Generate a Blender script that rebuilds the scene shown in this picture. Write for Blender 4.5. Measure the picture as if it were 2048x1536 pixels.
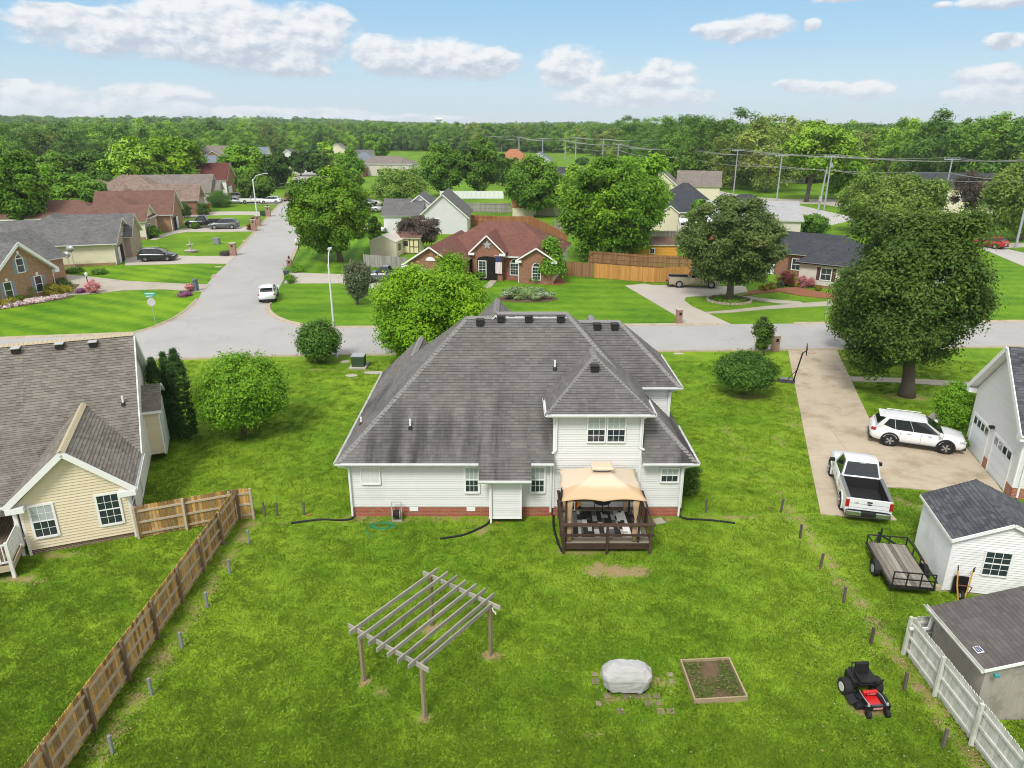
import bpy, math, random
import numpy as np
from math import radians, sin, cos, pi, atan2, sqrt, hypot
from mathutils import Vector, Matrix
for o in list(bpy.data.objects): bpy.data.objects.remove(o)
SC = bpy.context.scene
COL = SC.collection
rng = random.Random(7)
nr = np.random.RandomState(11)

# ---------------------------------------------------------------- camera
FOC = 1421.0; PITCH = radians(20); CAMH = 17.2
cam_d = bpy.data.cameras.new('camera'); cam = bpy.data.objects.new('camera', cam_d); COL.objects.link(cam)
cam_d.sensor_width = 36; cam_d.lens = FOC / 2048 * 36; cam_d.clip_start = 0.1; cam_d.clip_end = 9000
cam.location = (0, 0, CAMH); cam.rotation_euler = (pi / 2 - PITCH, 0, 0)
SC.camera = cam

# measured points of the place: a ray through the photograph, met with a height / a wall plane
def ray(x, y):
    u = (x - 1024) / FOC; v = (768 - y) / FOC
    return u, cos(PITCH) + v * sin(PITCH), v * cos(PITCH) - sin(PITCH)
def G(x, y, z=0.0):
    a, b, c = ray(x, y); t = (z - CAMH) / c
    return (a * t, b * t)
def PL(x, y, Y):
    a, b, c = ray(x, y); t = Y / b
    return (a * t, CAMH + c * t)
def hit(px, py, p0, n):
    r = Vector(ray(px, py)); o = Vector((0, 0, CAMH)); n = Vector(n)
    return o + r * ((Vector(p0) - o).dot(n) / r.dot(n))

# ---------------------------------------------------------------- node helper
class NT:
    def __init__(s, tree): s.t = tree; s.t.nodes.clear()
    def n(s, typ, ins=None, **props):
        nd = s.t.nodes.new(typ)
        for k, v in props.items(): setattr(nd, k, v)
        for k, v in (ins or {}).items():
            sock = nd.inputs[k]
            if isinstance(v, bpy.types.NodeSocket): s.t.links.new(v, sock)
            elif isinstance(v, bpy.types.Node): s.t.links.new(v.outputs[0], sock)
            else: sock.default_value = v
        return nd
    def m(s, op, a, b=None, c=None, clamp=False):
        d = {0: a}
        if b is not None: d[1] = b
        if c is not None: d[2] = c
        return s.n('ShaderNodeMath', d, operation=op, use_clamp=clamp).outputs[0]
    def vm(s, op, a, b=None):
        d = {0: a}
        if b is not None: d[1] = b
        nd = s.n('ShaderNodeVectorMath', d, operation=op)
        return nd.outputs[1] if op in ('LENGTH', 'DOT_PRODUCT') else nd.outputs[0]
    def mix(s, f, a, b, blend='MIX'):
        nd = s.n('ShaderNodeMix', data_type='RGBA', blend_type=blend)
        for i, v in ((0, f), (6, a), (7, b)):
            if isinstance(v, bpy.types.NodeSocket): s.t.links.new(v, nd.inputs[i])
            else: nd.inputs[i].default_value = v if i == 0 else (tuple(v) + (1,))[:4]
        return nd.outputs[2]
    def noise(s, vec, scale, detail=3, rough=.55, dist=0, dim='3D'):
        d = {'Scale': scale, 'Detail': detail, 'Roughness': rough, 'Distortion': dist}
        if vec is not None: d['Vector'] = vec
        return s.n('ShaderNodeTexNoise', d, noise_dimensions=dim).outputs[0]
    def ss(s, x, a, b, lo=0.0, hi=1.0):
        return s.n('ShaderNodeMapRange', {0: x, 1: a, 2: b, 3: lo, 4: hi}, interpolation_type='SMOOTHSTEP').outputs[0]
    def scale(s, vec, xyz):
        return s.n('ShaderNodeVectorMath', {0: vec, 1: xyz}, operation='MULTIPLY').outputs[0]

# ---------------------------------------------------------------- world: sky with broken cumulus
SUN_EL = radians(50); SUN_AZ = radians(-155)      # azimuth from +Y towards +X; veiled sun high behind the viewer's left shoulder
world = bpy.data.worlds.new('World'); SC.world = world; world.use_nodes = True
W = NT(world.node_tree)
def azel(px, py):
    a, b, c = ray(px, py); return atan2(a, b), atan2(c, hypot(a, b))
CLOUDS = [(300,68,265,50),(520,88,190,62),(620,55,100,48),(590,132,80,28),(110,38,120,32),(420,28,190,36),(190,92,60,14),
 (865,118,170,44),(760,104,70,34),(965,124,84,36),(1140,135,76,46),(1335,150,62,30),(1245,168,150,22),(1270,196,200,20),
 (1495,58,92,27),(1440,60,50,20),(1622,50,22,13),(1600,170,50,14),(1670,173,46,14),(1735,176,50,20),(1990,155,90,28),(1985,190,110,22),
 (2015,80,52,18),(2000,4,90,16),(1690,-2,70,10),(1880,12,30,8),(310,200,130,30),(80,205,150,38),(580,226,130,12),(160,20,150,14),(20,165,40,10),(350,225,420,16),(700,235,260,8)]
tc = W.n('ShaderNodeTexCoord').outputs['Generated']
sep = W.n('ShaderNodeSeparateXYZ', {0: tc})
az = W.m('ARCTAN2', sep.outputs[0], sep.outputs[1]); el = W.m('ARCSINE', sep.outputs[2])
ae = W.n('ShaderNodeCombineXYZ', {0: az, 1: el}).outputs[0]
nzc = W.n('ShaderNodeTexNoise', {'Vector': W.scale(ae, (16, 30, 1)), 'Scale': 1.0, 'Detail': 3.0})
warp = W.vm('ADD', ae, W.scale(W.vm('SUBTRACT', nzc.outputs['Color'], (.5, .5, .5)), (.03, .014, 0)))
sw = None; swy = None; mx = None
for (cx, cy, rx, ry) in CLOUDS:
    a0, e0 = azel(cx, cy); ra = abs(azel(cx + rx, cy)[0] - a0) * 1.12; re = abs(azel(cx, cy - ry)[1] - e0) * 1.2
    q = W.scale(W.vm('SUBTRACT', warp, (a0, e0, 0)), (1 / ra, 1 / re, 0))
    w = W.m('MAXIMUM', W.m('SUBTRACT', 1.0, W.vm('LENGTH', q)), 0.0)
    qy = W.n('ShaderNodeSeparateXYZ', {0: q}).outputs[1]
    sw = w if sw is None else W.m('ADD', sw, w)
    mx = w if mx is None else W.m('MAXIMUM', mx, w)
    p = W.m('MULTIPLY', w, qy); swy = p if swy is None else W.m('ADD', swy, p)
# out of view, denser and brighter cloud is added to whiten the light
inside = W.m('MULTIPLY', W.ss(W.m('ABSOLUTE', az), .68, .85, 1, 0), W.ss(el, .17, .24, 1, 0))
gen = W.noise(W.scale(tc, (3.2, 3.2, 6.5)), 1.0, 5, .6)
wild = W.m('MULTIPLY', W.ss(gen, .30, .50), W.m('SUBTRACT', 1.0, inside))
f1 = W.noise(W.scale(ae, (26, 46, 1)), 1.0, 7, .60, .15)
f2 = W.noise(W.scale(W.vm('ADD', ae, (-.006, .007, 0)), (26, 46, 1)), 1.0, 7, .60, .15)
dens = W.m('ADD', mx, W.m('MULTIPLY', W.m('SUBTRACT', f1, .5), 1.15))
alpha = W.m('MULTIPLY', W.ss(dens, -.02, .40), W.ss(mx, 0.0, .10))
alpha = W.m('MAXIMUM', W.m('MULTIPLY', alpha, .93), wild)
rel = W.m('DIVIDE', swy, W.m('ADD', sw, .02))
shade = W.m('ADD', W.m('ADD', W.m('MULTIPLY', rel, .62), .52), W.m('MULTIPLY', W.m('SUBTRACT', f1, f2), 2.3))
ccol = W.mix(W.ss(shade, 0.0, .95), (.47, .525, .61), (.80, .805, .81))
ccol = W.mix(W.ss(el, .0, .07, .55, 0.0), ccol, (.70, .76, .80))
sky = W.n('ShaderNodeTexSky', sky_type='NISHITA', sun_disc=False, sun_elevation=SUN_EL, sun_rotation=SUN_AZ, air_density=1.0, dust_density=1.2, ozone_density=2.0)
nish = W.scale(sky.outputs[0], (.1, .1, .1))
ramp = W.n('ShaderNodeValToRGB', {0: W.m('DIVIDE', el, 1.5708)})
r = ramp.color_ramp; r.elements[0].position = 0; r.elements[0].color = (.64, .735, .78, 1)
r.elements[1].position = 1; r.elements[1].color = (.36, .48, .66, 1)
for ps, c in ((.03, (.52, .69, .80)), (.06, (.38, .60, .78)), (.1, (.27, .52, .76)), (.3, (.34, .52, .74))):
    e_ = r.elements.new(ps); e_.color = c + (1,)
base = W.mix(.82, nish, ramp.outputs[0])
final = W.mix(alpha, base, W.mix(wild, ccol, (.88, .885, .89)))
bg = W.n('ShaderNodeBackground', {'Color': W.scale(final, (10, 10, 10)), 'Strength': .1})
W.n('ShaderNodeOutputWorld', {'Surface': bg.outputs[0]})
sun_d = bpy.data.lights.new('sun', 'SUN'); sun = bpy.data.objects.new('sun', sun_d); COL.objects.link(sun)
sun_d.energy = 2.7; sun_d.angle = radians(16); sun_d.color = (1, .965, .92)
sd = Vector((sin(SUN_AZ) * cos(SUN_EL), cos(SUN_AZ) * cos(SUN_EL), sin(SUN_EL)))
sun.rotation_euler = sd.to_track_quat('Z', 'Y').to_euler(); sun.location = (0, 0, 60)
SC.view_settings.view_transform = 'Standard'; SC.view_settings.look = 'None'
SC.view_settings.exposure = 0.26; SC.view_settings.gamma = 1; SC.view_settings.use_curve_mapping = False
SC.cycles.max_bounces = 6; SC.cycles.diffuse_bounces = 3; SC.cycles.glossy_bounces = 2; SC.cycles.transmission_bounces = 3
SC.cycles.transparent_max_bounces = 4; SC.cycles.use_denoising = True; SC.cycles.filter_width = 1.05

# ---------------------------------------------------------------- object helpers
def thing(name, label, cat, loc=(0, 0, 0), rz=0.0, group=None, frame=None):
    o = bpy.data.objects.new(name, None); COL.objects.link(o); o.empty_display_size = .3
    o.location = (loc[0], loc[1], loc[2] if len(loc) > 2 else 0); o.rotation_euler = (0, 0, rz)
    o['label'] = label; o['category'] = cat
    if group: o['group'] = group
    return o
def tag(o, label, cat, group=None):
    o['label'] = label; o['category'] = cat
    if group: o['group'] = group
    return o
def copy_tree(o, parent=None):
    c = o.copy(); COL.objects.link(c); c.parent = parent
    for ch in list(o.children): copy_tree(ch, c)
    return c

class MB:
    """collects shapes into one mesh"""
    def __init__(s): s.v = []; s.f = []; s.mi = []; s.tint = []; s.cur = 0; s.ct = 0.0
    def add(s, vs, fs):
        b = len(s.v); s.v += [tuple(p) for p in vs]
        for f in fs: s.f.append(tuple(i + b for i in f)); s.mi.append(s.cur); s.tint.append(s.ct)
        return s
    def box(s, x0, x1, y0, y1, z0, z1):
        return s.add([(x0,y0,z0),(x1,y0,z0),(x1,y1,z0),(x0,y1,z0),(x0,y0,z1),(x1,y0,z1),(x1,y1,z1),(x0,y1,z1)],
              [(0,3,2,1),(4,5,6,7),(0,1,5,4),(1,2,6,5),(2,3,7,6),(3,0,4,7)])
    def cbox(s, c, size, R=None):
        x, y, z = [k / 2 for k in size]; c = Vector(c)
        vs = [Vector(p) for p in [(-x,-y,-z),(x,-y,-z),(x,y,-z),(-x,y,-z),(-x,-y,z),(x,-y,z),(x,y,z),(-x,y,z)]]
        vs = [c + (R @ p if R is not None else p) for p in vs]
        return s.add(vs, [(0,3,2,1),(4,5,6,7),(0,1,5,4),(1,2,6,5),(2,3,7,6),(3,0,4,7)])
    def bar(s, a, b, w, h, up=(0, 0, 1)):
        a = Vector(a); b = Vector(b); d = b - a; L = d.length
        if L < 1e-6: return s
        d.normalize(); up = Vector(up)
        if abs(d.dot(up)) > .99: up = Vector((0, 1, 0))
        x = d.cross(up).normalized(); z = x.cross(d)
        R = Matrix((x, d, z)).transposed()
        return s.cbox((a + b) / 2, (w, L, h), R)
    def prism(s, poly, z0, z1):
        n = len(poly)
        ar = sum(poly[i][0]*poly[(i+1)%n][1]-poly[(i+1)%n][0]*poly[i][1] for i in range(n))
        if ar < 0: poly = poly[::-1]
        vs = [(p[0], p[1], z0) for p in poly] + [(p[0], p[1], z1) for p in poly]
        return s.add(vs, [tuple(range(n))[::-1], tuple(range(n, 2*n))] + [(i, (i+1)%n, n+(i+1)%n, n+i) for i in range(n)])
    def slab(s, poly, th, side=None):
        """3-D planar polygon (top side, CCW seen from above/outside) with thickness below"""
        P = [Vector(p) for p in poly]; n = len(P)
        nm = Vector((0, 0, 0))
        for i in range(n): nm += P[i].cross(P[(i+1) % n])
        nm.normalize()
        if nm.z < -1e-6: P = P[::-1]; nm = -nm
        Q = [p - nm * th for p in P]
        m = s.cur
        s.add(P + Q, [tuple(range(n))])
        b = len(s.v) - 2 * n
        if side is not None: s.cur = side
        s.f.append(tuple(b + n + i for i in range(n))[::-1]); s.mi.append(s.cur); s.tint.append(s.ct)
        for i in range(n):
            j = (i + 1) % n; s.f.append((b+i, b+n+i, b+n+j, b+j)); s.mi.append(s.cur); s.tint.append(s.ct)
        s.cur = m; return s
    def cyl(s, c, r, h, seg=16, r2=None, axis='z', cap=True):
        r2 = r if r2 is None else r2; vs = []
        for k in range(2):
            for i in range(seg):
                a = 2 * pi * i / seg; rr = (r, r2)[k]; p = (rr * cos(a), rr * sin(a), k * h)
                if axis == 'x': p = (p[2], p[0], p[1])
                elif axis == 'y': p = (p[1], p[2], p[0])
                vs.append((c[0]+p[0], c[1]+p[1], c[2]+p[2]))
        fs = [(i, (i+1) % seg, seg+(i+1) % seg, seg+i) for i in range(seg)]
        if cap: fs += [tuple(range(seg))[::-1], tuple(range(seg, 2*seg))]
        return s.add(vs, fs)
    def tube(s, pts, r, seg=8, r2=None):
        pts = [Vector(p) for p in pts]; n = len(pts); vs = []
        rs = r if isinstance(r, (list, tuple)) else [r + ((r2 if r2 is not None else r) - r) * i / max(1, n - 1) for i in range(n)]
        for i, p in enumerate(pts):
            d = (pts[min(i+1, n-1)] - pts[max(i-1, 0)]).normalized()
            up = Vector((0, 0, 1)) if abs(d.z) < .9 else Vector((0, 1, 0))
            x = d.cross(up).normalized(); y = d.cross(x)
            for k in range(seg):
                a = 2 * pi * k / seg; vs.append(p + (x * cos(a) + y * sin(a)) * rs[i])
        fs = [(i*seg+k, i*seg+(k+1) % seg, (i+1)*seg+(k+1) % seg, (i+1)*seg+k) for i in range(n-1) for k in range(seg)]
        fs += [tuple(range(seg))[::-1], tuple(range((n-1)*seg, n*seg))]
        return s.add(vs, fs)
    def loft(s, rings, close=True, cap=True):
        n = len(rings[0]); m = len(rings); vs = [p for r_ in rings for p in r_]
        k = n if close else n - 1
        fs = [(i*n+j, i*n+(j+1) % n, (i+1)*n+(j+1) % n, (i+1)*n+j) for i in range(m-1) for j in range(k)]
        if cap: fs += [tuple(range(n))[::-1], tuple(range((m-1)*n, m*n))]
        return s.add(vs, fs)
    def build_each(s, name, mats, parent=None, **k):
        """every box (8 vertices) its own object"""
        for i in range(0, len(s.v), 8):
            m = MB(); m.v = s.v[i:i+8]; m.f = [tuple(j - i for j in f) for f in s.f if i <= f[0] < i+8]; m.mi = [0]*len(m.f); m.tint = [0]*len(m.f); m.build(name, mats, parent, **k)
    def build(s, name, mats, parent=None, smooth=False, bevel=0, loc=None, rz=0, kind=None, sub=0, label=None):
        me = bpy.data.meshes.new(name); me.from_pydata(s.v, [], s.f)
        if not isinstance(mats, (list, tuple)): mats = [mats]
        for m in mats: me.materials.append(m)
        if len(mats) > 1: me.polygons.foreach_set('material_index', np.array(s.mi, dtype=np.int32))
        # UV in metres along each face
        V = np.array(s.v, dtype=np.float64); uv = me.uv_layers.new(name='UVMap')
        out = np.zeros((len(me.loops), 2)); li = 0
        for f in s.f:
            P = V[list(f)]; c = np.zeros(3)
            Q = np.roll(P, -1, axis=0); c = np.cross(P, Q).sum(axis=0); l = np.linalg.norm(c)
            c = c / l if l > 1e-12 else np.array([0, 0, 1.0])
            if abs(c[2]) > .999: u = np.array([1.0, 0, 0]); v = np.array([0, 1.0, 0])
            else: u = np.array([-c[1], c[0], 0]); u /= np.linalg.norm(u); v = np.cross(c, u)
            k = len(f); out[li:li+k, 0] = P @ u; out[li:li+k, 1] = P @ v; li += k
        uv.data.foreach_set('uv', out.ravel().astype(np.float32))
        if any(s.tint):
            at = me.attributes.new('tint', 'FLOAT', 'FACE'); at.data.foreach_set('value', np.array(s.tint, dtype=np.float32))
        if smooth:
            me.polygons.foreach_set('use_smooth', np.ones(len(me.polygons), dtype=bool))
        me.update()
        o = bpy.data.objects.new(name, me); COL.objects.link(o)
        if parent is not None: o.parent = parent
        if loc is not None: o.location = loc
        if rz: o.rotation_euler = (0, 0, rz)
        if bevel:
            b = o.modifiers.new('bevel', 'BEVEL'); b.width = bevel; b.segments = 2; b.limit_method = 'ANGLE'; b.angle_limit = radians(30); b.harden_normals = False
        if sub:
            b = o.modifiers.new('sub', 'SUBSURF'); b.levels = sub; b.render_levels = sub
        if smooth and not sub:
            try: me.shade_auto = True
            except Exception: pass
        if kind: o['kind'] = kind
        if label: o['label'] = label
        return o

# ---------------------------------------------------------------- materials
MATS = {}
def newmat(name):
    m = bpy.data.materials.new(name); m.use_nodes = True; MATS[name] = m
    t = NT(m.node_tree); t.pos = t.n('ShaderNodeNewGeometry').outputs['Position']
    t.uv = t.n('ShaderNodeUVMap').outputs[0]; t.rnd = t.n('ShaderNodeObjectInfo').outputs['Random']
    t.ob = t.n('ShaderNodeTexCoord').outputs['Object']
    t.tint = t.n('ShaderNodeAttribute', attribute_name='tint').outputs['Fac']
    return m, t
def finish(t, col, rough=.8, bump=None, bstr=.3, bdist=.02, metal=0.0, spec=.3, coat=0.0, extra=None):
    d = {'Base Color': col if isinstance(col, bpy.types.NodeSocket) else (tuple(col) + (1,))[:4], 'Roughness': rough, 'Metallic': metal, 'Specular IOR Level': spec, 'Coat Weight': coat}
    if coat: d['Coat Roughness'] = .05
    if bump is not None:
        d['Normal'] = t.n('ShaderNodeBump', {'Height': bump, 'Strength': bstr, 'Distance': bdist}).outputs[0]
    b = t.n('ShaderNodeBsdfPrincipled', d)
    t.n('ShaderNodeOutputMaterial', {'Surface': b.outputs[0]})
def plain(name, c, rough=.6, var=.12, scale=6, metal=0.0, spec=.3, coat=0.0, bstr=.1, coord='ob', dirt=None, dirt_amt=.4, rndv=0.0):
    if name in MATS: return MATS[name]
    m, t = newmat(name); v = getattr(t, coord)
    n = t.noise(v, scale, 4, .6)
    f = t.m('ADD', 1 - var, t.m('MULTIPLY', n, 2 * var))
    if rndv: f = t.m('ADD', f, t.m('MULTIPLY', t.m('SUBTRACT', t.m('FRACT', t.m('ADD', t.rnd, t.tint)), .5), rndv))
    col = t.mix(1.0, c, t.n('ShaderNodeCombineXYZ', {0: f, 1: f, 2: f}).outputs[0], 'MULTIPLY')
    if dirt:
        col = t.mix(t.m('MULTIPLY', t.ss(t.noise(v, scale * .35, 5, .65), .48, .72), dirt_amt), col, dirt)
    finish(t, col, rough, n, bstr, .01, metal, spec, coat); return m
def grass_mat(name, stripe=None, hue=0.0, up=False, base=((.055,.15,.005),(.18,.31,.013)), weeds=.0, use_bare=False):
    m, t = newmat(name); p = t.pos
    big = t.noise(p, .12, 4, .6); mid = t.noise(p, 1.1, 4, .65); fine = t.noise(p, 9, 4, .7); blade = t.noise(p, 38, 3, .7)
    f = t.m('ADD', t.m('MULTIPLY', t.m('SUBTRACT', big, .5), 1.9), t.m('MULTIPLY', t.m('SUBTRACT', mid, .5), 1.1))
    f = t.m('ADD', f, t.m('MULTIPLY', t.m('SUBTRACT', fine, .5), 1.5))
    f = t.m('ADD', f, t.m('MULTIPLY', t.m('SUBTRACT', blade, .5), 1.3))
    if stripe:
        ang, wd, amt = stripe; s_ = t.n('ShaderNodeSeparateXYZ', {0: p})
        q = t.m('ADD', t.m('MULTIPLY', s_.outputs[0], cos(ang) * pi / wd), t.m('MULTIPLY', s_.outputs[1], sin(ang) * pi / wd))
        q = t.m('ADD', q, t.m('MULTIPLY', mid, 1.2))
        f = t.m('ADD', f, t.m('MULTIPLY', t.m('SINE', q), amt))
    f = t.m('ADD', f, .5)
    col = t.mix(t.m('MULTIPLY', f, 1.0, clamp=True), base[0], base[1])
    dry = t.ss(t.noise(p, .5, 5, .7), .58, .80)
    col = t.mix(t.m('MULTIPLY', dry, .45), col, (.17, .19, .035))
    yel = t.ss(t.noise(p, 3.2, 4, .7), .66, .8); col = t.mix(t.m('MULTIPLY', yel, .3), col, (.16, .25, .02))
    col = t.mix(t.m('MULTIPLY', t.tint, .45), col, (.26, .36, .03))
    if use_bare:
        b = t.n('ShaderNodeAttribute', attribute_name='bare').outputs['Fac']
        e = t.ss(t.m('ADD', b, t.m('ADD', t.m('MULTIPLY', t.m('SUBTRACT', t.noise(p, 9, 5, .8), .5), 1.5), t.m('MULTIPLY', t.m('SUBTRACT', t.noise(p, 1.6, 3, .6), .5), 1.6))), .45, .95)
        soil = t.mix(t.noise(p, 14, 4, .7), (.20, .12, .055), (.42, .33, .17))
        col = t.mix(e, col, soil)
    if up:
        b = t.n('ShaderNodeBsdfPrincipled', {'Base Color': col, 'Roughness': .8, 'Specular IOR Level': .15, 'Normal': (0, 0, 1)})
        b.inputs['Normal'].hide_value = False
        nn = t.n('ShaderNodeCombineXYZ', {0: .0, 1: -.15, 2: 1.0}); t.t.links.new(nn.outputs[0], b.inputs['Normal'])
        tr = t.n('ShaderNodeBsdfTranslucent', {'Color': col}); ms = t.n('ShaderNodeMixShader', {0: .3, 1: b.outputs[0], 2: tr.outputs[0]})
        t.n('ShaderNodeOutputMaterial', {'Surface': ms.outputs[0]}); return m
    finish(t, col, .9, t.m('ADD', t.m('MULTIPLY', blade, .6), fine), .55, .05, 0, .15); return m
def shingle_mat(name, c1, c2, stain=0.0, far=False, wear=None, SV=.6):
    """c1/c2 light and dark tabs; per-piece tint for built tabs, a drawn course pattern only on far roofs"""
    m, t = newmat(name); uv = t.uv
    r1 = t.m('FRACT', t.m('ADD', t.m('MULTIPLY', t.rnd, 7.3), t.tint))
    n = t.noise(uv, 30, 3, .7); big = t.noise(t.pos, .7, 4, .6)
    if far:
        bt = t.n('ShaderNodeTexBrick', {'Vector': uv, 'Color1': (0, 0, 0, 1), 'Color2': (1, 1, 1, 1), 'Mortar': (.0, .0, .0, 1), 'Scale': 1.0, 'Mortar Size': .012, 'Brick Width': .33, 'Row Height': .15, 'Bias': 0.0}, offset=.37)
        r1 = bt.outputs[0]; f = t.m('ADD', t.m('MULTIPLY', r1, .55), t.m('MULTIPLY', n, .45))
    else: f = t.m('ADD', t.m('MULTIPLY', r1, SV), t.m('ADD', t.m('MULTIPLY', n, .3), (.7 - SV) * .5))
    f = t.m('ADD', f, t.m('MULTIPLY', t.m('SUBTRACT', big, .5), .8), clamp=True)
    col = t.mix(f, c2, c1)
    if stain:
        s1 = t.noise(t.scale(t.pos, (1.0, .14, .14)), 1.0, 4, .6); s2 = t.noise(t.scale(t.pos, (.3, .2, .3)), 1.0, 3, .5)
        hz = t.ss(t.n('ShaderNodeSeparateXYZ', {0: t.pos}).outputs[2], 2.3, 7.5, 1.0, .15)
        k = t.m('MULTIPLY', t.m('MULTIPLY', t.ss(s1, .40, .64), t.ss(s2, .30, .55)), hz)
        col = t.mix(t.m('MULTIPLY', k, stain), col, tuple(x * .35 for x in c2))
    if wear: col = t.mix(t.m('MULTIPLY', t.ss(t.noise(uv, 1.7, 5, .7), .5, .7), .5), col, wear)
    finish(t, col, .92, n, .25, .01, 0, .15); return m
def brick_mat(name, c1, c2, mortar=(.42, .38, .33)):
    m, t = newmat(name)
    bt = t.n('ShaderNodeTexBrick', {'Vector': t.uv, 'Color1': c1 + (1,), 'Color2': c2 + (1,), 'Mortar': mortar + (1,), 'Scale': 1.0, 'Mortar Size': .012, 'Brick Width': .21, 'Row Height': .075, 'Mortar Smooth': .2})
    n = t.noise(t.uv, 2.0, 4, .6); col = t.mix(t.m('MULTIPLY', n, .15), bt.outputs[0], (.5, .36, .25))
    v = t.n('ShaderNodeTexVoronoi', {'Vector': t.scale(t.uv, (4.7, 13, 1)), 'Scale': 1.0}).outputs[1]
    col = t.mix(.28, col, t.mix(1, col, v, 'MULTIPLY'))
    finish(t, col, .85, bt.outputs[1], -.4, .01, 0, .2); return m
def siding_mat(name, c, course=.12, dirt=(.35, .36, .28), amt=.25):
    m, t = newmat(name); s_ = t.n('ShaderNodeSeparateXYZ', {0: t.uv})
    fr = t.m('FRACT', t.m('DIVIDE', s_.outputs[1], course))
    n = t.noise(t.uv, .8, 4, .6)
    col = t.mix(t.m('MULTIPLY', t.ss(n, .5, .8), amt), c, dirt)
    line = t.ss(fr, .0, .12, 1, 0)
    finish(t, col, .55, t.m('ADD', t.m('MULTIPLY', fr, -1), t.m('MULTIPLY', line, -.6)), .6, .02, 0, .3); return m
def concrete_mat(name, c, stain=(.18, .15, .11), amt=.35, sc=.5):
    m, t = newmat(name); p = t.pos
    n = t.noise(p, sc, 6, .65); n2 = t.noise(p, 25, 4, .7); n3 = t.noise(t.scale(p, (.5, 3, 1)), 1.2, 4, .6)
    col = t.mix(t.m('MULTIPLY', t.ss(n, .42, .75), amt), c, stain)
    col = t.mix(t.m('MULTIPLY', t.ss(n3, .55, .8), amt * .8), col, tuple(x * .6 for x in c))
    col = t.mix(t.m('MULTIPLY', n2, .22), col, tuple(x * .55 for x in c))
    if 'asphalt' in name:
        wv = t.vm('ADD', p, t.scale(t.n('ShaderNodeTexNoise', {'Vector': p, 'Scale': .6, 'Detail': 4.0}).outputs['Color'], (2.2, 2.2, 0)))
        ve = t.n('ShaderNodeTexVoronoi', {'Vector': wv, 'Scale': .13}, feature='DISTANCE_TO_EDGE').outputs['Distance']
        col = t.mix(t.m('MULTIPLY', t.ss(ve, .0, .010, 1, 0), .15), col, (.12, .115, .11))
        pt_ = t.noise(p, .09, 3, .5); col = t.mix(t.m('MULTIPLY', t.ss(pt_, .52, .56), .10), col, (.25, .24, .23))
    finish(t, col, .85, n2, .12, .01, 0, .25); return m
def wood_mat(name, c1, c2, vary=.5, axis=2, grey=None, coord='ob'):
    m, t = newmat(name); v = getattr(t, coord)
    sc = [22, 22, 22]; sc[axis] = 1.6
    off = t.n('ShaderNodeCombineXYZ', {0: t.m('MULTIPLY', t.m('FRACT', t.m('ADD', t.rnd, t.tint)), 37.0), 1: t.m('MULTIPLY', t.rnd, 11.0)}).outputs[0]
    g = t.noise(t.scale(t.vm('ADD', v, off), tuple(sc)), 1.0, 4, .65, .4)
    r1 = t.m('FRACT', t.m('ADD', t.m('MULTIPLY', t.rnd, 5.1), t.tint))
    f = t.m('ADD', t.m('MULTIPLY', t.m('SUBTRACT', g, .5), 1.6), t.m('ADD', t.m('MULTIPLY', t.m('SUBTRACT', r1, .5), vary * 1.6), .5), clamp=True)
    col = t.mix(f, c1, c2)
    if grey: col = t.mix(t.m('MULTIPLY', t.ss(t.noise(t.vm('ADD', v, off), 1.8, 4, .6), .45, .65), .8), col, grey)
    finish(t, col, .85, g, .35, .01, 0, .2); return m
def leaf_mat(name, c1, c2, c3=None, trans=.3):
    m, t = newmat(name)
    hr = t.m('FRACT', t.m('ADD', t.tint, t.m('MULTIPLY', t.rnd, .0)))
    col = t.mix(t.ss(hr, .0, 1.0), c1, c2)
    if c3: col = t.mix(t.ss(hr, .8, .95), col, c3)
    k = t.m('ADD', .70, t.m('MULTIPLY', t.rnd, .60))
    col = t.mix(1.0, col, t.n('ShaderNodeCombineXYZ', {0: k, 1: k, 2: k}).outputs[0], 'MULTIPLY')
    d = t.n('ShaderNodeBsdfPrincipled', {'Base Color': col, 'Roughness': .55, 'Specular IOR Level': .25})
    tr = t.n('ShaderNodeBsdfTranslucent', {'Color': t.mix(.4, col, (.22, .30, .02))})
    mx_ = t.n('ShaderNodeMixShader', {0: trans, 1: d.outputs[0], 2: tr.outputs[0]})
    t.n('ShaderNodeOutputMaterial', {'Surface': mx_.outputs[0]}); return m

M_white = plain('white_trim', (.80, .80, .79), .45, .03, 3)
M_gutter = plain('gutter_white', (.74, .75, .75), .4, .05, 3, dirt=(.45, .46, .42), dirt_amt=.25)
M_glass = plain('window_glass', (.025, .035, .045), .06, .1, 2, spec=.9)
M_blind = plain('window_blind', (.42, .46, .46), .25, .1, 4, spec=.7)
M_black = plain('black_plastic', (.012, .012, .013), .45, .1)
M_rubber = plain('rubber', (.018, .018, .018), .8, .15)
M_tyre = M_rubber
M_steel = plain('galvanised_steel', (.42, .45, .47), .45, .15, 20, metal=.3)
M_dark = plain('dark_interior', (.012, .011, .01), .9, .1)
M_conc = concrete_mat('driveway_concrete', (.50, .42, .31), (.20, .13, .07), .6)
M_conc2 = concrete_mat('pale_concrete', (.47, .43, .37), (.3, .25, .18), .25)
M_walk = concrete_mat('path_concrete', (.42, .38, .31), (.24, .19, .12), .4)
M_kerb = concrete_mat('kerb_concrete', (.43, .37, .27), (.22, .15, .08), .5, 1.5)
M_road = concrete_mat('road_asphalt', (.405, .392, .375), (.31, .295, .27), .45, .25)
M_hwy = concrete_mat('highway_asphalt', (.46, .44, .41), (.36, .34, .31), .3, .2)
M_grass = grass_mat('grass_ground')
M_lawn = grass_mat('lawn_backyard', use_bare=True, stripe=(radians(68), 1.15, .10), base=((.075, .18, .006), (.245, .37, .022)))
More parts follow.
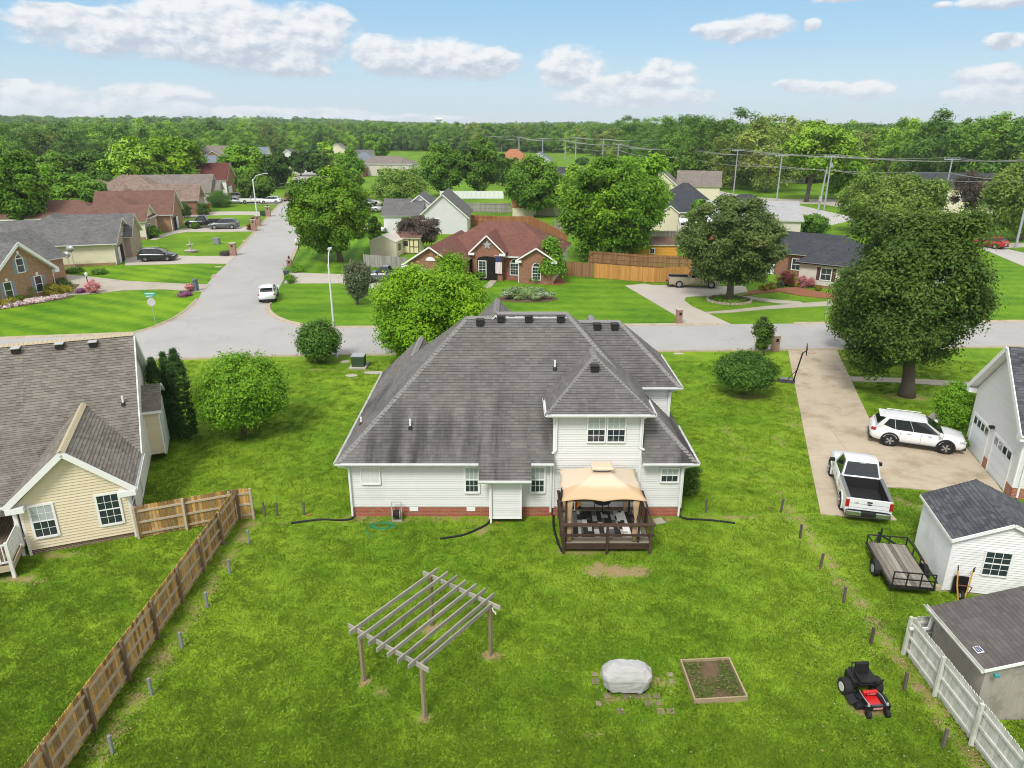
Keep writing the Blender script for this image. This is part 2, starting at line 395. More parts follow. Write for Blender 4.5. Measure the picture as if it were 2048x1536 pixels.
M_tuft = grass_mat('grass_tufts', up=True, base=((.085, .20, .006), (.27, .41, .03)))
M_lawnf = grass_mat('lawn_front_mown', stripe=(radians(62), 1.25, .2), base=((.055, .165, .003), (.19, .33, .010)))
M_lawnr = grass_mat('lawn_ranch_mown', stripe=(radians(86), 1.3, .13), base=((.050, .15, .005), (.165, .30, .013)))
M_lawnx = grass_mat('lawn_lot_mown', stripe=(radians(5), 1.1, .3), base=((.045, .14, .005), (.15, .28, .010)))
M_soil = plain('soil', (.13, .085, .05), .95, .4, 6, bstr=.8, coord='pos')
M_mulch = plain('mulch_red', (.24, .10, .05), .95, .35, 12, bstr=.8, coord='pos')
# ================================================================ ground, roads, pavements
def structure(o): o['kind'] = 'structure'; return o
def ground_mesh():
    rr = np.concatenate([[0, 8], np.linspace(20, 400, 20), np.geomspace(440, 7000, 46)]); na = 160
    V = []; F = []
    for i, r0 in enumerate(rr):
        for k in range(na):
            a = 2 * pi * k / na; x = r0 * sin(a); y = r0 * cos(a); V.append((x, y, hills(x, y) if r0 < 6900 else -5))
    for i in range(len(rr) - 1):
        for k in range(na):
            F.append((i*na+k, i*na+(k+1) % na, (i+1)*na+(k+1) % na, (i+1)*na+k)[::-1])
    mb = MB(); mb.add(V, F); return mb
def hills(x, y):
    r0 = hypot(x, y); a = atan2(x, y)
    if r0 < 480: return 0.0
    k = min(1.0, (r0 - 480) / 1300.0); k = k * k * (3 - 2 * k)
    side = .5 + .5 * math.tanh((-a - .12) * 6)            # the ridge is highest to the left
    return k * (1 + 15 * side + 5 * sin(x * .0042 + 1.3) * cos(y * .0031) + 3 * sin(x * .011)) 
g_ = structure(ground_mesh().build('ground', M_grass, smooth=True))

def sheet(name, poly, z, mat, thick=None, parent=None):
    mb = MB()
    if thick: mb.prism(poly, 0.0, z)
    else: mb.prism(poly, z - .003, z)
    return structure(mb.build(name, mat, parent))
def gp(pts, z=0): return [G(x, y, z) for x, y in pts]
PAVED = []     # outlines kept free of grass blades
# main street (left to right) and the side street running away
st_near = [(-90, 50.2), (-28.2, 52.73), (-18.4, 53.75), (0, 54.5), (21.84, 55.36), (60, 57.0), (150, 61)]
st_far = [(150, 68.0), (47.8, 64.31), (14.5, 63.08)]
st_far_l = gp([(749,655),(640,655),(602,650),(575,644),(555,636),(543,628),(537,620),(536,612),(540,607),(551,590),(567,560),(575,540),(595,493),(603,440),(606,405),(611,378),(619,362)])
st_far_l2 = gp([(626,352),(640,345)])
st_left = gp([(598,347),(588,354),(585,360),(590,370),(576,385),(560,407),(520,452),(470,507),(455,527),(430,550),(407,577),(397,598),(375,620),(350,637),(310,655),(267,667)])
st_left_w = [(-60, 56.2), (-90, 55.0)]
road_poly = st_near + st_far + st_far_l + st_far_l2 + st_left + st_left_w
def tri_sheet(name, poly, z0, z1, mat):
    from mathutils.geometry import tessellate_polygon
    tris = tessellate_polygon([[Vector((p[0], p[1], 0)) for p in poly]]); mb = MB()
    vs = [(p[0], p[1], z1) for p in poly]; F = []
    for t_ in tris:
        a, b, c = [Vector(vs[i]) for i in t_]
        F.append(tuple(t_) if (b - a).cross(c - a).z > 0 else tuple(t_)[::-1])
    mb.add(vs, F); n = len(poly)
    mb.add([(p[0], p[1], z0) for p in poly] + vs, [(i, (i+1) % n, n+(i+1) % n, n+i) for i in range(n)])
    return structure(mb.build(name, mat))
tri_sheet('road', road_poly, 0, .02, M_road); PAVED.append(road_poly)
for nm, side in (('kerb', st_near[1:6]), ('kerb', [(150, 68.0), (47.8, 64.31), (26, 63.5)]), ('kerb', [(19, 63.25), (14.5, 63.08)] + st_far_l[:9]), ('kerb', st_far_l[10:]),
                 ('kerb', st_left[:8]), ('kerb', st_left[9:10] + st_left[9:10] + gp([(425,557)])), ('kerb', st_left[11:] + st_left_w[:1])):
    # a low rolled kerb: sloping gutter strip and raised back
    mb = MB(); P = [Vector((p[0], p[1], 0)) for p in side]; P = [p for i, p in enumerate(P) if i == 0 or (p - P[i-1]).length > .01]
    prof = [(-.32, .026), (-.05, .034), (.06, .12), (.2, .125), (.24, .0), (-.32, .0)]
    cen = Vector(G(520, 620) + (0,)); rings = []
    for i, p in enumerate(P):
        d = (P[min(i+1, len(P)-1)] - P[max(i-1, 0)]).normalized(); nrm = Vector((d.y, -d.x, 0))
        if side is st_near[1:6]: pass
        rings.append([p + nrm * a * KS + Vector((0, 0, h)) for a, h in prof for KS in (1,)])
    mb.loft(rings); structure(mb.build(nm, M_kerb))
# highway in the distance on the right
hw = gp([(2300,580),(2048,533),(1967,499),(1905,476),(1800,448),(1700,442),(1660,451),(1600,425),(1550,408),(1500,397),(1440,392),(1400,383),(1370,374),(1330,364),(1260,352),(1180,343),(1180,339),(1262,344),(1335,354),(1392,371),(1440,382),(1487,392),(1545,397),(1600,411),(1690,431),(1800,452),(1880,470),(2005,496),(2048,506),(2300,545)])
tri_sheet('highway', hw, 0, .03, M_hwy)
tri_sheet('highway', gp([(1500,394),(1562,398),(1677,399),(1730,404),(1677,414),(1640,408),(1575,408)]), 0, .045, M_conc2)
tri_sheet('driveway', gp([(2003,487),(2120,484),(2120,492),(2003,496)]), 0, .03, M_conc2)

def drive(pts, mat=M_conc2, z=.05, name='driveway', px=True):
    P = gp(pts) if px else pts
    PAVED.append(P); return tri_sheet(name, P, 0, z, mat)
# driveway of the neighbour on the right, as separate concrete slabs with open joints
dl = [G(1574,699), G(1640,1029)]; dr = [G(1672,699), G(1738,838)]
garS = (24.45, 31.0); garN = (26.2, 37.9)
dv = thing('driveway', 'long beige concrete driveway of separate slabs with the white pickup and white SUV', 'driveway'); dv.pop('category', None); dv['kind'] = 'structure'
def lerp(a, b, t): return (a[0] + (b[0]-a[0]) * t, a[1] + (b[1]-a[1]) * t)
def slab(poly):
    c = (sum(p[0] for p in poly) / len(poly), sum(p[1] for p in poly) / len(poly))
    q = [(p[0] + (c[0]-p[0]) / max(.5, hypot(c[0]-p[0], c[1]-p[1])) * .012, p[1] + (c[1]-p[1]) / max(.5, hypot(c[0]-p[0], c[1]-p[1])) * .012) for p in poly]
    MB().prism(q, 0, .06 + rng.uniform(-.002, .002)).build('slab', M_conc, dv)
ys = [55.36, 52.2, 49.0, 45.9, 42.8, 39.6]
def xl(y): return lerp(dl[0], dl[1], (55.36 - y) / (55.36 - dl[1][1]))[0]
def xr(y): return lerp(dr[0], dr[1], (55.36 - y) / (55.36 - dr[1][1]))[0]
for a, b in zip(ys[:-1], ys[1:]): slab([(xl(b), b), (xr(b), b), (xr(a), a), (xl(a), a)])
midx = lambda y: 19.2 + (39.6 - y) * -.12
for a, b in ((39.6, 35.6), (35.6, 32.3)):
    slab([(xl(b), b), (midx(b), b), (midx(a), a), (xl(a), a)])
slab([(xl(32.3), 32.3), (midx(32.3), 32.3), (18.6, 31.9), (17.9, 31.2), (17.8, 28.7), (dl[1][0], 29.26)])
slab([(midx(32.3), 32.3), (24.7, 32.3), (24.3, 30.9), (19.4, 31.9), (18.6, 31.9)])
slab([(midx(35.6), 35.6), (25.5, 35.6), (24.7, 32.3), (midx(32.3), 32.3)])
slab([(midx(39.6), 39.6), (xr(39.6), 39.6), (21.6, 39.3), (24.2, 38.6), (26.2, 38.2), (25.5, 35.6), (midx(35.6), 35.6)])
PAVED.append([(xl(55.4), 55.4), (xr(55.4), 55.4), (xr(39.6), 39.6), (26.2, 38.2), (24.3, 30.9), (18.6, 31.9), (17.9, 31.2), (17.8, 28.7), (dl[1][0], 29.26)])
drive([(1699,754),(1800,757),(1912,763),(1960,768),(1960,777),(1900,773),(1790,766),(1704,764)], M_walk, name='footpath')
drive([(1850,837),(1878,819),(1912,800),(1912,830),(1880,846),(1866,850)], M_walk, name='footpath')
# other driveways and paths
drive([(455,528),(473,512),(400,513),(330,511),(262,514),(250,517),(250,531),(330,529),(400,527)], M_conc2, .05)
drive([(406,584),(420,569),(365,568),(325,566),(250,562),(175,553),(135,550),(100,551),(100,575),(125,594),(150,590),(187,588),(250,581),(325,579)], M_walk, .05)
drive([(150,590),(125,594),(50,608),(0,617),(-60,624),(-60,612),(0,606),(50,598),(110,586),(150,581)], M_walk, .055, 'footpath')
drive([(507,463),(500,454),(430,453),(385,452),(362,458),(320,470),(300,480),(312,480),(345,469),(375,464),(440,464)], M_conc2, .05)
drive([(548,431),(540,424),(470,423),(420,424),(365,432),(360,438),(420,431),(480,430)], M_conc2, .05)
drive([(602,401),(575,403),(470,398),(440,402),(450,407),(540,409),(590,408)], M_conc2, .05)
drive([(575,372),(590,368),(560,362),(535,366)], M_conc2, .05)
drive([(605,357),(640,345),(660,352),(616,362)], M_conc2, .05)
drive([(570,545),(679,549),(800,552),(860,560),(860,580),(772,580),(720,574),(680,567),(569,567)], M_conc2, .05)
drive([(700,404),(712,411),(760,412),(765,403),(740,398)], M_conc2, .05)
drive([(1287,568),(1250,572),(1349,630),(1357,649),(1462,649),(1410,625),(1385,614),(1369,602),(1372,595),(1390,593),(1450,592),(1495,584),(1490,572),(1425,574),(1355,571),(1307,571)], M_conc2, .05)
drive([(1410,625),(1460,621),(1530,613),(1600,607),(1680,602),(1720,600),(1720,607),(1660,612),(1600,615),(1530,619),(1470,625),(1418,628)], M_walk, .055, 'footpath')
drive([(1465,591),(1500,594),(1550,600),(1600,604),(1610,609),(1560,607),(1510,601),(1467,596)], M_walk, .06, 'footpath')
drive([(984,558),(996,559),(985,572),(972,583),(962,580),(975,567)], M_walk, .055, 'footpath')
# mown front lawns with wheel stripes
tri_sheet('lawn', gp([(265,668),(0,689),(-80,695),(-80,628),(0,620),(125,599),(187,590),(250,583),(325,581),(404,585),(394,598),(372,620),(347,637),(305,656)]), 0, .015, M_lawnf)
tri_sheet('lawn', gp([(250,532),(330,531),(452,530),(430,548),(418,567),(325,564),(250,560),(175,551),(140,548),(110,547)]), 0, .015, M_lawnf)
tri_sheet('lawn', gp([(572,568),(680,570),(772,582),(950,590),(985,575),(1000,563),(1248,570),(1346,630),(1350,648),(1340,649),(749,654),(604,649),(577,643),(558,636),(546,627),(541,617),(556,590)]), 0, .015, M_lawnr)
tri_sheet('lawn', gp([(573,543),(596,492),(604,440),(607,405),(700,405),(760,470),(740,505),(800,520),(800,549),(679,547)]), 0, .015, M_lawnx)
tri_sheet('lawn', gp([(1960,640),(2048,640),(2160,650),(2400,650),(2300,585),(2048,536),(1967,503),(1900,500),(1900,640)]), 0, .015, M_lawnr)
tri_sheet('lawn', gp([(1120,552),(1250,556),(1287,566),(1248,571),(1000,562),(1060,560)]), 0, .012, M_lawnr)
MB().prism(gp([(1486,592),(1500,583),(1530,580),(1593,575),(1640,585),(1690,592),(1720,597),(1660,598),(1600,592),(1560,584),(1520,587)]), 0, .09).build('mulch_bed', M_mulch)['kind'] = 'structure'
MB().prism(gp([(985,559),(1045,562),(1075,568),(1115,571),(1133,566),(1120,555),(1060,553),(990,554)]), 0, .08).build('mulch_bed', M_mulch)['kind'] = 'structure'
MB().prism(gp([(0,606),(50,597),(110,585),(150,579),(160,570),(105,565),(100,585),(0,603)]), 0, .08).build('mulch_bed', M_soil)['kind'] = 'structure'

# back gardens: fine ground sheet carrying worn spots, plus real grass blades near the camera
BARE = []   # (x, y, rx, ry, strength)
for px, py, rx, ry, k in ((1235,1143,1.5,.55,1.15),(1195,1135,.8,.4,.9),(1275,1135,.7,.35,.8),(1330,1040,1.2,.5,.7),(965,1058,.5,1.1,.8),(955,1040,2.2,.35,.75),(760,1042,4.5,.28,.7),(862,1258,.45,.4,1),(978,1311,.5,.35,1),(849,1437,.45,.3,1),(728,1363,.35,.3,1),(750,1385,.7,.35,.72),(1735,1420,.9,.35,1),
        (1235,1400,1.0,.3,.7),(1320,1360,.9,.6,.66),(1300,1400,1.4,.25,.75),(1450,1400,1.6,.2,.7),(1300,1040,.8,.5,.8),(1180,1103,2.8,.4,.75),(1480,920,.7,.5,.6),(1490,960,.8,.5,.6),(1590,850,.8,1.4,.7),(1560,880,.7,1.2,.65),(1580,820,.5,1.5,.6),(1500,795,2.6,.8,.75),(1813,793,2.2,1.1,.85),
        (1480,1035,5,.35,.62),(1180,1470,.6,.3,.6),(490,870,2.5,1.0,.5),(1845,1015,1.5,1.0,.6),(1790,1000,.9,.6,.6),(640,740,1.3,.5,.7),(720,742,1.6,.5,.7),(1100,1150,1,.5,.5),(110,1110,2.6,.35,.8),(40,1160,1.3,.4,.9),(720,1035,.8,.5,.8),(580,1050,.8,.4,.6)):
    x, y = G(px, py); BARE.append((x, y, rx, ry, k))
def seg_d(x, y, a, b):
    dx, dy = b[0]-a[0], b[1]-a[1]; t = np.clip(((x-a[0])*dx+(y-a[1])*dy)/(dx*dx+dy*dy), 0, 1)
    return np.hypot(x-a[0]-t*dx, y-a[1]-t*dy)
def bare_at(x, y):
    v = np.zeros_like(x)
    for bx, by, rx, ry, k in BARE: v = np.maximum(v, k * np.exp(-(((x-bx)/rx)**2 + ((y-by)/ry)**2) * .9))
    for a, b, wd, k in (((-11.95, 13), (-11.95, 28.5), .7, .66), ((13.25, 15), (13.3, 30), .55, .70), ((-7.6, 28.95), (1.8, 28.95), .4, .62), ((5.9, 28.95), (7.8, 28.95), .35, .6), ((13.3, 13), (13.3, 20), .45, .6), ((13.3, 30.5), (12.9, 40), .7, .5)):
        v = np.maximum(v, k * np.exp(-(seg_d(x, y, a, b) / wd) ** 2))
    return v
def inpoly(x, y, poly):
    ins = np.zeros(x.shape, bool); n = len(poly); j = n - 1
    for i in range(n):
        xi, yi = poly[i][:2]; xj, yj = poly[j][:2]
        c = ((yi > y) != (yj > y)) & (x < (xj-xi)*(y-yi)/((yj-yi) + 1e-12)+xi); ins ^= c; j = i
    return ins
def near_lawn():
    xs = np.linspace(-62, 62, 470); ys_ = np.concatenate([np.linspace(10, 32, 110), np.linspace(32.3, 54.8, 76)])
    X, Y = np.meshgrid(xs, ys_); nx = len(xs); ny = len(ys_)
    lim = np.interp(X, [p[0] for p in st_near], [p[1] for p in st_near]) - .2                       # follows the street's near kerb
    Y = np.where(Y > 32, 32 + (Y - 32) * (lim - 32) / (54.8 - 32), Y)
    Z = .012 + .008 * np.sin(X * 1.7 + Y) * np.cos(Y * 1.3) 
    me = bpy.data.meshes.new('lawn'); i = np.arange((nx-1)*(ny-1)); r0 = i // (nx-1); c0 = i % (nx-1)
    F = np.stack([r0*nx+c0, r0*nx+c0+1, (r0+1)*nx+c0+1, (r0+1)*nx+c0], 1)
    me.from_pydata(np.stack([X.ravel(), Y.ravel(), Z.ravel()], 1).tolist(), [], F.tolist()); me.materials.append(M_lawn)
    at = me.attributes.new('bare', 'FLOAT', 'POINT'); at.data.foreach_set('value', bare_at(X.ravel(), Y.ravel()).astype(np.float32))
    o = bpy.data.objects.new('lawn', me); COL.objects.link(o); return structure(o)
near_lawn()
HOUSES = []   # footprints (world outlines) kept free of grass blades

def scatter(name, pts, scl, protos, idx=None, rots=None, kind='stuff'):
    """many alike small things as one object: instances of real prototypes on points"""
    me = bpy.data.meshes.new(name); me.from_pydata([tuple(p) for p in pts], [], [])
    n = len(pts)
    a = me.attributes.new('scl', 'FLOAT_VECTOR', 'POINT'); s3 = np.asarray(scl, dtype=np.float32)
    if s3.ndim == 1: s3 = np.repeat(s3[:, None], 3, 1)
    a.data.foreach_set('vector', s3.ravel())
    r_ = np.zeros((n, 3), np.float32); r_[:, 2] = nr.uniform(0, 6.283, n)
    if rots is not None: r_ = np.asarray(rots, dtype=np.float32)
    a = me.attributes.new('rot', 'FLOAT_VECTOR', 'POINT'); a.data.foreach_set('vector', r_.ravel())
    a = me.attributes.new('pick', 'INT', 'POINT'); a.data.foreach_set('value', np.asarray(idx if idx is not None else nr.randint(0, len(protos), n), dtype=np.int32))
    o = bpy.data.objects.new(name, me); COL.objects.link(o); o['kind'] = kind
    ng = bpy.data.node_groups.new(name, 'GeometryNodeTree'); ng.interface.new_socket('Geometry', in_out='INPUT', socket_type='NodeSocketGeometry'); ng.interface.new_socket('Geometry', in_out='OUTPUT', socket_type='NodeSocketGeometry')
    N = ng.nodes; L = ng.links; gi = N.new('NodeGroupInput'); go = N.new('NodeGroupOutput'); iop = N.new('GeometryNodeInstanceOnPoints')
    jn = N.new('GeometryNodeJoinGeometry')
    for p in reversed(protos):
        oi = N.new('GeometryNodeObjectInfo'); oi.inputs['Object'].default_value = p; oi.inputs['As Instance'].default_value = True; L.new(oi.outputs['Geometry'], jn.inputs[0])
    L.new(gi.outputs[0], iop.inputs['Points']); L.new(jn.outputs[0], iop.inputs['Instance'])
    iop.inputs['Pick Instance'].default_value = True
    def attr(nm, ty):
        k = N.new('GeometryNodeInputNamedAttribute'); k.data_type = ty; k.inputs['Name'].default_value = nm; return k.outputs['Attribute']
    L.new(attr('pick', 'INT'), iop.inputs['Instance Index']); L.new(attr('scl', 'FLOAT_VECTOR'), iop.inputs['Scale']); L.new(attr('rot', 'FLOAT_VECTOR'), iop.inputs['Rotation'])
    L.new(iop.outputs[0], go.inputs[0])
    md = o.modifiers.new('scatter', 'NODES'); md.node_group = ng; return o
def tuft_proto(seed, wid=.16, n=16, h=.055):
    q = random.Random(seed); mb = MB()
    for i in range(n):
        mb.ct = q.random()
        x, y = q.uniform(-wid, wid), q.uniform(-wid, wid); a = q.uniform(0, pi); b = q.uniform(.010, .02); hh = h * q.uniform(.4, 1.1); lx, ly = q.uniform(-.03, .03), q.uniform(-.03, .03)
        mb.add([(x - cos(a)*b, y - sin(a)*b, 0), (x + cos(a)*b, y + sin(a)*b, 0), (x + lx, y + ly, hh)], [(0, 1, 2)])
    return mb.build('grass_tuft', M_tuft, kind='stuff', loc=(-8 + seed, 26, .01))
def grow_grass():
    protos = [tuft_proto(1), tuft_proto(2, h=.07), tuft_proto(3, .2, 20, .05)]
    n = 120000
    Y = 13.5 + (nr.rand(n) ** 1.6) * 39; X = (nr.rand(n) * 2 - 1) * (Y * .80 + 4); X = np.clip(X, -80, 80)
    keep = bare_at(X, Y) < nr.uniform(.3, .8, n)
    for P in PAVED[1:] + HOUSES: keep &= ~inpoly(X, Y, P)
    keep &= Y < np.interp(X, [p[0] for p in st_near], [p[1] for p in st_near]) - .5
    X, Y = X[keep], Y[keep]
    scatter('grass', np.stack([X, Y, np.full_like(X, .01)], 1), nr.uniform(.6, 1.35, len(X)), protos)
# ================================================================ building kit
def clip(poly, axis, val, keep_greater):
    out = []; n = len(poly)
    for i in range(n):
        a, b = poly[i], poly[(i+1) % n]
        da = (a[axis]-val) * (1 if keep_greater else -1); db = (b[axis]-val) * (1 if keep_greater else -1)
        if da >= 0: out.append(a)
        if da * db < 0:
            t = da / (da - db); out.append((a[0]+(b[0]-a[0])*t, a[1]+(b[1]-a[1])*t))
    return out
TABMESH = {}
def unit_tab(mat, w, step, th):
    k = (mat.name, round(w, 3), round(step, 3))
    if k not in TABMESH:
        mb = MB(); mb.add([(0,0,0),(w,0,0),(w,step,0),(0,step,0),(0,0,th),(w,0,th),(w,step,.002),(0,step,.002)], [(4,5,6,7),(0,1,5,4),(1,2,6,5),(3,0,4,7)])
        o = mb.build('shingle', mat); TABMESH[k] = o.data; bpy.data.objects.remove(o)
    return TABMESH[k]
def courses(parent, poly, step, th, mat, name, tab=None, single=0, v_off=0.0, stuffname=None):
    """lays overlapping courses (shingle tabs or clapboards) over a planar outline; returns how many single pieces were made"""
    P = [Vector(p) for p in poly]; n = Vector((0, 0, 0))
    for i in range(len(P)): n += P[i].cross(P[(i+1) % len(P)])
    n.normalize()
    if n.z < -1e-6: P = P[::-1]; n = -n
    u = Vector((-n.y, n.x, 0)).normalized(); v = n.cross(u); O = P[0]
    Q = [((p - O).dot(u), (p - O).dot(v)) for p in P]
    v0 = min(q[1] for q in Q); v1 = max(q[1] for q in Q); k = 0; made = 0; mb = MB(); R = Matrix((u, v, n)).transposed().to_4x4()
    va = v0 + v_off; nb = int((v1 - va) / step) + 1
    for b in range(-1 if v_off > 0 else 0, nb):
        lo, hi = va + b * step, va + (b + 1) * step
        B = clip(clip(Q, 1, lo, True), 1, hi, False)
        if len(B) < 3: continue
        u0 = min(q[0] for q in B); u1 = max(q[0] for q in B)
        if tab:
            us = [u0 - rng.random() * tab]
            while us[-1] < u1: us.append(us[-1] + tab * rng.choice((.62, .8, 1.0, 1.0, 1.18)))
        else: us = [u0 - 1, u1 + 1]
        for a, c in zip(us[:-1], us[1:]):
            C = clip(clip(B, 0, a + (.003 if tab else 0), True), 0, c, False) if tab else B
            if len(C) < 3: continue
            full = tab and len(C) == 4 and abs((c - a) - tab) < 1e-3 and abs(max(q[0] for q in C) - min(q[0] for q in C) - tab + .003) < 1e-3 and abs(max(q[1] for q in C)-min(q[1] for q in C)-step) < 1e-3
            if full and made < single and rng.random() < .8:
                o = bpy.data.objects.new(name, unit_tab(mat, tab - .003, step, th)); COL.objects.link(o); o.parent = parent
                o.matrix_local = Matrix.Translation(O + u * (a + .003) + v * lo) @ R; made += 1; continue
            t = th * (rng.uniform(.7, 1.25) if tab else 1)
            def pt(q, off=None):
                h = (.002 + (t - .002) * max(0, min(1, (hi - q[1]) / step))) if off is None else off
                return O + u * q[0] + v * q[1] + n * h
            m = MB() if (not tab and single) else mb
            m.ct = rng.random() if tab else 0
            nC = len(C); vs = [pt(q) for q in C] + [pt(q, -.001) for q in C]
            fs = [tuple(range(nC))] + [(i, nC+i, nC+(i+1) % nC, (i+1) % nC) for i in range(nC) if max(C[i][1], C[(i+1) % nC][1]) < lo + step * .3 or tab]
            m.add(vs, fs)
            if m is not mb: m.build(name, mat, parent); made += 1
    if mb.v: mb.build(stuffname or (name + ('s' if tab else '')), mat, parent, kind='stuff')
    return made
def window(parent, x, z, w, h, axis='S', at=0.0, cols=3, rows=2, sashes=2, blind=(0, 0), fine=True, depth=.05, frame=M_white, arch=False, shutters=None, pane=None, name='window', casing=.09):
    """window set on a wall. axis S/N: wall along x at y=at; E/W: wall along y at x=at. x = centre along the wall, z = sill height"""
    def tr(a, b, c0):       # a along wall, b up, c0 outwards
        if axis == 'S': return (a, at - c0, b)
        if axis == 'N': return (-a + 2 * x, at + c0, b)
        if axis == 'E': return (at + c0, a, b)
        return (at - c0, -a + 2 * x, b)
    def bx(m, a0, a1, b0, b1, c0, c1):
        P = [tr(a, b, c) for c in (c0, c1) for a, b in ((a0, b0), (a1, b0), (a1, b1), (a0, b1))]
        m.add(P, [(3,2,1,0),(4,5,6,7),(0,1,5,4),(1,2,6,5),(2,3,7,6),(3,0,4,7)])
    m = MB(); c = casing; a0, a1 = x - w/2, x + w/2
    bx(m, a0 - c, a0, z - c, z + h + c, 0, depth); bx(m, a1, a1 + c, z - c, z + h + c, 0, depth)
    bx(m, a0, a1, z + h, z + h + c, 0, depth + .003); bx(m, a0, a1, z - c, z, 0, depth + .02)
    if sashes == 2: bx(m, a0, a1, z + h/2 - .025, z + h/2 + .025, 0, depth - .008)
    mw = .018; sh = h / sashes
    for s_ in range(sashes):
        zb = z + s_ * sh
        for i in range(1, cols): xx = a0 + w * i / cols; bx(m, xx - mw/2, xx + mw/2, zb, zb + sh, .0, depth - .016)
        for j in range(1, rows): zz = zb + sh * j / rows; bx(m, a0, a1, zz - mw/2, zz + mw/2, .0, depth - .018)
    if arch:
        pts = [(x + w/2 * cos(i * pi / 12), z + h + c + .01 + w/2 * sin(i * pi / 12)) for i in range(13)]
        pin = [(x + (w/2 - .07) * cos(i * pi / 12), z + h + c + .01 + (w/2 - .07) * sin(i * pi / 12)) for i in range(13)]
        for i in range(12):
            q = [pts[i], pts[i+1], pin[i+1], pin[i]]
            m.add([tr(a, b, .0) for a, b in q] + [tr(a, b, depth) for a, b in q], [(0,1,5,4),(1,2,6,5),(2,3,7,6),(3,0,4,7),(4,5,6,7)])
    fo = m.build(name, frame, parent)
    if arch:
        ma = MB(); q = pin + [pin[0]]; ma.add([tr(a, b, .012) for a, b in pin], [tuple(range(13))]); ma.build('pane', M_white if arch == 'white' else M_glass, fo)
    gl = (lambda s_: (M_blind if blind[s_] else M_glass)) if pane is None else (lambda s_: pane)
    for s_ in range(sashes):
        zb = z + s_ * sh
        if fine:
            for i in range(cols):
                for j in range(rows):
                    mm = MB(); bx(mm, a0 + w*i/cols + .004, a0 + w*(i+1)/cols - .004, zb + sh*j/rows + .004, zb + sh*(j+1)/rows - .004, .004, max(.02, depth - .026)); mm.build('pane', gl(s_), fo)
        else: mm = MB(); bx(mm, a0, a1, zb + .004, zb + sh - .004, .004, max(.02, depth - .026)); mm.build('pane', gl(s_), fo)
    if shutters:
        for sgn in (-1, 1):
            mm = MB(); cx = x + sgn * (w/2 + c + .2)
            bx(mm, cx - .19, cx + .19, z - c, z + h + c, 0, .03)
            for k in range(int(h / .12)): bx(mm, cx - .15, cx + .15, z + .04 + k * .12, z + .10 + k * .12, .03, .042)
            mm.build('shutter', shutters, parent)
    return fo
def gutter(parent, a, b, z, mat=M_gutter, r=.065):
    """open K-style gutter along an eave from a to b (x, y)"""
    d = Vector((b[0]-a[0], b[1]-a[1], 0)).normalized(); nm = Vector((d.y, -d.x, 0)); A = Vector((a[0], a[1], z)); B = Vector((b[0], b[1], z))
    prof = [(0, 0), (0, -.12), (.08, -.12), (.125, -.05), (.125, 0), (.108, 0), (.108, -.045), (.075, -.1), (.02, -.1), (.02, 0)]
    m = MB(); m.loft([[A + nm * p + Vector((0, 0, q)) for p, q in prof], [B + nm * p + Vector((0, 0, q)) for p, q in prof]]); return m.build('gutter', mat, parent)
def downspout(parent, pts, mat=M_gutter, w=.085):
    m = MB()
    for a, b in zip(pts[:-1], pts[1:]): m.bar(a, b, w, w * .75, up=(0, 1, .01))
    return m.build('downspout', mat, parent)
def ridge_caps(parent, a, b, mat, n=None, w=.16, name='ridge_cap'):
    a = Vector(a); b = Vector(b); L = (b - a).length; n = n or max(2, int(L / .2)); m = MB(); d = (b - a) / n
    s_ = Vector((d.y, -d.x, 0)).normalized()
    for i in range(n):
        m.ct = rng.random(); p = a + d * i; q = a + d * (i + 1.15); up = Vector((0, 0, .04))
        m.add([p + s_*w - up*2.2 , p + up*.6, p - s_*w - up*2.2, q + s_*w - up*2.7, q, q - s_*w - up*2.7], [(0,3,4,1),(1,4,5,2),(0,1,2),(0,2,5,3)])
    return m.build(name, mat, parent, kind='stuff')
def roofbox(parent, p, mat=None, hood=None, s=.36, name='roof_vent', rz=0):
    e = MB(); e.cbox((p[0], p[1], p[2] + .1), (s, s, .26)); e.cbox((p[0], p[1], p[2] + .25), (s * 1.12, s * 1.12, .06))
    o = e.build(name, mat or M_vent, parent, bevel=.02)
    return o
M_vent = plain('vent_black', (.02, .02, .02), .6, .2)
M_ventm = plain('vent_metal', (.55, .56, .58), .35, .1, metal=.5)
def vent_pipe(parent, p, mat=M_white, h=.42):
    o = MB().cyl((p[0], p[1], p[2] + .02), .045, h, 10).build('vent_pipe', mat, parent)
    MB().cyl((p[0], p[1], p[2] - .05), .13, .16, 10, .06).build('pipe_boot', M_vent, o)
def to_local(parent, p):
    return parent.matrix_basis.inverted() @ Vector(p)

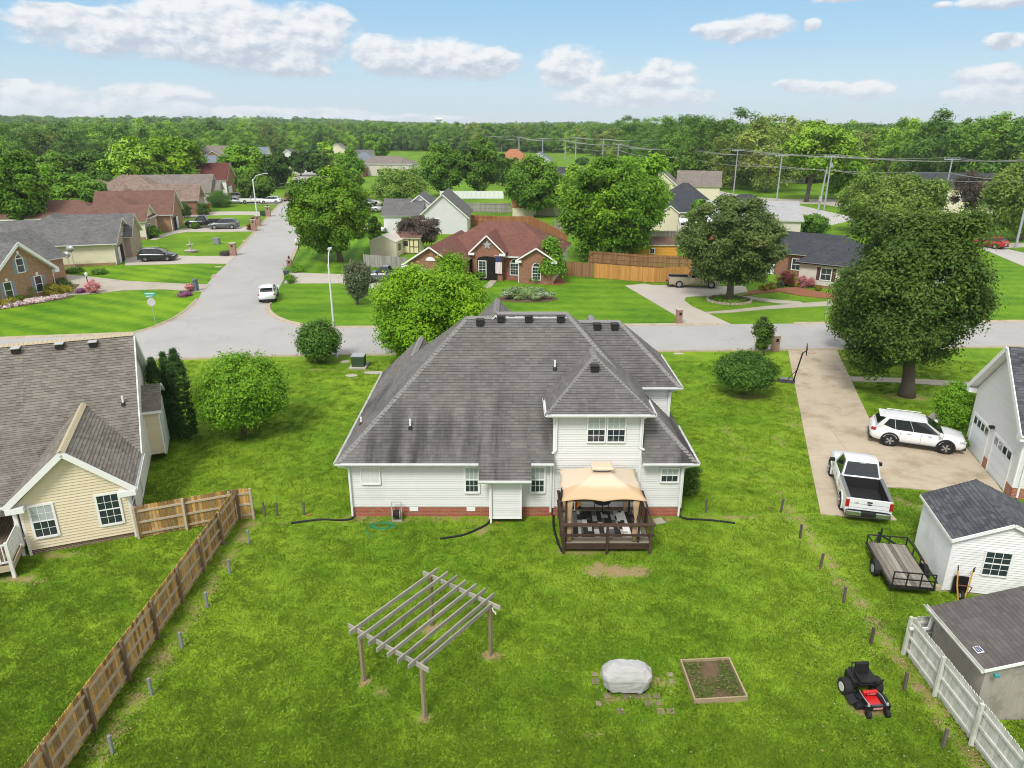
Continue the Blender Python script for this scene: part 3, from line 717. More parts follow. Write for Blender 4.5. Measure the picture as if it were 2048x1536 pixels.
# ================================================================ the white house in the middle
S_main = shingle_mat('shingle_grey_brown', (.205, .193, .182), (.100, .093, .088), stain=.85, SV=.38)
S_cap = plain('ridge_cap_grey', (.225,.215,.205), .95, .2, 9, bstr=.3)
Sid_w = plain('siding_white', (.67, .67, .655), .5, .04, 1.2, dirt=(.46, .48, .40), dirt_amt=.30, coord='ob', rndv=.05)
B_red = brick_mat('foundation_brick', (.40, .09, .045), (.30, .06, .035), (.40, .22, .15))
soffit = plain('soffit_white', (.62, .62, .61), .6, .03)
def main_house():
    H = thing('house', 'large white sided house with grey brown hip roof, centre of the view', 'house', (0, 29.1, 0))
    sl = .9315
    zb = lambda y: 3 + sl * (y + .45)
    zr = lambda x: 3 + .977 * (8.31 - x)
    zl = lambda x: 3 + .936 * (x + 7.87)
    def B(pts): return [(x, y, zb(y)) for x, y in pts]
    def Rr(pts): return [(x, y, zr(x)) for x, y in pts]
    def Lf(pts): return [(x, y, zl(x)) for x, y in pts]
    zf = lambda y: 3 + .936 * (10.85 - y)
    zw = lambda y: 5.2 + .945 * (y - 3.45)
    zd = lambda y: 5.38 + .55 * (y + .45)
    dx = 3.87
    dl_ = lambda x: 5.38 + .727 * (x - 1.53); dr_ = lambda x: 5.38 + .727 * (6.21 - x)
    c_ = lambda x: 8.44 - .95 * abs(x + .8)
    cr = lambda pts: [(x, y, c_(x)) for x, y in pts]
    gg = lambda x: 5.23 - .936 * abs(x + 5.48)
    p2 = lambda x: 7.8 - .95 * abs(x - 4.15)
    planes = [   # outline, number of single shingles
        (B([(-7.87,-.45),(-1.48,-.45),(-1.48,5.2),(-2.26,5.2)]), 90), (B([(-1.48,-1.05),(.84,-1.05),(.84,5.39),(-.8,5.39),(-1.0,5.2),(-1.48,5.2)]), 70), (B([(.84,-.45),(1.9,-.45),(1.9,5.39),(.84,5.39)]), 20),
        (B([(1.9,.03),(7.85,.03),(2.74,5.39),(1.9,5.39)]), 0), (B([(5.83,-.45),(8.31,-.45),(7.85,.03),(5.83,.03)]), 20),
        (Rr([(8.31,-.45),(8.31,10.85),(2.74,5.39)]), 0),
        (Lf([(-7.87,-.45),(-2.26,5.2),(-5.48,8.45),(-7.87,8.45)][::-1]), 0), (Lf([(-7.87,8.45),(-5.48,8.45),(-5.48,12.1),(-7.87,12.1)][::-1]), 0),
        ([(x, y, zf(y)) for x, y in [(-7.87,10.85),(-2.26,5.2),(2.74,5.2),(8.31,10.85)]], 0),
        (cr([(-.8,5.0),(-.8,8.4),(-4.0,8.4),(-4.0,5.9)]), 0), (cr([(-.8,5.0),(2.4,5.0),(2.4,8.4),(-.8,8.4)]), 0),
        ([(x, y, gg(x)) for x, y in [(-5.48,7.6),(-3.09,8.0),(-3.09,12.1),(-5.48,12.1)]], 0),
        ([(x, y, zw(y)) for x, y in [(1.5,3.45),(8.25,3.45),(5.5,6.2),(1.5,6.2)]], 40),
        ([(8.25,3.45,5.2),(8.25,8.95,5.2),(5.5,6.2,7.8)], 0), ([(x, y, 5.2 + .945*(8.95-y)) for x, y in [(1.5,6.2),(5.5,6.2),(8.25,8.95),(1.5,8.95)]], 0),
        ([(x, y, p2(x)) for x, y in [(4.15,6.2),(4.15,7.3),(2.4,7.3),(2.4,6.2)]], 0), ([(x, y, p2(x)) for x, y in [(4.15,6.2),(5.9,6.2),(5.9,7.3),(4.15,7.3)]], 0),
        ([(1.53,-.45,5.38),(6.21,-.45,5.38),(dx,2.6,7.07)], 60),
        ([(1.53,-.45,5.38),(dx,2.6,7.07),(dx,4.9,7.07),(1.53,4.0,5.38)], 0), ([(6.21,-.45,5.38),(6.21,4.5,5.38),(dx,4.9,7.07),(dx,2.6,7.07)], 0)]
    roof = MB(); 
    for pl, k in planes: roof.slab(pl, .10, side=1)
    R = roof.build('roof', [S_main, soffit], H)
    for pl, k in planes: courses(R, pl, .145, .028, S_main, 'shingle', tab=.31, single=k, v_off=(-(pl[0][1] + .45) * 1.3666) % .145 if abs(pl[0][2] - zb(pl[0][1])) < .001 and pl[0][1] < .1 else 0)
    caps = [((-7.87,-.45,3.02),(-2.26,5.2,8.28)),((-2.26,5.2,8.28),(-1.0,5.2,8.28)),((-1.0,5.2,8.28),(-.8,5.39,8.47)),((-.8,5.39,8.47),(2.74,5.39,8.47)),((8.31,-.45,3.02),(2.74,5.39,8.47)),((-.8,5.39,8.47),(-.8,8.4,8.47)),
            ((1.5,6.2,7.83),(5.5,6.2,7.83)),((8.25,3.45,5.22),(5.5,6.2,7.83)),((1.53,-.45,5.4),(dx,2.6,7.1)),((6.21,-.45,5.4),(dx,2.6,7.1)),((dx,2.6,7.1),(dx,4.0,7.1)),((-5.48,12.1,5.26),(-5.48,8.4,5.26)),((-2.26,5.2,8.28),(-5.48,8.45,5.26)),((4.15,7.3,7.83),(4.15,6.2,7.83))]
    for a, b in caps: ridge_caps(R, a, b, S_cap)
    # walls
    Wl = MB()
    Wl.box(-7.4, 1.9, .02, 10.3, .5, 3.05); Wl.box(5.83, 7.82, .02, 10.3, .5, 3.05); Wl.box(1.9, 5.83, .02, 5.2, .5, 5.28); Wl.box(2.2, 7.86, 3.92, 8.5, 2.4, 5.18)
    Wl.prism([(-4,8.3),(-.8,8.3),(2.4,8.3),(2.4,8.2),(-4,8.2)], 3, 5.3)
    Wl.add([(-4,8.3,5.3),(2.4,8.3,5.3),(-.8,8.3,8.3),(-4,8.2,5.3),(2.4,8.2,5.3),(-.8,8.2,8.3)], [(0,2,1),(3,4,5),(0,3,5,2),(1,2,5,4)])
    Wl.add([(-7.4,11.8,2.9),(-3.5,11.8,2.9),(-5.48,11.8,5.0),(-7.4,10.2,2.9),(-3.5,10.2,2.9),(-5.48,10.2,5.0)], [(0,2,1),(3,4,5),(0,3,5,2),(1,2,5,4)])
    Wl.box(-7.4, -3.5, 10.3, 11.8, .5, 2.95)
    wall = Wl.build('wall', Sid_w, H)
    # chimney-like closet that stands out from the back wall
    cl = MB().box(-1.02, .42, -.62, .0, .34, 2.62).build('closet_bay', Sid_w, H)
    S = lambda x0, x1, z0, z1, y: [(x0, y, z0), (x1, y, z0), (x1, y, z1), (x0, y, z1)]
    for q in (S(-7.4, -1.02, .56, 3.0, .02), S(.42, 1.9, .56, 3.0, .02), S(5.83, 7.82, .56, 3.0, .02), S(1.9, 5.83, .56, 5.26, .02), S(5.8, 7.86, 3.6, 5.16, 3.92)):
        courses(wall, q, .118, .027, Sid_w, 'siding_board', single=99)
    courses(cl, S(-1.02, .42, .36, 2.6, -.62), .118, .027, Sid_w, 'siding_board', single=99)
    courses(wall, [(1.9, 5.2, 3.3), (1.9, 0.02, 3.3), (1.9, 0.02, 5.26), (1.9, 5.2, 5.26)], .118, .027, Sid_w, 'siding_board', single=99)
    # white corner boards and box ends
    T = MB()
    for x in (-7.43, 1.87, 5.80, 7.79): T.box(x - .03, x + .07, -.035, .02, .5, 3.0 if x not in (1.87, 5.80) else 5.25)
    for x in (-1.04, .37): T.box(x, x + .07, -.67, -.60, .3, 2.6)
    T.box(-1.06, .46, -.66, -.6, .28, .36); T.box(7.83, 7.9, 3.86, 3.93, 3.4, 5.15)
    T.box(-1.5, .86, -1.03, -.62, 2.30, 2.40)
    T.box(-7.9, 8.3, -.43, .0, 2.84, 2.9) if False else None
    T.build_each('corner_board', M_white, H)
    F = MB(); F.box(-7.38, 1.88, .03, 10.2, 0, .5); F.box(1.9, 7.8, .03, 10.2, 0, .5); fo = F.build('foundation', B_red, H)
    for x in (PL(828, 1023, 29.1)[0], PL(942, 1023, 29.1)[0]): MB().box(x - .2, x + .2, .0, .03, .30, .5).build('crawl_vent', M_white, fo)
    for a, b, z in (((-7.87,-.45),(-1.5,-.45),3.0), ((-1.5,-1.05),(.86,-1.05),2.45), ((.86,-.45),(1.86,-.45),3.0), ((5.86,-.45),(8.33,-.45),3.0), ((8.31,-.45),(8.31,3.9),3.0), ((-7.87,12.1),(-7.87,-.45),3.0),
                    ((1.53,-.45),(6.21,-.45),5.36), ((6.21,-.45),(6.21,1.4),5.36), ((1.53,1.5),(1.53,-.45),5.36), ((4.9,3.45),(8.27,3.45),5.18), ((8.25,3.45),(8.25,8.9),5.18)): gutter(H, a, b, z)
    downspout(H, [(-7.75,-.52,2.9),(-7.42,-.1,2.6),(-7.42,-.1,.1)]); downspout(H, [(-1.08,-1.1,2.34),(-.96,-.72,2.1),(-.96,-.72,.1)])
    downspout(H, [(1.72,-.5,2.9),(1.78,-.08,2.7),(1.78,-.08,.3)]); downspout(H, [(8.1,-.5,2.9),(7.74,-.1,2.6),(7.74,-.1,.1)]); downspout(H, [(1.72,-.45,5.3),(1.98,-.08,5.0),(1.98,-.08,3.5),(1.8,-.2,3.36)])
    downspout(H, [(6.0,-.45,5.3),(5.75,-.08,5.0),(5.75,-.08,3.6),(5.95,-.12,3.5)]); downspout(H, [(8.1,3.45,5.1),(7.8,3.84,4.8),(7.8,3.84,3.3)])
    # windows (measured on the back wall)
    def win(px0, py0, px1, py1, **k):
        (xa, za), (xb, zb_) = PL(px0, py0, 29.1), PL(px1, py1, 29.1); window(H, (xa+xb)/2, zb_, xb - xa, za - zb_, 'S', .0, depth=.075, **k)
    win(931, 935, 956, 982, cols=3, rows=2, blind=(0, 1)); win(1063, 935, 1087, 982, cols=3, rows=2, blind=(0, 1))
    win(1177, 833, 1208, 882, cols=3, rows=2, blind=(0, 1), casing=.06); win(1217, 833, 1248, 882, cols=3, rows=2, blind=(0, 1), casing=.06)
    win(1324, 937, 1354, 962, cols=3, rows=1, blind=(0, 1), casing=.07)
    win(722, 934, 760, 966, cols=4, rows=3, sashes=1, pane=M_lattice, casing=.05)
    # roof furniture
    nb = (0, -sl, 1)
    for px, py in ((960, 649), (1002, 642), (1057, 642), (1121, 642)): roofbox(R, to_local(H, hit(px, py, (0, 28.65, 3), nb)))
    for px, py in ((1194, 657), (1229, 657)): roofbox(R, to_local(H, hit(px, py, (0, 32.55, 5.2), (0, -.945, 1))))
    roofbox(R, to_local(H, hit(1189, 741, (0, 28.65, 5.38), (0, -.55, 1))))
    for px, py in ((821, 856), (1110, 738)): vent_pipe(R, to_local(H, hit(px, py, (0, 28.65, 3), nb)))
    vent_pipe(R, to_local(H, hit(723, 848, (-7.87, 29, 3), (-.936, 0, 1))), h=.35)
    HOUSES.append([(-7.6, 28.95), (8, 28.95), (8, 40), (-7.6, 41)])
M_lattice = plain('window_lattice_blind', (.66, .65, .64), .4, .06)
main_house()

# ================================================================ beige house on the left
S_tan = shingle_mat('shingle_weathered_brown', (.265,.240,.205), (.115,.102,.088), SV=.45)
S_moss = plain('ridge_cap_pale', (.42, .36, .24), .9, .15, 5, bstr=.2)
Sid_b = plain('siding_beige', (.68, .59, .42), .55, .05, 1.2, dirt=(.60, .56, .34), dirt_amt=.35, rndv=.05)
Sid_side = plain('siding_cream', (.70, .67, .60), .6, .03, 1.2, rndv=.03)
def left_house():
    ang = radians(21.5)
    H = thing('house', 'beige clapboard house with weathered brown shingle roof and white deck railing at the left edge', 'house', (-16.67, 27.4, 0), ang)
    s = .95
    def zm(y): return 2.48 + s * (y - 3.1)
    zb = lambda y: 7.2 - .9 * (y - 8.07)
    xl_ = -16; XR = .32
    P = [([(xl_,2.9,zm(2.9)),(-4.5,2.9,zm(2.9)),(-4.5,8.07,7.2),(xl_,8.07,7.2)], 0), ([(-4.5,3.1,zm(3.1)),(XR,3.1,zm(3.1)),(XR,8.07,7.2),(-4.5,8.07,7.2)], 130), ([(xl_,8.07,7.2),(XR,8.07,7.2),(XR,11.9,zb(11.9)),(xl_,11.9,zb(11.9))], 0),
         ([(XR,-.38,2.58),(XR,3.6,2.58),(-2.05,5.6,4.68),(-2.05,-.38,4.68)], 100), ([(-2.05,-.38,4.68),(-2.05,5.6,4.68),(-4.45,3.6,2.58),(-4.45,-.38,2.58)], 70)]
    m = MB()
    for p, k in P: m.slab(p, .1, side=1)
    R = m.build('roof', [S_tan, M_white], H)
    for p, k in P: courses(R, p, .15, .028, S_tan, 'shingle', tab=.32, single=k)
    ridge_caps(R, (-2.05,5.6,4.72), (-2.05,-.36,4.72), S_moss); ridge_caps(R, (XR,8.07,7.24), (xl_,8.07,7.24), S_moss)
    # walls
    w = MB()
    w.add([(-4.08,0,.25),(0,0,.25),(0,0,2.5),(-2.05,0,4.45),(-4.08,0,2.5),(-4.08,6,.25),(0,6,.25),(0,6,2.5),(-2.05,6,4.45),(-4.08,6,2.5)], [(0,1,2,3,4),(0,5,6,1),(1,6,7,2),(5,0,4,9),(2,7,8,3),(3,8,9,4),(9,8,7,6,5)])
    wall = w.build('wall', Sid_b, H)
    w = MB(); w.add([(0,3.0,.25),(0,11.3,.25),(0,11.3,3.9),(0,8.07,6.95),(0,3.0,2.3),(-15.5,3.0,.25),(-15.5,11.3,.25),(-15.5,11.3,3.9),(-15.5,8.07,6.95),(-15.5,3.0,2.3)], [(0,1,2,3,4),(5,0,4,9),(1,6,7,2),(6,5,9,8,7),(4,3,8,9),(3,2,7,8),(0,5,6,1)])
    ws = w.build('wall', Sid_side, H)
    courses(wall, [(-4.08,0,.27),(0,0,.27),(0,0,2.48),(-2.05,0,4.42),(-4.08,0,2.48)], .135, .036, Sid_b, 'siding_board', single=99)
    courses(ws, [(0,.02,.3),(0,11.3,.3),(0,11.3,3.85),(0,8.07,6.9),(0,3.1,2.3),(0,.02,2.45)], .135, .026, Sid_side, 'siding_board', single=99) if False else None
    for q in ([(0.001,.02,.3),(0.001,11.3,.3),(0.001,11.3,2.3),(0.001,.02,2.3)], [(0.001,3.1,2.35),(0.001,11.3,2.35),(0.001,11.3,3.85),(0.001,8.07,6.9)]):
        courses(ws, q, .135, .026, Sid_side, 'siding_board', single=99)
    # rake boards, returns, corner boards
    t = MB()
    t.bar((-2.05,-.36,4.56),(XR+.02,-.36,2.46),.05,.24,up=(0,0,1)); t.bar((-2.05,-.36,4.56),(-4.47,-.36,2.46),.05,.24,up=(0,0,1))
    t.box(-.32,.34,-.4,.0,2.22,2.46); t.box(-4.46,-3.8,-.4,.0,2.22,2.46)
    t.bar((XR,8.07,7.1),(XR,3.1,2.38),.05,.2); t.bar((XR,8.07,7.1),(XR,11.9,3.64),.05,.2); t.box(0,.34,11.5,11.95,3.5,3.72)
    t.box(-.09,.02,-.03,.0,.0,2.4); t.box(-4.1,-4.0,-.03,.0,.0,2.4); t.box(.0,.03,-.03,.08,.0,2.4)
    t.build_each('trim_board', M_white, H)
    gutter(H, (XR,-.38), (XR,3.3), 2.55)
    # small white gable vent board under the peak
    MB().add([(-2.45,-.03,4.02),(-1.65,-.03,4.02),(-2.05,-.03,4.4),(-2.45,0,4.02),(-1.65,0,4.02),(-2.05,0,4.4)],[(0,1,2),(0,3,4,1),(1,4,5,2),(2,5,3,0)]).build('gable_board', plain('board_ivory',(.70,.66,.52),.6,.04), H)
    f = MB(); f.box(-4.05,-.02,.06,6,0,.25); f.box(-15,-.02,3.1,11.2,0,.25); f.build('foundation', brick_mat('foundation_brown', (.24,.12,.07), (.17,.09,.06)), H)
    window(H, -3.3, .84, .78, 1.42, 'S', 0, cols=3, rows=2, blind=(0, 1), depth=.07); window(H, -.83, .9, .80, 1.38, 'S', 0, cols=3, rows=2, depth=.07)
    window(H, .55, .9, .75, 1.3, 'E', 0.0, cols=2, rows=2, fine=False, depth=.06); window(H, 5.2, 1.9, .6, 1.1, 'E', 0.0, cols=2, rows=2, fine=False, depth=.06); window(H, 3.2, .5, .4, .8, 'E', 0.0, cols=2, rows=2, sashes=1, fine=False, depth=.05)
    # bay on the side wall with its own little roof
    b = MB().box(.0,.82,7.95,10.1,.45,3.1).build('side_bay', Sid_b, H)
    courses(b, [(.03,7.95,.47),(.82,7.95,.47),(.82,7.95,2.95),(.03,7.95,2.95)], .2, .02, Sid_b, 'siding_board', single=99)
    t = MB(); t.box(.74,.86,7.9,7.97,.42,2.95); t.box(-.0,.07,7.9,7.97,.42,2.95); t.box(.82,.86,7.9,10.15,.42,3.0); t.box(0,.95,7.72,7.78,2.86,2.98); t.build_each('trim_board', M_white, b)
    m = MB(); pp = [(0.0,7.75,3.0),(.98,7.75,3.0),(.98,9.3,4.0),(0,9.3,4.0)]; m.slab(pp, .08, side=1); m.slab([(0,9.3,4.0),(.98,9.3,4.0),(.98,10.4,3.3),(0,10.4,3.3)], .08, side=1); br = m.build('bay_roof', [S_tan, M_white], b)
    courses(br, pp, .15, .018, S_tan, 'shingle', tab=.32)
    MB().bar((1.0,9.3,3.95),(1.0,10.4,3.25),.04,.14).build_each('trim_board', M_white, b)
    # covered porch recess and chair-side shade at the frame's left edge
    pr = MB(); pp2 = [(-9,-.1,2.5),(-4.48,-.1,2.5),(-2.66,4.9,4.12),(-9,4.9,4.12)]; pr.slab(pp2, .12, side=1); po = pr.build('porch_roof', [S_tan, M_white], H); courses(po, pp2, .15, .028, S_tan, 'shingle', tab=.32)
    MB().box(-4.35,-4.2,-.02,.13,.5,2.45).build('porch_post', M_white, H)
    gutter(H, (-9,-.1), (-4.45,-.1), 2.5)
    for px, py in ((33, 704), (120, 695), (187, 691)):
        p = to_local(H, hit(px, py, H.matrix_basis @ Vector((0, 3.1, 2.48)), H.matrix_basis.to_3x3() @ Vector((0, -s, 1))))
        v = MB().cbox((p[0], p[1], p[2]+.08), (.36,.36,.22)).build('roof_vent', M_vent, R, bevel=.01)
        MB().cbox((p[0], p[1]-.02, p[2]+.22), (.4,.42,.07)).build('vent_hood', M_ventm, v, bevel=.02)
    p = to_local(H, hit(247, 809, H.matrix_basis @ Vector((0, 3.1, 2.48)), H.matrix_basis.to_3x3() @ Vector((0, -s, 1)))); vent_pipe(R, p)
    HOUSES.append([tuple((H.matrix_basis @ Vector(q))[:2]) for q in ((-16,3.0,0),(-4.1,3,0),(-4.1,.05,0),(0,.05,0),(0,11.2,0),(-16,11.2,0))])
    # white-railed deck
    D = thing('deck', 'weathered timber deck with white picket railing beside the beige house', 'deck', (-16.67, 27.4, 0), ang)
    wd = wood_mat('deck_board_brown', (.10,.07,.05), (.22,.17,.12), axis=1); wp = plain('rail_white_worn', (.72,.72,.70), .6, .1, 5, dirt=(.4,.36,.3), dirt_amt=.3)
    for k in range(30): MB().box(-4.35-.15*(k+1)+.008, -4.35-.15*k-.008, -1.55, 2.95, .56, .6).build('deck_board', wd, D)
    MB().box(-9,-4.3,-1.62,-1.56,.35,.6).build('rim_board', plain('rim_tan', (.45,.38,.27), .7, .15, 4), D); MB().box(-4.32,-4.28,-1.56,2.9,.35,.6).build('rim_board', plain('rim_tan', (.45,.38,.27), .7, .15, 4), D)
    for x, y, h in ((-4.33,-1.58,1.62),(-6.2,-1.58,1.62),(-8.2,-1.58,1.62),(-4.33,.1,1.6)): MB().box(x-.06,x+.06,y-.06,y+.06,0,h).build('post', wp, D)
    for z in (.72, 1.5): MB().box(-9,-4.3,-1.6,-1.56,z,z+.07).build('rail', wp, D)
    for z in (.72, 1.5): MB().box(-4.35,-4.31,-1.56,.1,z,z+.07).build('rail', wp, D)
    for k in range(24): MB().box(-4.5-.15*k-.02,-4.5-.15*k+.02,-1.6,-1.57,.75,1.52).build('picket', wp, D)
    for k in range(12): MB().box(-4.34,-4.31,-1.45+.13*k-.05,-1.45+.13*k+.05,.75,1.52).build('picket', wp, D)
left_house()

# ================================================================ white garage-end house on the right
S_blk = shingle_mat('shingle_charcoal', (.125,.13,.14), (.045,.048,.055))
B_or = brick_mat('brick_orange', (.42,.13,.07), (.33,.09,.05), (.45,.3,.22))
M_gdoor = plain('garage_door_white', (.70,.73,.76), .4, .04, 2)
def right_house():
    H = thing('house', 'white house with two garage doors and charcoal roof at the right edge', 'house', (25.0, 33.2, 0), radians(-13.6))
    yc = .75; hw_ = 3.2; s = .93; zr_ = 6.8
    P = [([(-.42,-2.8,3.5),(12,-2.8,3.5),(12,yc,zr_),(-.42,yc,zr_)], 120), ([(12,4.3,3.5),(-.42,4.3,3.5),(-.42,yc,zr_),(12,yc,zr_)], 0)]
    m = MB(); [m.slab(p, .12, side=1) for p, k in P]; R = m.build('roof', [S_blk, M_white], H)
    for p, k in P: courses(R, p, .15, .02, S_blk, 'shingle', tab=.32, single=k)
    w = MB(); z1 = 3.55; ya, yb = -2.4, 3.95
    w.add([(0,ya,.0),(0,yb,.0),(0,yb,z1),(0,yc,6.55),(0,ya,z1),(12,ya,0),(12,yb,0),(12,yb,z1),(12,yc,6.55),(12,ya,z1)], [(4,3,2,1,0),(5,0,4,9)[::-1][::-1],(1,2,7,6),(4,9,8,3),(3,8,7,2),(5,6,7,8,9)])
    wall = w.build('wall', Sid_w, H)
    def W_(y0, y1, za, zb_): return [(-.001,y1,za),(-.001,y0,za),(-.001,y0,zb_),(-.001,y1,zb_)]
    for q in (W_(1.15,3.95,2.22,3.5)+[], W_(-2.4,1.15,2.22,3.5), W_(3.6,3.95,.6,2.2), W_(.72,1.28,.6,2.2), W_(-2.4,-1.72,.6,2.2), [(-.001,3.95,3.5),(-.001,-2.4,3.5),(-.001,yc,6.5)]):
        courses(wall, q, .12, .026, Sid_w, 'siding_board', single=99)
    courses(wall, [(0.02,ya-.001,.6),(6,ya-.001,.6),(6,ya-.001,3.45),(0.02,ya-.001,3.45)], .12, .026, Sid_w, 'siding_board', single=99)
    b = MB(); b.box(-.03,0,3.6,3.97,0,.6); b.box(-.03,0,.72,1.28,0,.6); b.box(-.03,0,-2.43,-1.72,0,.6); b.box(-.03,12,-2.43,-2.38,0,.6); b.build('foundation', B_or, H)
    for y0, y1 in ((1.38, 3.5), (-1.62, .6)):
        t = MB(); t.box(-.05,.0,y0-.1,y0,.0,2.22); t.box(-.05,0,y1,y1+.1,0,2.22); t.box(-.05,0,y0,y1,2.12,2.22); t.build('door_frame', M_white, H)
        d = MB().box(-.012,.0,y0,y1,0,2.12).build('garage_door', M_gdoor, H)
        for k in range(4):
            MB().box(-.03,-.012,y0+.01,y1-.01,.53*k+.012,.53*(k+1)-.012).build('door_panel', M_gdoor, d)
        n = 4; ww = (y1-y0)/n
        for k in range(n):
            MB().box(-.045,-.03,y0+ww*k+.09,y0+ww*(k+1)-.09,1.66,2.02).build('door_window', M_glass, d)
    t = MB(); t.bar((-.42,yc,6.72),(-.42,4.32,3.42),.05,.24); t.bar((-.42,yc,6.72),(-.42,-2.82,3.42),.05,.24); t.box(-.42,0,3.95,4.35,3.2,3.45); t.box(-.42,0,-2.85,-2.4,3.2,3.45); t.box(-.04,.03,ya-.04,ya+.06,.6,3.4)
    t.build_each('trim_board', M_white, H)
    gutter(H, (-.42,-2.8), (12,-2.8), 3.48); downspout(H, [(.15,-2.85,3.4),(.25,-2.48,3.1),(.25,-2.48,.1)])
    lp = MB().box(-.16,-.02,.85,1.05,2.32,2.44).cyl((-.2,.86,2.3),.05,.12,8).cyl((-.2,1.04,2.3),.05,.12,8).build('floodlight', M_vent, H)
    MB().box(-.06,0,3.68,3.76,1.35,1.5).build('keypad', M_steel, H)
    HOUSES.append([tuple((H.matrix_basis @ Vector(q))[:2]) for q in ((0,-2.4,0),(12,-2.4,0),(12,4,0),(0,4,0))])
right_house()

# ================================================================ white garden shed
Sid_sh = plain('siding_shed_white', (.74,.74,.73), .5, .05, 2, dirt=(.45,.45,.42), dirt_amt=.45, rndv=.06)
def white_shed():
    H = thing('shed', 'white vinyl sided garden shed with charcoal roof beside the utility trailer', 'shed', (16.86, 23.42, 0), radians(-11.5))
    Wd = 3.6; Dp = 3.3; ze = 2.45; zr_ = 3.35; xc = Wd/2; s = (zr_-ze)/(xc+.15)
    P = [([(-.15,Dp+.15,ze),(-.15,-.2,ze),(xc,-.2,zr_),(xc,Dp+.15,zr_)], 90), ([(xc,Dp+.15,zr_),(xc,-.2,zr_),(Wd+.15,-.2,ze),(Wd+.15,Dp+.15,ze)], 20)]
    m = MB(); [m.slab(p, .07, side=1) for p, k in P]; R = m.build('roof', [S_blk, M_white], H)
    for p, k in P: courses(R, p, .15, .022, S_blk, 'shingle', tab=.33, single=k)
    ridge_caps(R, (xc,Dp+.1,zr_+.02), (xc,-.2,zr_+.02), S_blk)
    w = MB(); w.add([(0,0,.12),(Wd,0,.12),(Wd,0,ze-.02),(xc,0,zr_-.1),(0,0,ze-.02),(0,Dp,.12),(Wd,Dp,.12),(Wd,Dp,ze-.02),(xc,Dp,zr_-.1),(0,Dp,ze-.02)], [(0,1,2,3,4),(5,0,4,9),(1,6,7,2),(6,5,9,8,7),(4,3,8,9),(3,2,7,8),(0,5,6,1)])
    wall = w.build('wall', Sid_sh, H)
    courses(wall, [(.03,0,.14),(Wd,0,.14),(Wd,0,ze-.04),(xc,0,zr_-.14),(.03,0,ze-.04)], .105, .032, Sid_sh, 'siding_board', single=99)
    courses(wall, [(0,Dp,.14),(0,.03,.14),(0,.03,ze-.06),(0,Dp,ze-.06)], .105, .032, Sid_sh, 'siding_board', single=99)
    t = MB(); t.bar((-.17,-.21,ze-.05),(xc,-.21,zr_-.05),.03,.13); t.bar((xc,-.21,zr_-.05),(Wd+.17,-.21,ze-.05),.03,.13); t.box(-.035,.05,-.035,.05,.1,ze-.05)
    t.bar((-.16,-.2,ze-.07),(-.16,Dp+.15,ze-.07),.03,.11); t.build_each('trim_board', M_white, H)
    f = MB(); f.box(.02,Wd,.03,Dp,0.02,.12); f.build('floor_frame', wood_mat('skid_wood', (.30,.26,.18), (.42,.38,.28)), H)
    for x, y in ((-.02,.1),(-.02,1.7),(1.9,.15)): MB().box(x-.2,x+.2,y-.1,y+.1,0,.2).build('support_block', M_conc, H)
    window(H, 1.62, 1.02, .86, 1.0, 'S', 0, cols=3, rows=2, depth=.07, pane=plain('shed_glass', (.03,.045,.05), .15, .3, 4, spec=.8), casing=.05)
    HOUSES.append([tuple((H.matrix_basis @ Vector(q))[:2]) for q in ((0,0,0),(Wd,0,0),(Wd,Dp,0),(0,Dp,0))])
white_shed()
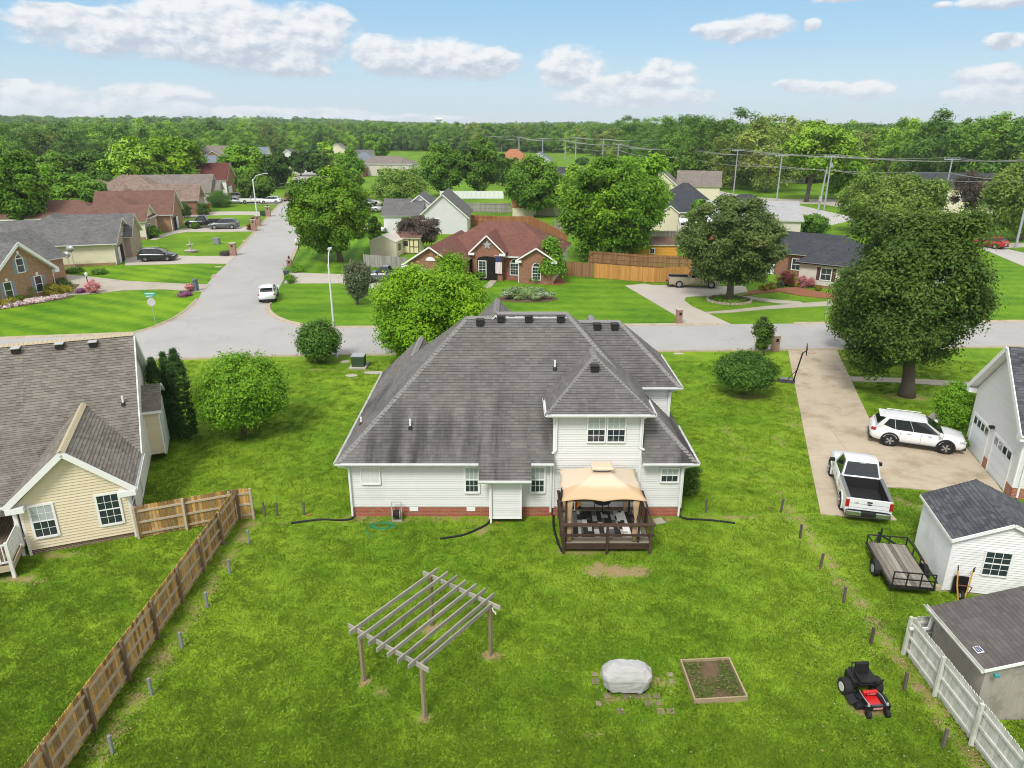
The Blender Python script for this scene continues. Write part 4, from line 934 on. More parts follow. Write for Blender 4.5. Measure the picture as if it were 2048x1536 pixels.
# ================================================================ plywood shed in the right corner
S_old = shingle_mat('shingle_old_mauve', (.150,.135,.125), (.075,.068,.064), SV=.4)
def ply_shed():
    H = thing('shed', 'old grey plywood shed with mauve shingles and a small solar panel, bottom right corner', 'shed', (14.15, 17.0, 0))
    ply = wood_mat('plywood_grey', (.30,.27,.23), (.40,.37,.32), .1, 2, grey=(.24,.22,.19))
    ze = 2.1; s = .28; X1 = 5.6; xm = 2.8
    P = [([(-.2,2.75,ze),(-.2,-.2,ze),(xm,-.2,ze+s*(xm+.2)),(xm,2.75,ze+s*(xm+.2))], 120), ([(xm,2.75,ze+s*(xm+.2)),(xm,-.2,ze+s*(xm+.2)),(X1,-.2,ze),(X1,2.75,ze)], 0)]
    m = MB(); [m.slab(p, .06, side=1) for p, k in P]; R = m.build('roof', [S_old, M_white], H)
    for p, k in P: courses(R, p, .145, .012, S_old, 'shingle', tab=.3, single=k)
    w = MB(); w.add([(0,0,0),(5.4,0,0),(5.4,0,ze),(xm,0,ze+.72),(0,0,ze-.02),(0,2.6,0),(5.4,2.6,0),(5.4,2.6,ze),(xm,2.6,ze+.72),(0,2.6,ze-.02)], [(0,1,2,3,4),(5,0,4,9),(1,6,7,2),(6,5,9,8,7),(4,3,8,9),(3,2,7,8)]); w.build('wall', ply, H)
    t = MB(); t.bar((-.22,-.21,ze-.03),(xm,-.21,ze-.03+s*(xm+.2)),.025,.1); t.build_each('trim_board', M_white, H)
    gutter(H, (-.2,2.9), (-.2,-.2), ze, plain('gutter_ivory', (.62,.61,.56), .5, .1, 4, dirt=(.3,.28,.2)))
    downspout(H, [(-.28,2.7,ze-.08),(-.1,2.62,ze-.3),(-.1,2.7,ze-.85),(-.7,2.75,ze-.9)])
    p = to_local(H, hit(1956, 1302, (13.95, 17, ze), (-s, 0, 1))); Rm = Matrix(((cos(.27),0,-sin(.27)),(0,1,0),(sin(.27),0,cos(.27))))
    sp = MB().cbox((p[0],p[1],p[2]+.05), (.20,.26,.03), Rm).build('solar_panel', M_white, H)
    for i in range(3):
        for j in range(4): MB().cbox(Vector((p[0],p[1],p[2]+.05)) + Rm @ Vector(((i-1)*.058,(j-1.5)*.058,.016)), (.05,.05,.004), Rm).build('solar_cell', plain('cell_blue', (.03,.04,.10), .2), sp)
    MB().cbox((.12,-.28,ze-.12),(.14,.12,.09)).build('lamp', plain('lamp_teal', (.06,.28,.30), .5), H)
    HOUSES.append([(14.1,16.9),(20,16.9),(20,19.8),(14.1,19.8)])
ply_shed()
# ================================================================ houses further off
S_far = {}
def roof_far(k, a, b):
    if k not in S_far: S_far[k] = shingle_mat('roof_' + k, a, b, far=True)
    return S_far[k]
R_grey = roof_far('grey', (.19,.185,.18), (.085,.083,.082)); R_red = roof_far('red_brown', (.21,.118,.09), (.115,.062,.048)); R_red2 = roof_far('brick_red', (.215,.098,.075), (.12,.055,.044))
R_dark = roof_far('charcoal', (.075,.08,.088), (.034,.036,.042)); R_shake = roof_far('shake_brown', (.34,.25,.20), (.12,.085,.07)); R_tau = roof_far('taupe', (.27,.235,.20), (.13,.115,.10))
R_pale = roof_far('pale_grey', (.42,.42,.42), (.28,.28,.285)); R_blue = roof_far('slate_blue', (.22,.25,.29), (.12,.14,.17)); R_orange = roof_far('terracotta', (.48,.21,.10), (.26,.11,.06)); R_maroon = roof_far('maroon', (.17,.06,.045), (.085,.035,.03))
Wb = brick_mat('brick_tan', (.44,.23,.12), (.30,.135,.07), (.40,.31,.22)); Wr = brick_mat('brick_red', (.36,.125,.062), (.22,.068,.036), (.34,.24,.18)); Wc = siding_mat('siding_cream', (.70,.63,.48)); Ww = siding_mat('siding_white_far', (.72,.72,.71)); Wg = siding_mat('siding_greige', (.58,.54,.47)); Wbp = brick_mat('brick_pale', (.50,.38,.27), (.40,.29,.20))
W_grey = siding_mat('siding_lilac_grey', (.66,.655,.66)); Wy = siding_mat('siding_yellow', (.75,.68,.42)); Wo = siding_mat('siding_orange', (.62,.30,.045), .2)
SH_g = plain('shutter_grey', (.25,.27,.30), .6, .05); SH_b = plain('shutter_maroon', (.09,.045,.045), .6, .05)
def block(H, x0, x1, y0, y1, h, roof, pitch, mw, mr, ov=.4, z0=0.0, gable=None, th=.16):
    """one wing: walls to the height h and its roof. roof: gx/gy = ridge along x/y, hip, or None"""
    w = MB(); r = MB(); xm, ym = (x0+x1)/2, (y0+y1)/2; th2 = .02
    if roof == 'gx':
        zp = h + pitch * (y1-y0)/2 - .03
        w.add([(x0,y0,z0),(x0,y1,z0),(x0,y1,h),(x0,ym,zp),(x0,y0,h),(x1,y0,z0),(x1,y1,z0),(x1,y1,h),(x1,ym,zp),(x1,y0,h)], [(4,3,2,1,0),(5,6,7,8,9),(5,9,4,0),(1,2,7,6),(4,9,8,3),(3,8,7,2)])
        e = h - pitch*ov; zr = zp + .03
        r.slab([(x0-ov,y0-ov,e+th),(x1+ov,y0-ov,e+th),(x1+ov,ym,zr+th),(x0-ov,ym,zr+th)], th, side=1); r.slab([(x1+ov,y1+ov,e+th),(x0-ov,y1+ov,e+th),(x0-ov,ym,zr+th),(x1+ov,ym,zr+th)], th, side=1)
    elif roof == 'gy':
        zp = h + pitch * (x1-x0)/2 - .03
        w.add([(x0,y0,z0),(x1,y0,z0),(x1,y0,h),(xm,y0,zp),(x0,y0,h),(x0,y1,z0),(x1,y1,z0),(x1,y1,h),(xm,y1,zp),(x0,y1,h)], [(0,1,2,3,4),(9,8,7,6,5),(5,0,4,9),(1,6,7,2),(4,3,8,9),(3,2,7,8)])
        e = h - pitch*ov; zr = zp + .03
        r.slab([(x0-ov,y1+ov,e+th),(x0-ov,y0-ov,e+th),(xm,y0-ov,zr+th),(xm,y1+ov,zr+th)], th, side=1); r.slab([(x1+ov,y0-ov,e+th),(x1+ov,y1+ov,e+th),(xm,y1+ov,zr+th),(xm,y0-ov,zr+th)], th, side=1)
    else:
        w.box(x0, x1, y0, y1, z0, h)
        if roof == 'hip':
            a0, a1, b0, b1 = x0-ov, x1+ov, y0-ov, y1+ov; d = min(a1-a0, b1-b0)/2; zr = h + pitch*d; e = h
            if a1-a0 >= b1-b0: p, q = (a0+d, (b0+b1)/2, zr), (a1-d, (b0+b1)/2, zr)
            else: p, q = ((a0+a1)/2, b0+d, zr), ((a0+a1)/2, b1-d, zr)
            A, B_, C, D = (a0,b0,e),(a1,b0,e),(a1,b1,e),(a0,b1,e)
            if a1-a0 >= b1-b0: F = [[A,B_,q,p],[B_,C,q],[C,D,p,q],[D,A,p]]
            else: F = [[A,B_,p],[B_,C,q,p],[C,D,q],[D,A,p,q]]
            if abs(p[0]-q[0]) + abs(p[1]-q[1]) < .01: F = [[f[0], f[1], p] for f in F]
            for f in F: r.slab(f, .1, side=1)
            r.cur = 1; r.box(a0, a1, b0, b1, e-.2, e-.101); r.cur = 0
    wo = w.build('wall', mw, H)
    if r.v: r.build('roof', [mr, M_white], H)
    if gable is not None:      # a differently clad gable, 2 mm proud
        pass
    return wo
def house_at(label, near_r, ang, name='house', cat='house'):
    return thing(name, label, cat, (near_r[0], near_r[1], 0), radians(ang))
def fp(H, x0, x1, y0, y1): HOUSES.append([tuple((H.matrix_basis @ Vector(q))[:2]) for q in ((x0,y0,0),(x1,y0,0),(x1,y1,0),(x0,y1,0))])
def fwin(H, x, z, w, h, axis='S', at=0.0, **k):
    k.setdefault('fine', False); k.setdefault('depth', .06); return window(H, x, z, w, h, axis, at, **k)
def gdoor(H, x, w, axis, at, h=2.2, opened=0.0, mat=None):
    m = MB()
    if axis == 'E': m.box(at-.02, at+.04, x-w/2, x+w/2, 0, h)
    elif axis == 'S': m.box(x-w/2, x+w/2, at-.04, at+.02, 0, h)
    d = m.build('garage_door', mat or M_gdoor, H)
    for k in range(4):
        q = MB(); z = h*k/4
        if axis == 'E': q.box(at+.04, at+.06, x-w/2+.05, x+w/2-.05, z+.02, z+h/4-.02)
        else: q.box(x-w/2+.05, x+w/2-.05, at-.06, at-.04, z+.02, z+h/4-.02)
        q.build('door_panel', mat or M_gdoor, d)
    return d
# --- brick ranch with the star
def ranch():
    H = house_at('red brick ranch house with arched windows and a metal star on its gable', (4.76, 80.45), -11.5)
    block(H, -14.8, 0, 2.1, 12.5, 2.85, 'hip', .60, Wr, R_red2); block(H, -16, -10.2, -4.7, 8, 2.75, 'gy', .64, Wr, R_red2)
    block(H, -9.8, -6.2, 1.0, 7, 3.5, 'gy', .95, Wr, R_red2); block(H, -4.0, 0.003, 0, 7, 2.85, 'gy', .62, Wr, R_red2)
    MB().box(.003, .03, .05, 12.4, .5, 2.8).build('wall', Ww, H)
    pv = MB().box(-9.2, -6.8, .97, 1.05, 0, 2.5).build('porch_opening', M_dark, H)
    pts = [(-8.0 + 1.2*cos(i*pi/10), 2.5 + .35*sin(i*pi/10)) for i in range(11)]; m = MB(); m.add([(p[0], .985, p[1]) for p in pts], [tuple(range(11))]); m.build('porch_arch', M_dark, pv)
    fwin(H, -8.6, .35, .8, 1.9, 'S', .99, cols=2, rows=3); fwin(H, -5.0, .6, .9, 1.3, 'S', 2.1, arch=True, cols=3, rows=2); fwin(H, -2.0, .55, .9, 1.4, 'S', 0, arch=True, cols=3, rows=2)
    fwin(H, -14.0, .8, 1.0, .9, 'S', -4.7, arch='white', cols=3, rows=2, sashes=1); m = MB(); pts = [(-13.1 + .55*cos(i*pi/10), 3.15 + .42*sin(i*pi/10)) for i in range(11)]
    m.add([(p[0], -4.76, p[1]) for p in pts] + [(p[0], -4.7, p[1]) for p in pts], [tuple(range(11))[::-1]] + [(i, (i+1) % 11, 11+(i+1) % 11, 11+i) for i in range(11)]); m.build('gable_vent', M_white, H)
    s = MB(); c = (-8.0, .9, 4.15); P = [(c[0] + (.62 if i % 2 == 0 else .25)*sin(i*pi/5), c[1]+.03, c[2] + (.62 if i % 2 == 0 else .25)*cos(i*pi/5)) for i in range(10)]
    s.add(P + [c], [(i, (i+1) % 10, 10) for i in range(10)] + [tuple(range(10))]); s.build('star', M_steel, H)
    downspout(H, [(-4.05,-.1,2.75),(-4.05,-.08,.1)]); m = MB()
    for x0, x1, y, z in ((-16.4,-9.8,-5.1,2.5),(-10.2,-5.8,.6,3.1),(-4.4,.4,-.4,2.6)): m.box(x0, x0+.7, y, y+.4, z-.12, z+.12); m.box(x1-.7, x1, y, y+.4, z-.12, z+.12)
    m.build_each('cornice_return', M_white, H)
    L = MB().cyl((-15.5,-4.85,1.9),.09,.3,8).build('wall_lamp', M_vent, H); MB().box(-10.2+.02,-9.85,-4,.9,.02,.4).build('planter_wall', Wr, H) if False else None
    fl = thing('flag', 'pale banner hanging beside the porch of the brick ranch house', 'flag', H.matrix_basis @ Vector((-6.6, .75, 0)), radians(-11.5))
    n = 8; m = MB(); R0 = [[(i*.11-.38, .05*sin(i*1.7+k), 2.9 - k*.33) for i in range(n)] for k in range(7)]
    for k in range(6):
        m.cur = 0 if k > 1 else 1
        m.add(R0[k] + R0[k+1], [(i, i+1, n+i+1, n+i) for i in range(n-1)])
    m.build('cloth', [plain('flag_white', (.7,.62,.62), .8, .1), plain('flag_blue', (.05,.06,.16), .8, .1)], fl)
    MB().tube([(-.5,.02,3.0),(.5,.02,2.95)], .02, 6).build('pole', M_steel, fl)
ranch()
# --- brick gable house at the left edge
def left_brick():
    H = house_at('tan brick house with grey shutters and a white trimmed gable, left edge', (-49.6, 76.0), -17)
    block(H, -14, 0, -6.7, 0, 2.95, 'gx', .84, Wb, R_grey, .45); block(H, -14, -5, -10, 6, 2.9, 'gy', .6, Wb, R_grey, .45)
    t = MB()
    for s in (-1, 1): t.bar((.47, -3.35, 5.95), (.47, -3.35 + s*3.9, 2.65), .05, .3); t.box(.0,.5,-3.35+s*3.7-.25,-3.35+s*3.7+.25,2.35,2.65)
    t.build_each('trim_board', M_white, H)
    for y, z, h in ((-5.2,.65,1.6),(-1.75,.65,1.6),(-3.35,3.0,1.35)): fwin(H, y, z, .72, h, 'E', 0.0, cols=1, rows=1, arch=(h < 1.5), shutters=SH_g); MB().box(0,.09,y-.12,y+.12,z+h+(.14 if h > 1.5 else .52),z+h+(.42 if h > 1.5 else .8)).build('keystone', M_white, H)
    downspout(H, [(.4,.15,2.6),(.1,.08,2.2),(.1,.08,.1)])
left_brick()
def long_beige():
    H = house_at('long cream sided house with grey roof and open garage, behind the tan brick house', (-51.7, 92.9), 16)
    block(H, -16, 0, 0, 10, 2.9, 'gx', .50, Wc, R_grey, .45); block(H, -12.5, -4.5, 2, 13, 3.6, 'hip', .55, Wc, R_grey); block(H, -9, .8, 5.5, 12.5, 3.0, 'gx', .72, Wbp, R_grey)
    MB().add([(.004,.0,.0),(.004,10,0),(.004,10,2.85),(.004,5,5.33),(.004,0,2.85),(.03,.0,.0),(.03,10,0),(.03,10,2.85),(.03,5,5.33),(.03,0,2.85)], [(5,6,7,8,9),(0,5,9,4),(0,1,6,5)]).build('brick_gable', Wbp, H)
    g = MB().box(.03,.06,1.2,4.2,0,2.2).build('garage_opening', M_dark, H); MB().box(.06,.09,1.2,2.3,0,2.1).build('garage_door', M_white, H)
    MB().box(-16,0,-.03,0,0,.35).build('foundation', Wb, H); fwin(H, -13.5, 1.5, .8, 1.0, 'S', 0, cols=3, rows=2)
    fwin(H, 5, 3.3, .5, .9, 'E', .03, cols=1, rows=2); downspout(H, [(-.1,-.5,2.7),(-.08,-.1,2.4),(-.08,-.1,.1)]); gutter(H, (-16.4,-.46), (.45,-.46), 2.82)
    MB().box(-8.3,-8.24,-.1,0,.3,2.7).build('conduit', M_steel, H)
long_beige()
def red_row():
    H = house_at('cream and tan house with red brown hip roof, third house up the side street', G(294, 479), 14)
    block(H, -6.5, 0, 0, 7.5, 2.9, 'gx', .55, Wc, R_red); block(H, -12, 0, 3, 15, 3.1, 'hip', .52, Wc, R_red); block(H, -34, -8, 8, 17, 2.9, 'hip', .5, Wc, R_red); block(H, -9, 1.5, 12, 18, 3.1, 'gx', .55, Wbp, R_red)
    MB().box(.003,.03,0,7.5,0,2.88).build('brick_front', Wbp, H); fwin(H, 3, .7, .9, 1.4, 'E', .03, cols=2, rows=2)
    MB().box(-6.5,0,-.03,0,0,.4).build('foundation', Wb, H); downspout(H, [(.0,-.1,2.7),(.0,-.1,.1)])
    H = house_at('orange brick house with red brown roof and open garage beside the black pickup', G(347, 463), 14)
    block(H, -12, 0, 0, 9.5, 3.0, 'gx', .72, Wb, R_red); block(H, -14, -3, 5, 16, 3.0, 'hip', .6, Wb, R_red)
    g = MB().box(.0,.04,1.3,5.2,0,2.2).build('garage_opening', M_dark, H); MB().box(.04,.08,3.6,5.2,0,2.1).build('garage_door', M_white, H); downspout(H, [(-.05,-.1,2.8),(-.05,-.1,.1)]); gutter(H, (-12.4,-.42), (.42,-.42), 2.85)
    H = house_at('house with brown shake roof and clipped shrubs in front, middle of the left row', G(398, 430), 14)
    block(H, -13, 0, 0, 9, 3.0, 'gx', .62, Wr, R_shake); block(H, -22, -6, 3, 16, 3.4, 'hip', .6, Wr, R_shake); block(H, -28, -14, 6, 18, 3.0, 'hip', .55, Wr, R_shake)
    MB().box(.003,.03,0,9,0,2.98).build('brick_front', Wbp, H); fwin(H, 4.5, .8, 1.2, 1.4, 'E', .03, cols=2, rows=2)
    H = house_at('white house with taupe gable roof behind the round hedge, left row', G(422, 412), 12)
    block(H, -16, 0, 0, 11, 3.1, 'gx', .62, Ww, R_tau); block(H, -20, -8, -3, 9, 3.1, 'hip', .55, Ww, R_tau); block(H, -4, 1.5, 2, 9, 3.0, 'gx', .62, Wg, R_tau); gdoor(H, 5.5, 3.4, 'E', 1.5)
    H = house_at('tall white and brick house with steep maroon roof, far end of the left row', G(456, 393), 10)
    block(H, -16, 0, 0, 12, 4.2, 'gx', .62, Ww, R_maroon); block(H, -24, -10, 2, 15, 5.0, 'hip', .95, Ww, R_maroon); block(H, -30, -20, 0, 10, 4.0, 'hip', .7, Ww, R_maroon)
    MB().add([(.004,.0,.0),(.004,12,0),(.004,12,4.1),(.004,6,7.85),(.004,0,4.1),(.03,.0,.0),(.03,12,0),(.03,12,4.1),(.03,6,7.85),(.03,0,4.1)], [(5,6,7,8,9),(0,5,9,4),(0,1,6,5)]).build('brick_gable', Wr, H); gdoor(H, 4, 4.5, 'E', .03, 2.3)
red_row()
def far_houses():
    def simple(label, px, py, ang, blocks, wins=()):
        H = house_at(label, G(px, py), ang)
        for b in blocks: block(H, *b)
        for w in wins: fwin(H, *w[:6], **(w[6] if len(w) > 6 else dict(cols=1, rows=1)))
        return H
    simple('pale house with red brown hip roof among trees at the far left', 112, 368, 8, [(-18,0,0,12,3.1,'hip',.5,Wg,R_red)], [(-6,.8,1,1.4,'S',0),(-14,.8,1,1.4,'S',0)])
    simple('small white outbuilding with grey roof at the far left edge', 48, 474, 6, [(-16,0,0,6,2.6,'gx',.35,Ww,R_grey,.2)], [(-12.5,.9,.8,.8,'S',0),(-3,.9,.7,.7,'S',0)])
    H = thing('shed', 'tan garden shed with arched barn roof behind the grey roofed house', 'shed', G(38, 438) + (0,), radians(8)); block(H, 0, 5.5, 0, 6, 2.6, 'gy', .55, Wg, R_tau, .15)
    gdoor(H, 2.7, 3.8, 'S', 0, 2.1, mat=Wg)
    simple('beige house with taupe roof and small brick gable, behind the yellow green trees', 452, 327, 6, [(-16,0,0,11,4.6,'gx',.6,Wg,R_tau),(-8,-1,-4,6,3.6,'gy',.6,Wr,R_tau)], [(-12,1,1,1.4,'S',0)])
    simple('low grey roofed house in front of the beige one, left middle distance', 452, 342, 6, [(-14,0,0,10,2.6,'hip',.6,Wg,R_blue)])
    H = simple('white two storey house at the bend of the side street', 596, 347, 8, [(-6.5,0,0,11,6.2,'gy',.75,Ww,R_grey),(0,9,2,10,5.2,'gx',.6,Ww,R_grey)], [(-2,4,.9,1.3,'S',0),(-4.6,4,.9,1.3,'S',0),(4,3.4,.9,1.2,'S',2)]); gdoor(H, -3.3, 4.4, 'S', 0, 2.3, mat=M_conc)
    simple('pale house behind trees left of the bend with bluish gable roof', 535, 328, 4, [(-12,0,0,9,4.2,'gx',.7,Ww,R_blue)])
    simple('small cream gabled house peeping between trees beyond the bend', 703, 325, 0, [(-14,0,0,10,4.2,'gy',.65,Wc,R_tau),(2,10,0,9,3.0,'gx',.6,Wg,R_grey)])
    simple('brown brick house with slate blue hip roof, middle distance', 752, 345, -6, [(-11,0,0,10,4.0,'hip',.62,Wr,R_blue)], [(-8,1,1,1.3,'S',0),(-3,1,1,1.3,'S',0)])
    simple('long brown roofed brick house behind the pale green willow', 823, 352, -4, [(-20,0,0,11,4.2,'hip',.42,Wg,R_tau),(-26,-16,-7,6,3.2,'gy',.55,Wr,R_tau)], [(-6,1,1,1.3,'S',0),(-12,1,1,1.3,'S',0)])
    simple('house with terracotta coloured hip roof between two round trees', 1058, 338, -6, [(-14,0,0,11,3.4,'hip',.75,Wr,R_orange)], [(-10,.8,1.2,1.4,'S',0),(-5,.8,1,1.4,'S',0)])
    simple('grey gabled house just right of the terracotta roof', 1100, 340, -8, [(-10,0,0,12,3.6,'gy',.6,Ww,R_blue)])
    simple('house with dark purple grey roof and white rake behind the round maple', 1172, 388, -28, [(-14,0,0,9,3.2,'gx',.7,Ww,R_dark),(-8,-2,-3,6,3.0,'gy',.7,Ww,R_blue)])
    simple('cream gabled house with brown roof beside the highway', 1352, 402, -14, [(-8,0,0,12,3.6,'gy',.8,Wc,R_tau),(0,10,3,12,3.4,'gx',.7,Wc,R_tau)], [(-4,3.4,.8,1.1,'S',0)])
    H = simple('cream house with black hip roof and two small front gables', 1442, 462, -6, [(-12,0,0,11,3.2,'hip',.75,Wc,R_dark),(-10.5,-7.6,-1.2,4,3.1,'gy',.8,Wc,R_dark,.25),(-5.6,-1.2,-1.8,5,3.2,'gy',.75,Wg,R_dark,.25),(0,10,3,11,3.0,'hip',.6,Wc,R_dark)], [(-11.3,.9,1,1.6,'S',0),(-6.6,.9,.8,1.5,'S',0),(-3.4,1,1.1,1.5,'S',-1.8)])
    H = simple('house with long pale grey roof hidden behind the speckled oak', 1598, 478, -9, [(-15.5,0,0,11,2.9,'gx',.42,Wg,R_pale)], [(-12,.9,1,1.4,'S',0),(-6,.9,1,1.4,'S',0)])
    P = thing('patio_cover', 'flat white patio cover on slim posts behind the speckled oak', 'canopy', G(1385, 482) + (0,), radians(-9))
    MB().slab([(-2.2,0,2.9),(4.5,0,2.9),(4.5,3.6,3.15),(-2.2,3.6,3.15)], .14).build('roof', M_white, P)
    for x, y in ((-2.1,.1),(1.2,.1),(4.4,.1),(-2.1,3.5)): MB().box(x-.06,x+.06,y-.06,y+.06,0,2.8).build('post', M_white, P)
    D = thing('deck', 'raised red stained deck with railing under the white patio cover', 'deck', G(1368, 489) + (0,), radians(-9)); rd = plain('deck_red', (.28,.075,.035), .7, .2)
    MB().box(0,4.5,0,2.6,.75,.9).build('floor', rd, D)
    for z in (1.3, 1.8): MB().box(0,4.5,0,.06,z,z+.08).build('rail', rd, D)
    for x in (0,1.5,3,4.4): MB().box(x,x+.1,0,.1,0,1.85).build('post', rd, D)
    for k in range(4): MB().box(-.3-.3*k,-.3*k,.2,1.3,.6-.18*k,.66-.18*k).build('step', rd, D)
    # angled brick and siding house with mulch bed
    H = house_at('brick and greige sided house with charcoal roof, maroon shuttered window and mulch bed', (32.7, 80.4), -36)
    block(H, 0, 6.6, 0, 11, 2.75, 'hip', .52, Wg, R_dark, .45); H2 = [(-.5, .5)]
    w = MB(); w.box(-7.5, .3, 4.6, 11, 0, 2.72); w.build('wall', Wr, H); MB().box(-.02,0.003,0,4.6,0,2.72).build('wall', Wr, H)
    r = MB(); r.slab([(-8,4.1,2.78),(3,4.1,2.78),(3,8,4.9),(-4.2,8,4.9)], .1, side=1); r.slab([(-8,12,2.78),(-8,4.1,2.78),(-4.2,8,4.9)], .1, side=1); r.slab([(3,12,2.78),(-8,12,2.78),(-4.2,8,4.9),(3,8,4.9)], .1, side=1); r.build('roof', [R_dark, M_white], H)
    MB().box(0,6.6,-.03,0,0,.3).build('foundation', Wr, H)
    fwin(H, 2.9, .95, 1.05, 1.25, 'S', 0, cols=2, rows=1, shutters=SH_b); fwin(H, -1.6, .9, .9, 1.25, 'S', 4.6, cols=2, rows=1, shutters=SH_b); gdoor(H, -5.4, 2.6, 'S', 4.6)
    gutter(H, (-.5,-.45), (7.1,-.45), 2.7, M_dark); downspout(H, [(6.9,-.5,2.6),(6.65,-.06,2.4),(6.65,-.06,.1)])
    vent_pipe(H, (4.4, 2.2, 3.9), M_vent)
    c = MB().box(8.2,9.6,9.5,10.7,2.5,6.4).build('chimney', Ww, H); MB().box(8.1,9.7,9.4,10.8,6.4,6.5).build('chimney_cap', Wr, c); MB().cyl((8.9,10.1,6.5),.22,.3,12).build('flue', M_vent, c)
    block(H, 6.6, 14, 4, 13, 2.7, 'gx', .52, Ww, R_dark)
    # grey roofed white two storey house, centre
    H = house_at('white house with grey roof and a wide blank gable behind the plum tree', (-15.6, 121), 0)
    block(H, 0, 8.1, 0, 12, 2.9, 'gy', .88, W_grey, R_grey); block(H, -6.3, 0, 2.5, 10.5, 2.85, 'gx', .55, Ww, R_grey); block(H, -3, 2, 6, 14, 3.8, 'gy', .8, Ww, R_grey)
    fwin(H, 2.9, 1.4, .9, 1.1, 'S', 0, cols=3, rows=2)
    # far bungalow beyond the highway, cream house right
    simple('small pale blue grey bungalow far beyond the highway', 1610, 366, -5, [(-9,0,0,8,3.0,'gx',.5,Ww,R_blue)], [(-7,.9,.9,1,'S',0),(-2,.9,.9,1,'S',0)])
    simple('cream house behind the hedge at the right edge', 2020, 430, -18, [(-19,0,0,10,5.2,'gx',.5,Wc,R_dark)], [(-9,3,1,1.3,'S',0),(-12.5,3,1,1.3,'S',0),(-4,3,1,1.3,'S',0),(-8,.6,1,1.2,'S',0)])
    # sheds
    S = thing('shed', 'cream metal garden shed with pale gable roof behind the grey fence', 'shed', G(741, 512) + (0,), radians(-12)); mt = siding_mat('metal_cream', (.72,.64,.50), .3); mr = plain('metal_roof_pale', (.68,.60,.52), .5, .05)
    block(S, 0, 3.9, 0, 5.2, 2.0, 'gy', .42, mt, mr, .1); fwin(S, 1.2, .9, .5, .7, 'E', 3.9, cols=1, rows=1, frame=M_dark); fwin(S, 3.2, .9, .5, .7, 'E', 3.9, cols=1, rows=1, frame=M_dark)
    S = thing('playhouse', 'yellow and brown timbered playhouse with brown roof beside the cream shed', 'playhouse', G(806, 507) + (0,), radians(-10)); br = plain('timber_brown', (.05,.02,.015), .7, .1)
    block(S, 0, 2.4, 0, 2.4, 2.3, 'gx', .5, Wy, R_red, .35); block(S, -1.6, 0, .1, 2.3, 2.2, 'gx', .4, Wy, R_red, .3)
    for a, b in (((.05,.1),(.05,2.2)),((1.05,.1),(1.05,2.2)),((2.35,.1),(2.35,2.2)),((1.65,.1),(1.65,2.0)),((.05,.1),(2.35,.1)),((.05,2.2),(2.35,2.2)),((1.05,1.0),(2.35,1.0))): MB().bar((a[0],-.02,a[1]),(b[0],-.02,b[1]),.09,.05,up=(0,1,0)).build('timber', br, S)
    fwin(S, .5, 1.2, .4, .5, 'S', 0, cols=2, rows=1, frame=br, sashes=1); fwin(S, -.8, .9, .6, .8, 'S', .1, cols=2, rows=2, frame=br, sashes=1)
    S = thing('shed', 'orange timber shed with brown roof and one small window behind the fences', 'shed', G(1256, 519) + (0,), radians(-3)); block(S, 0, 6.6, 0, 3.6, 2.0, 'gx', .4, Wo, roof_far('brown', (.20,.12,.09), (.11,.07,.055)), .25); fwin(S, 3.2, .9, .55, .6, 'S', 0, cols=2, rows=1, sashes=1)
    S = thing('shed', 'small barn shed with rusty orange roof behind the red fence', 'shed', G(1025, 433) + (0,), 0)
    b = MB(); P = [(0,0),(0,1.6),(.5,2.5),(1.6,3.0),(2.7,2.5),(3.2,1.6),(3.2,0)]; b.add([(0,y,z) for y, z in P] + [(4.2,y,z) for y, z in P], [tuple(range(7)), tuple(range(7,14))[::-1]] + [(i, i+7, (i+1) % 7+7, (i+1) % 7) for i in range(7)]); b.build('wall', Wc, S)
    m = MB()
    for i in range(1, 5): a, c = P[i], P[i+1]; m.slab([(-.1,a[0],a[1]+.06),(4.3,a[0],a[1]+.06),(4.3,c[0],c[1]+.06),(-.1,c[0],c[1]+.06)], .05)
    m.build('roof', R_orange, S)
far_houses()

# ================================================================ fences
Wd_new = wood_mat('fence_cedar', (.22,.115,.035), (.62,.36,.12), .75, 2, grey=(.27,.22,.15)); Wd_rail = wood_mat('fence_rail_grey', (.34,.28,.20), (.52,.44,.33), .3, 0)
Wd_post = wood_mat('fence_post_brown', (.15,.10,.06), (.27,.185,.12), .4, 2); Wd_orange = wood_mat('fence_honey', (.42,.20,.055), (.58,.30,.09), .6, 2); Wd_brown = wood_mat('fence_brown', (.20,.105,.05), (.32,.18,.09), .6, 2)
Wd_grey = wood_mat('fence_grey', (.22,.205,.18), (.40,.375,.34), .5, 2); Wd_red = wood_mat('fence_red_brown', (.26,.10,.045), (.40,.18,.08), .6, 2); Wd_pale = wood_mat('fence_pale', (.42,.36,.27), (.56,.50,.40), .5, 2)
Wd_white = wood_mat('fence_white_worn', (.50,.50,.45), (.66,.66,.61), .4, 2, grey=(.42,.43,.36))
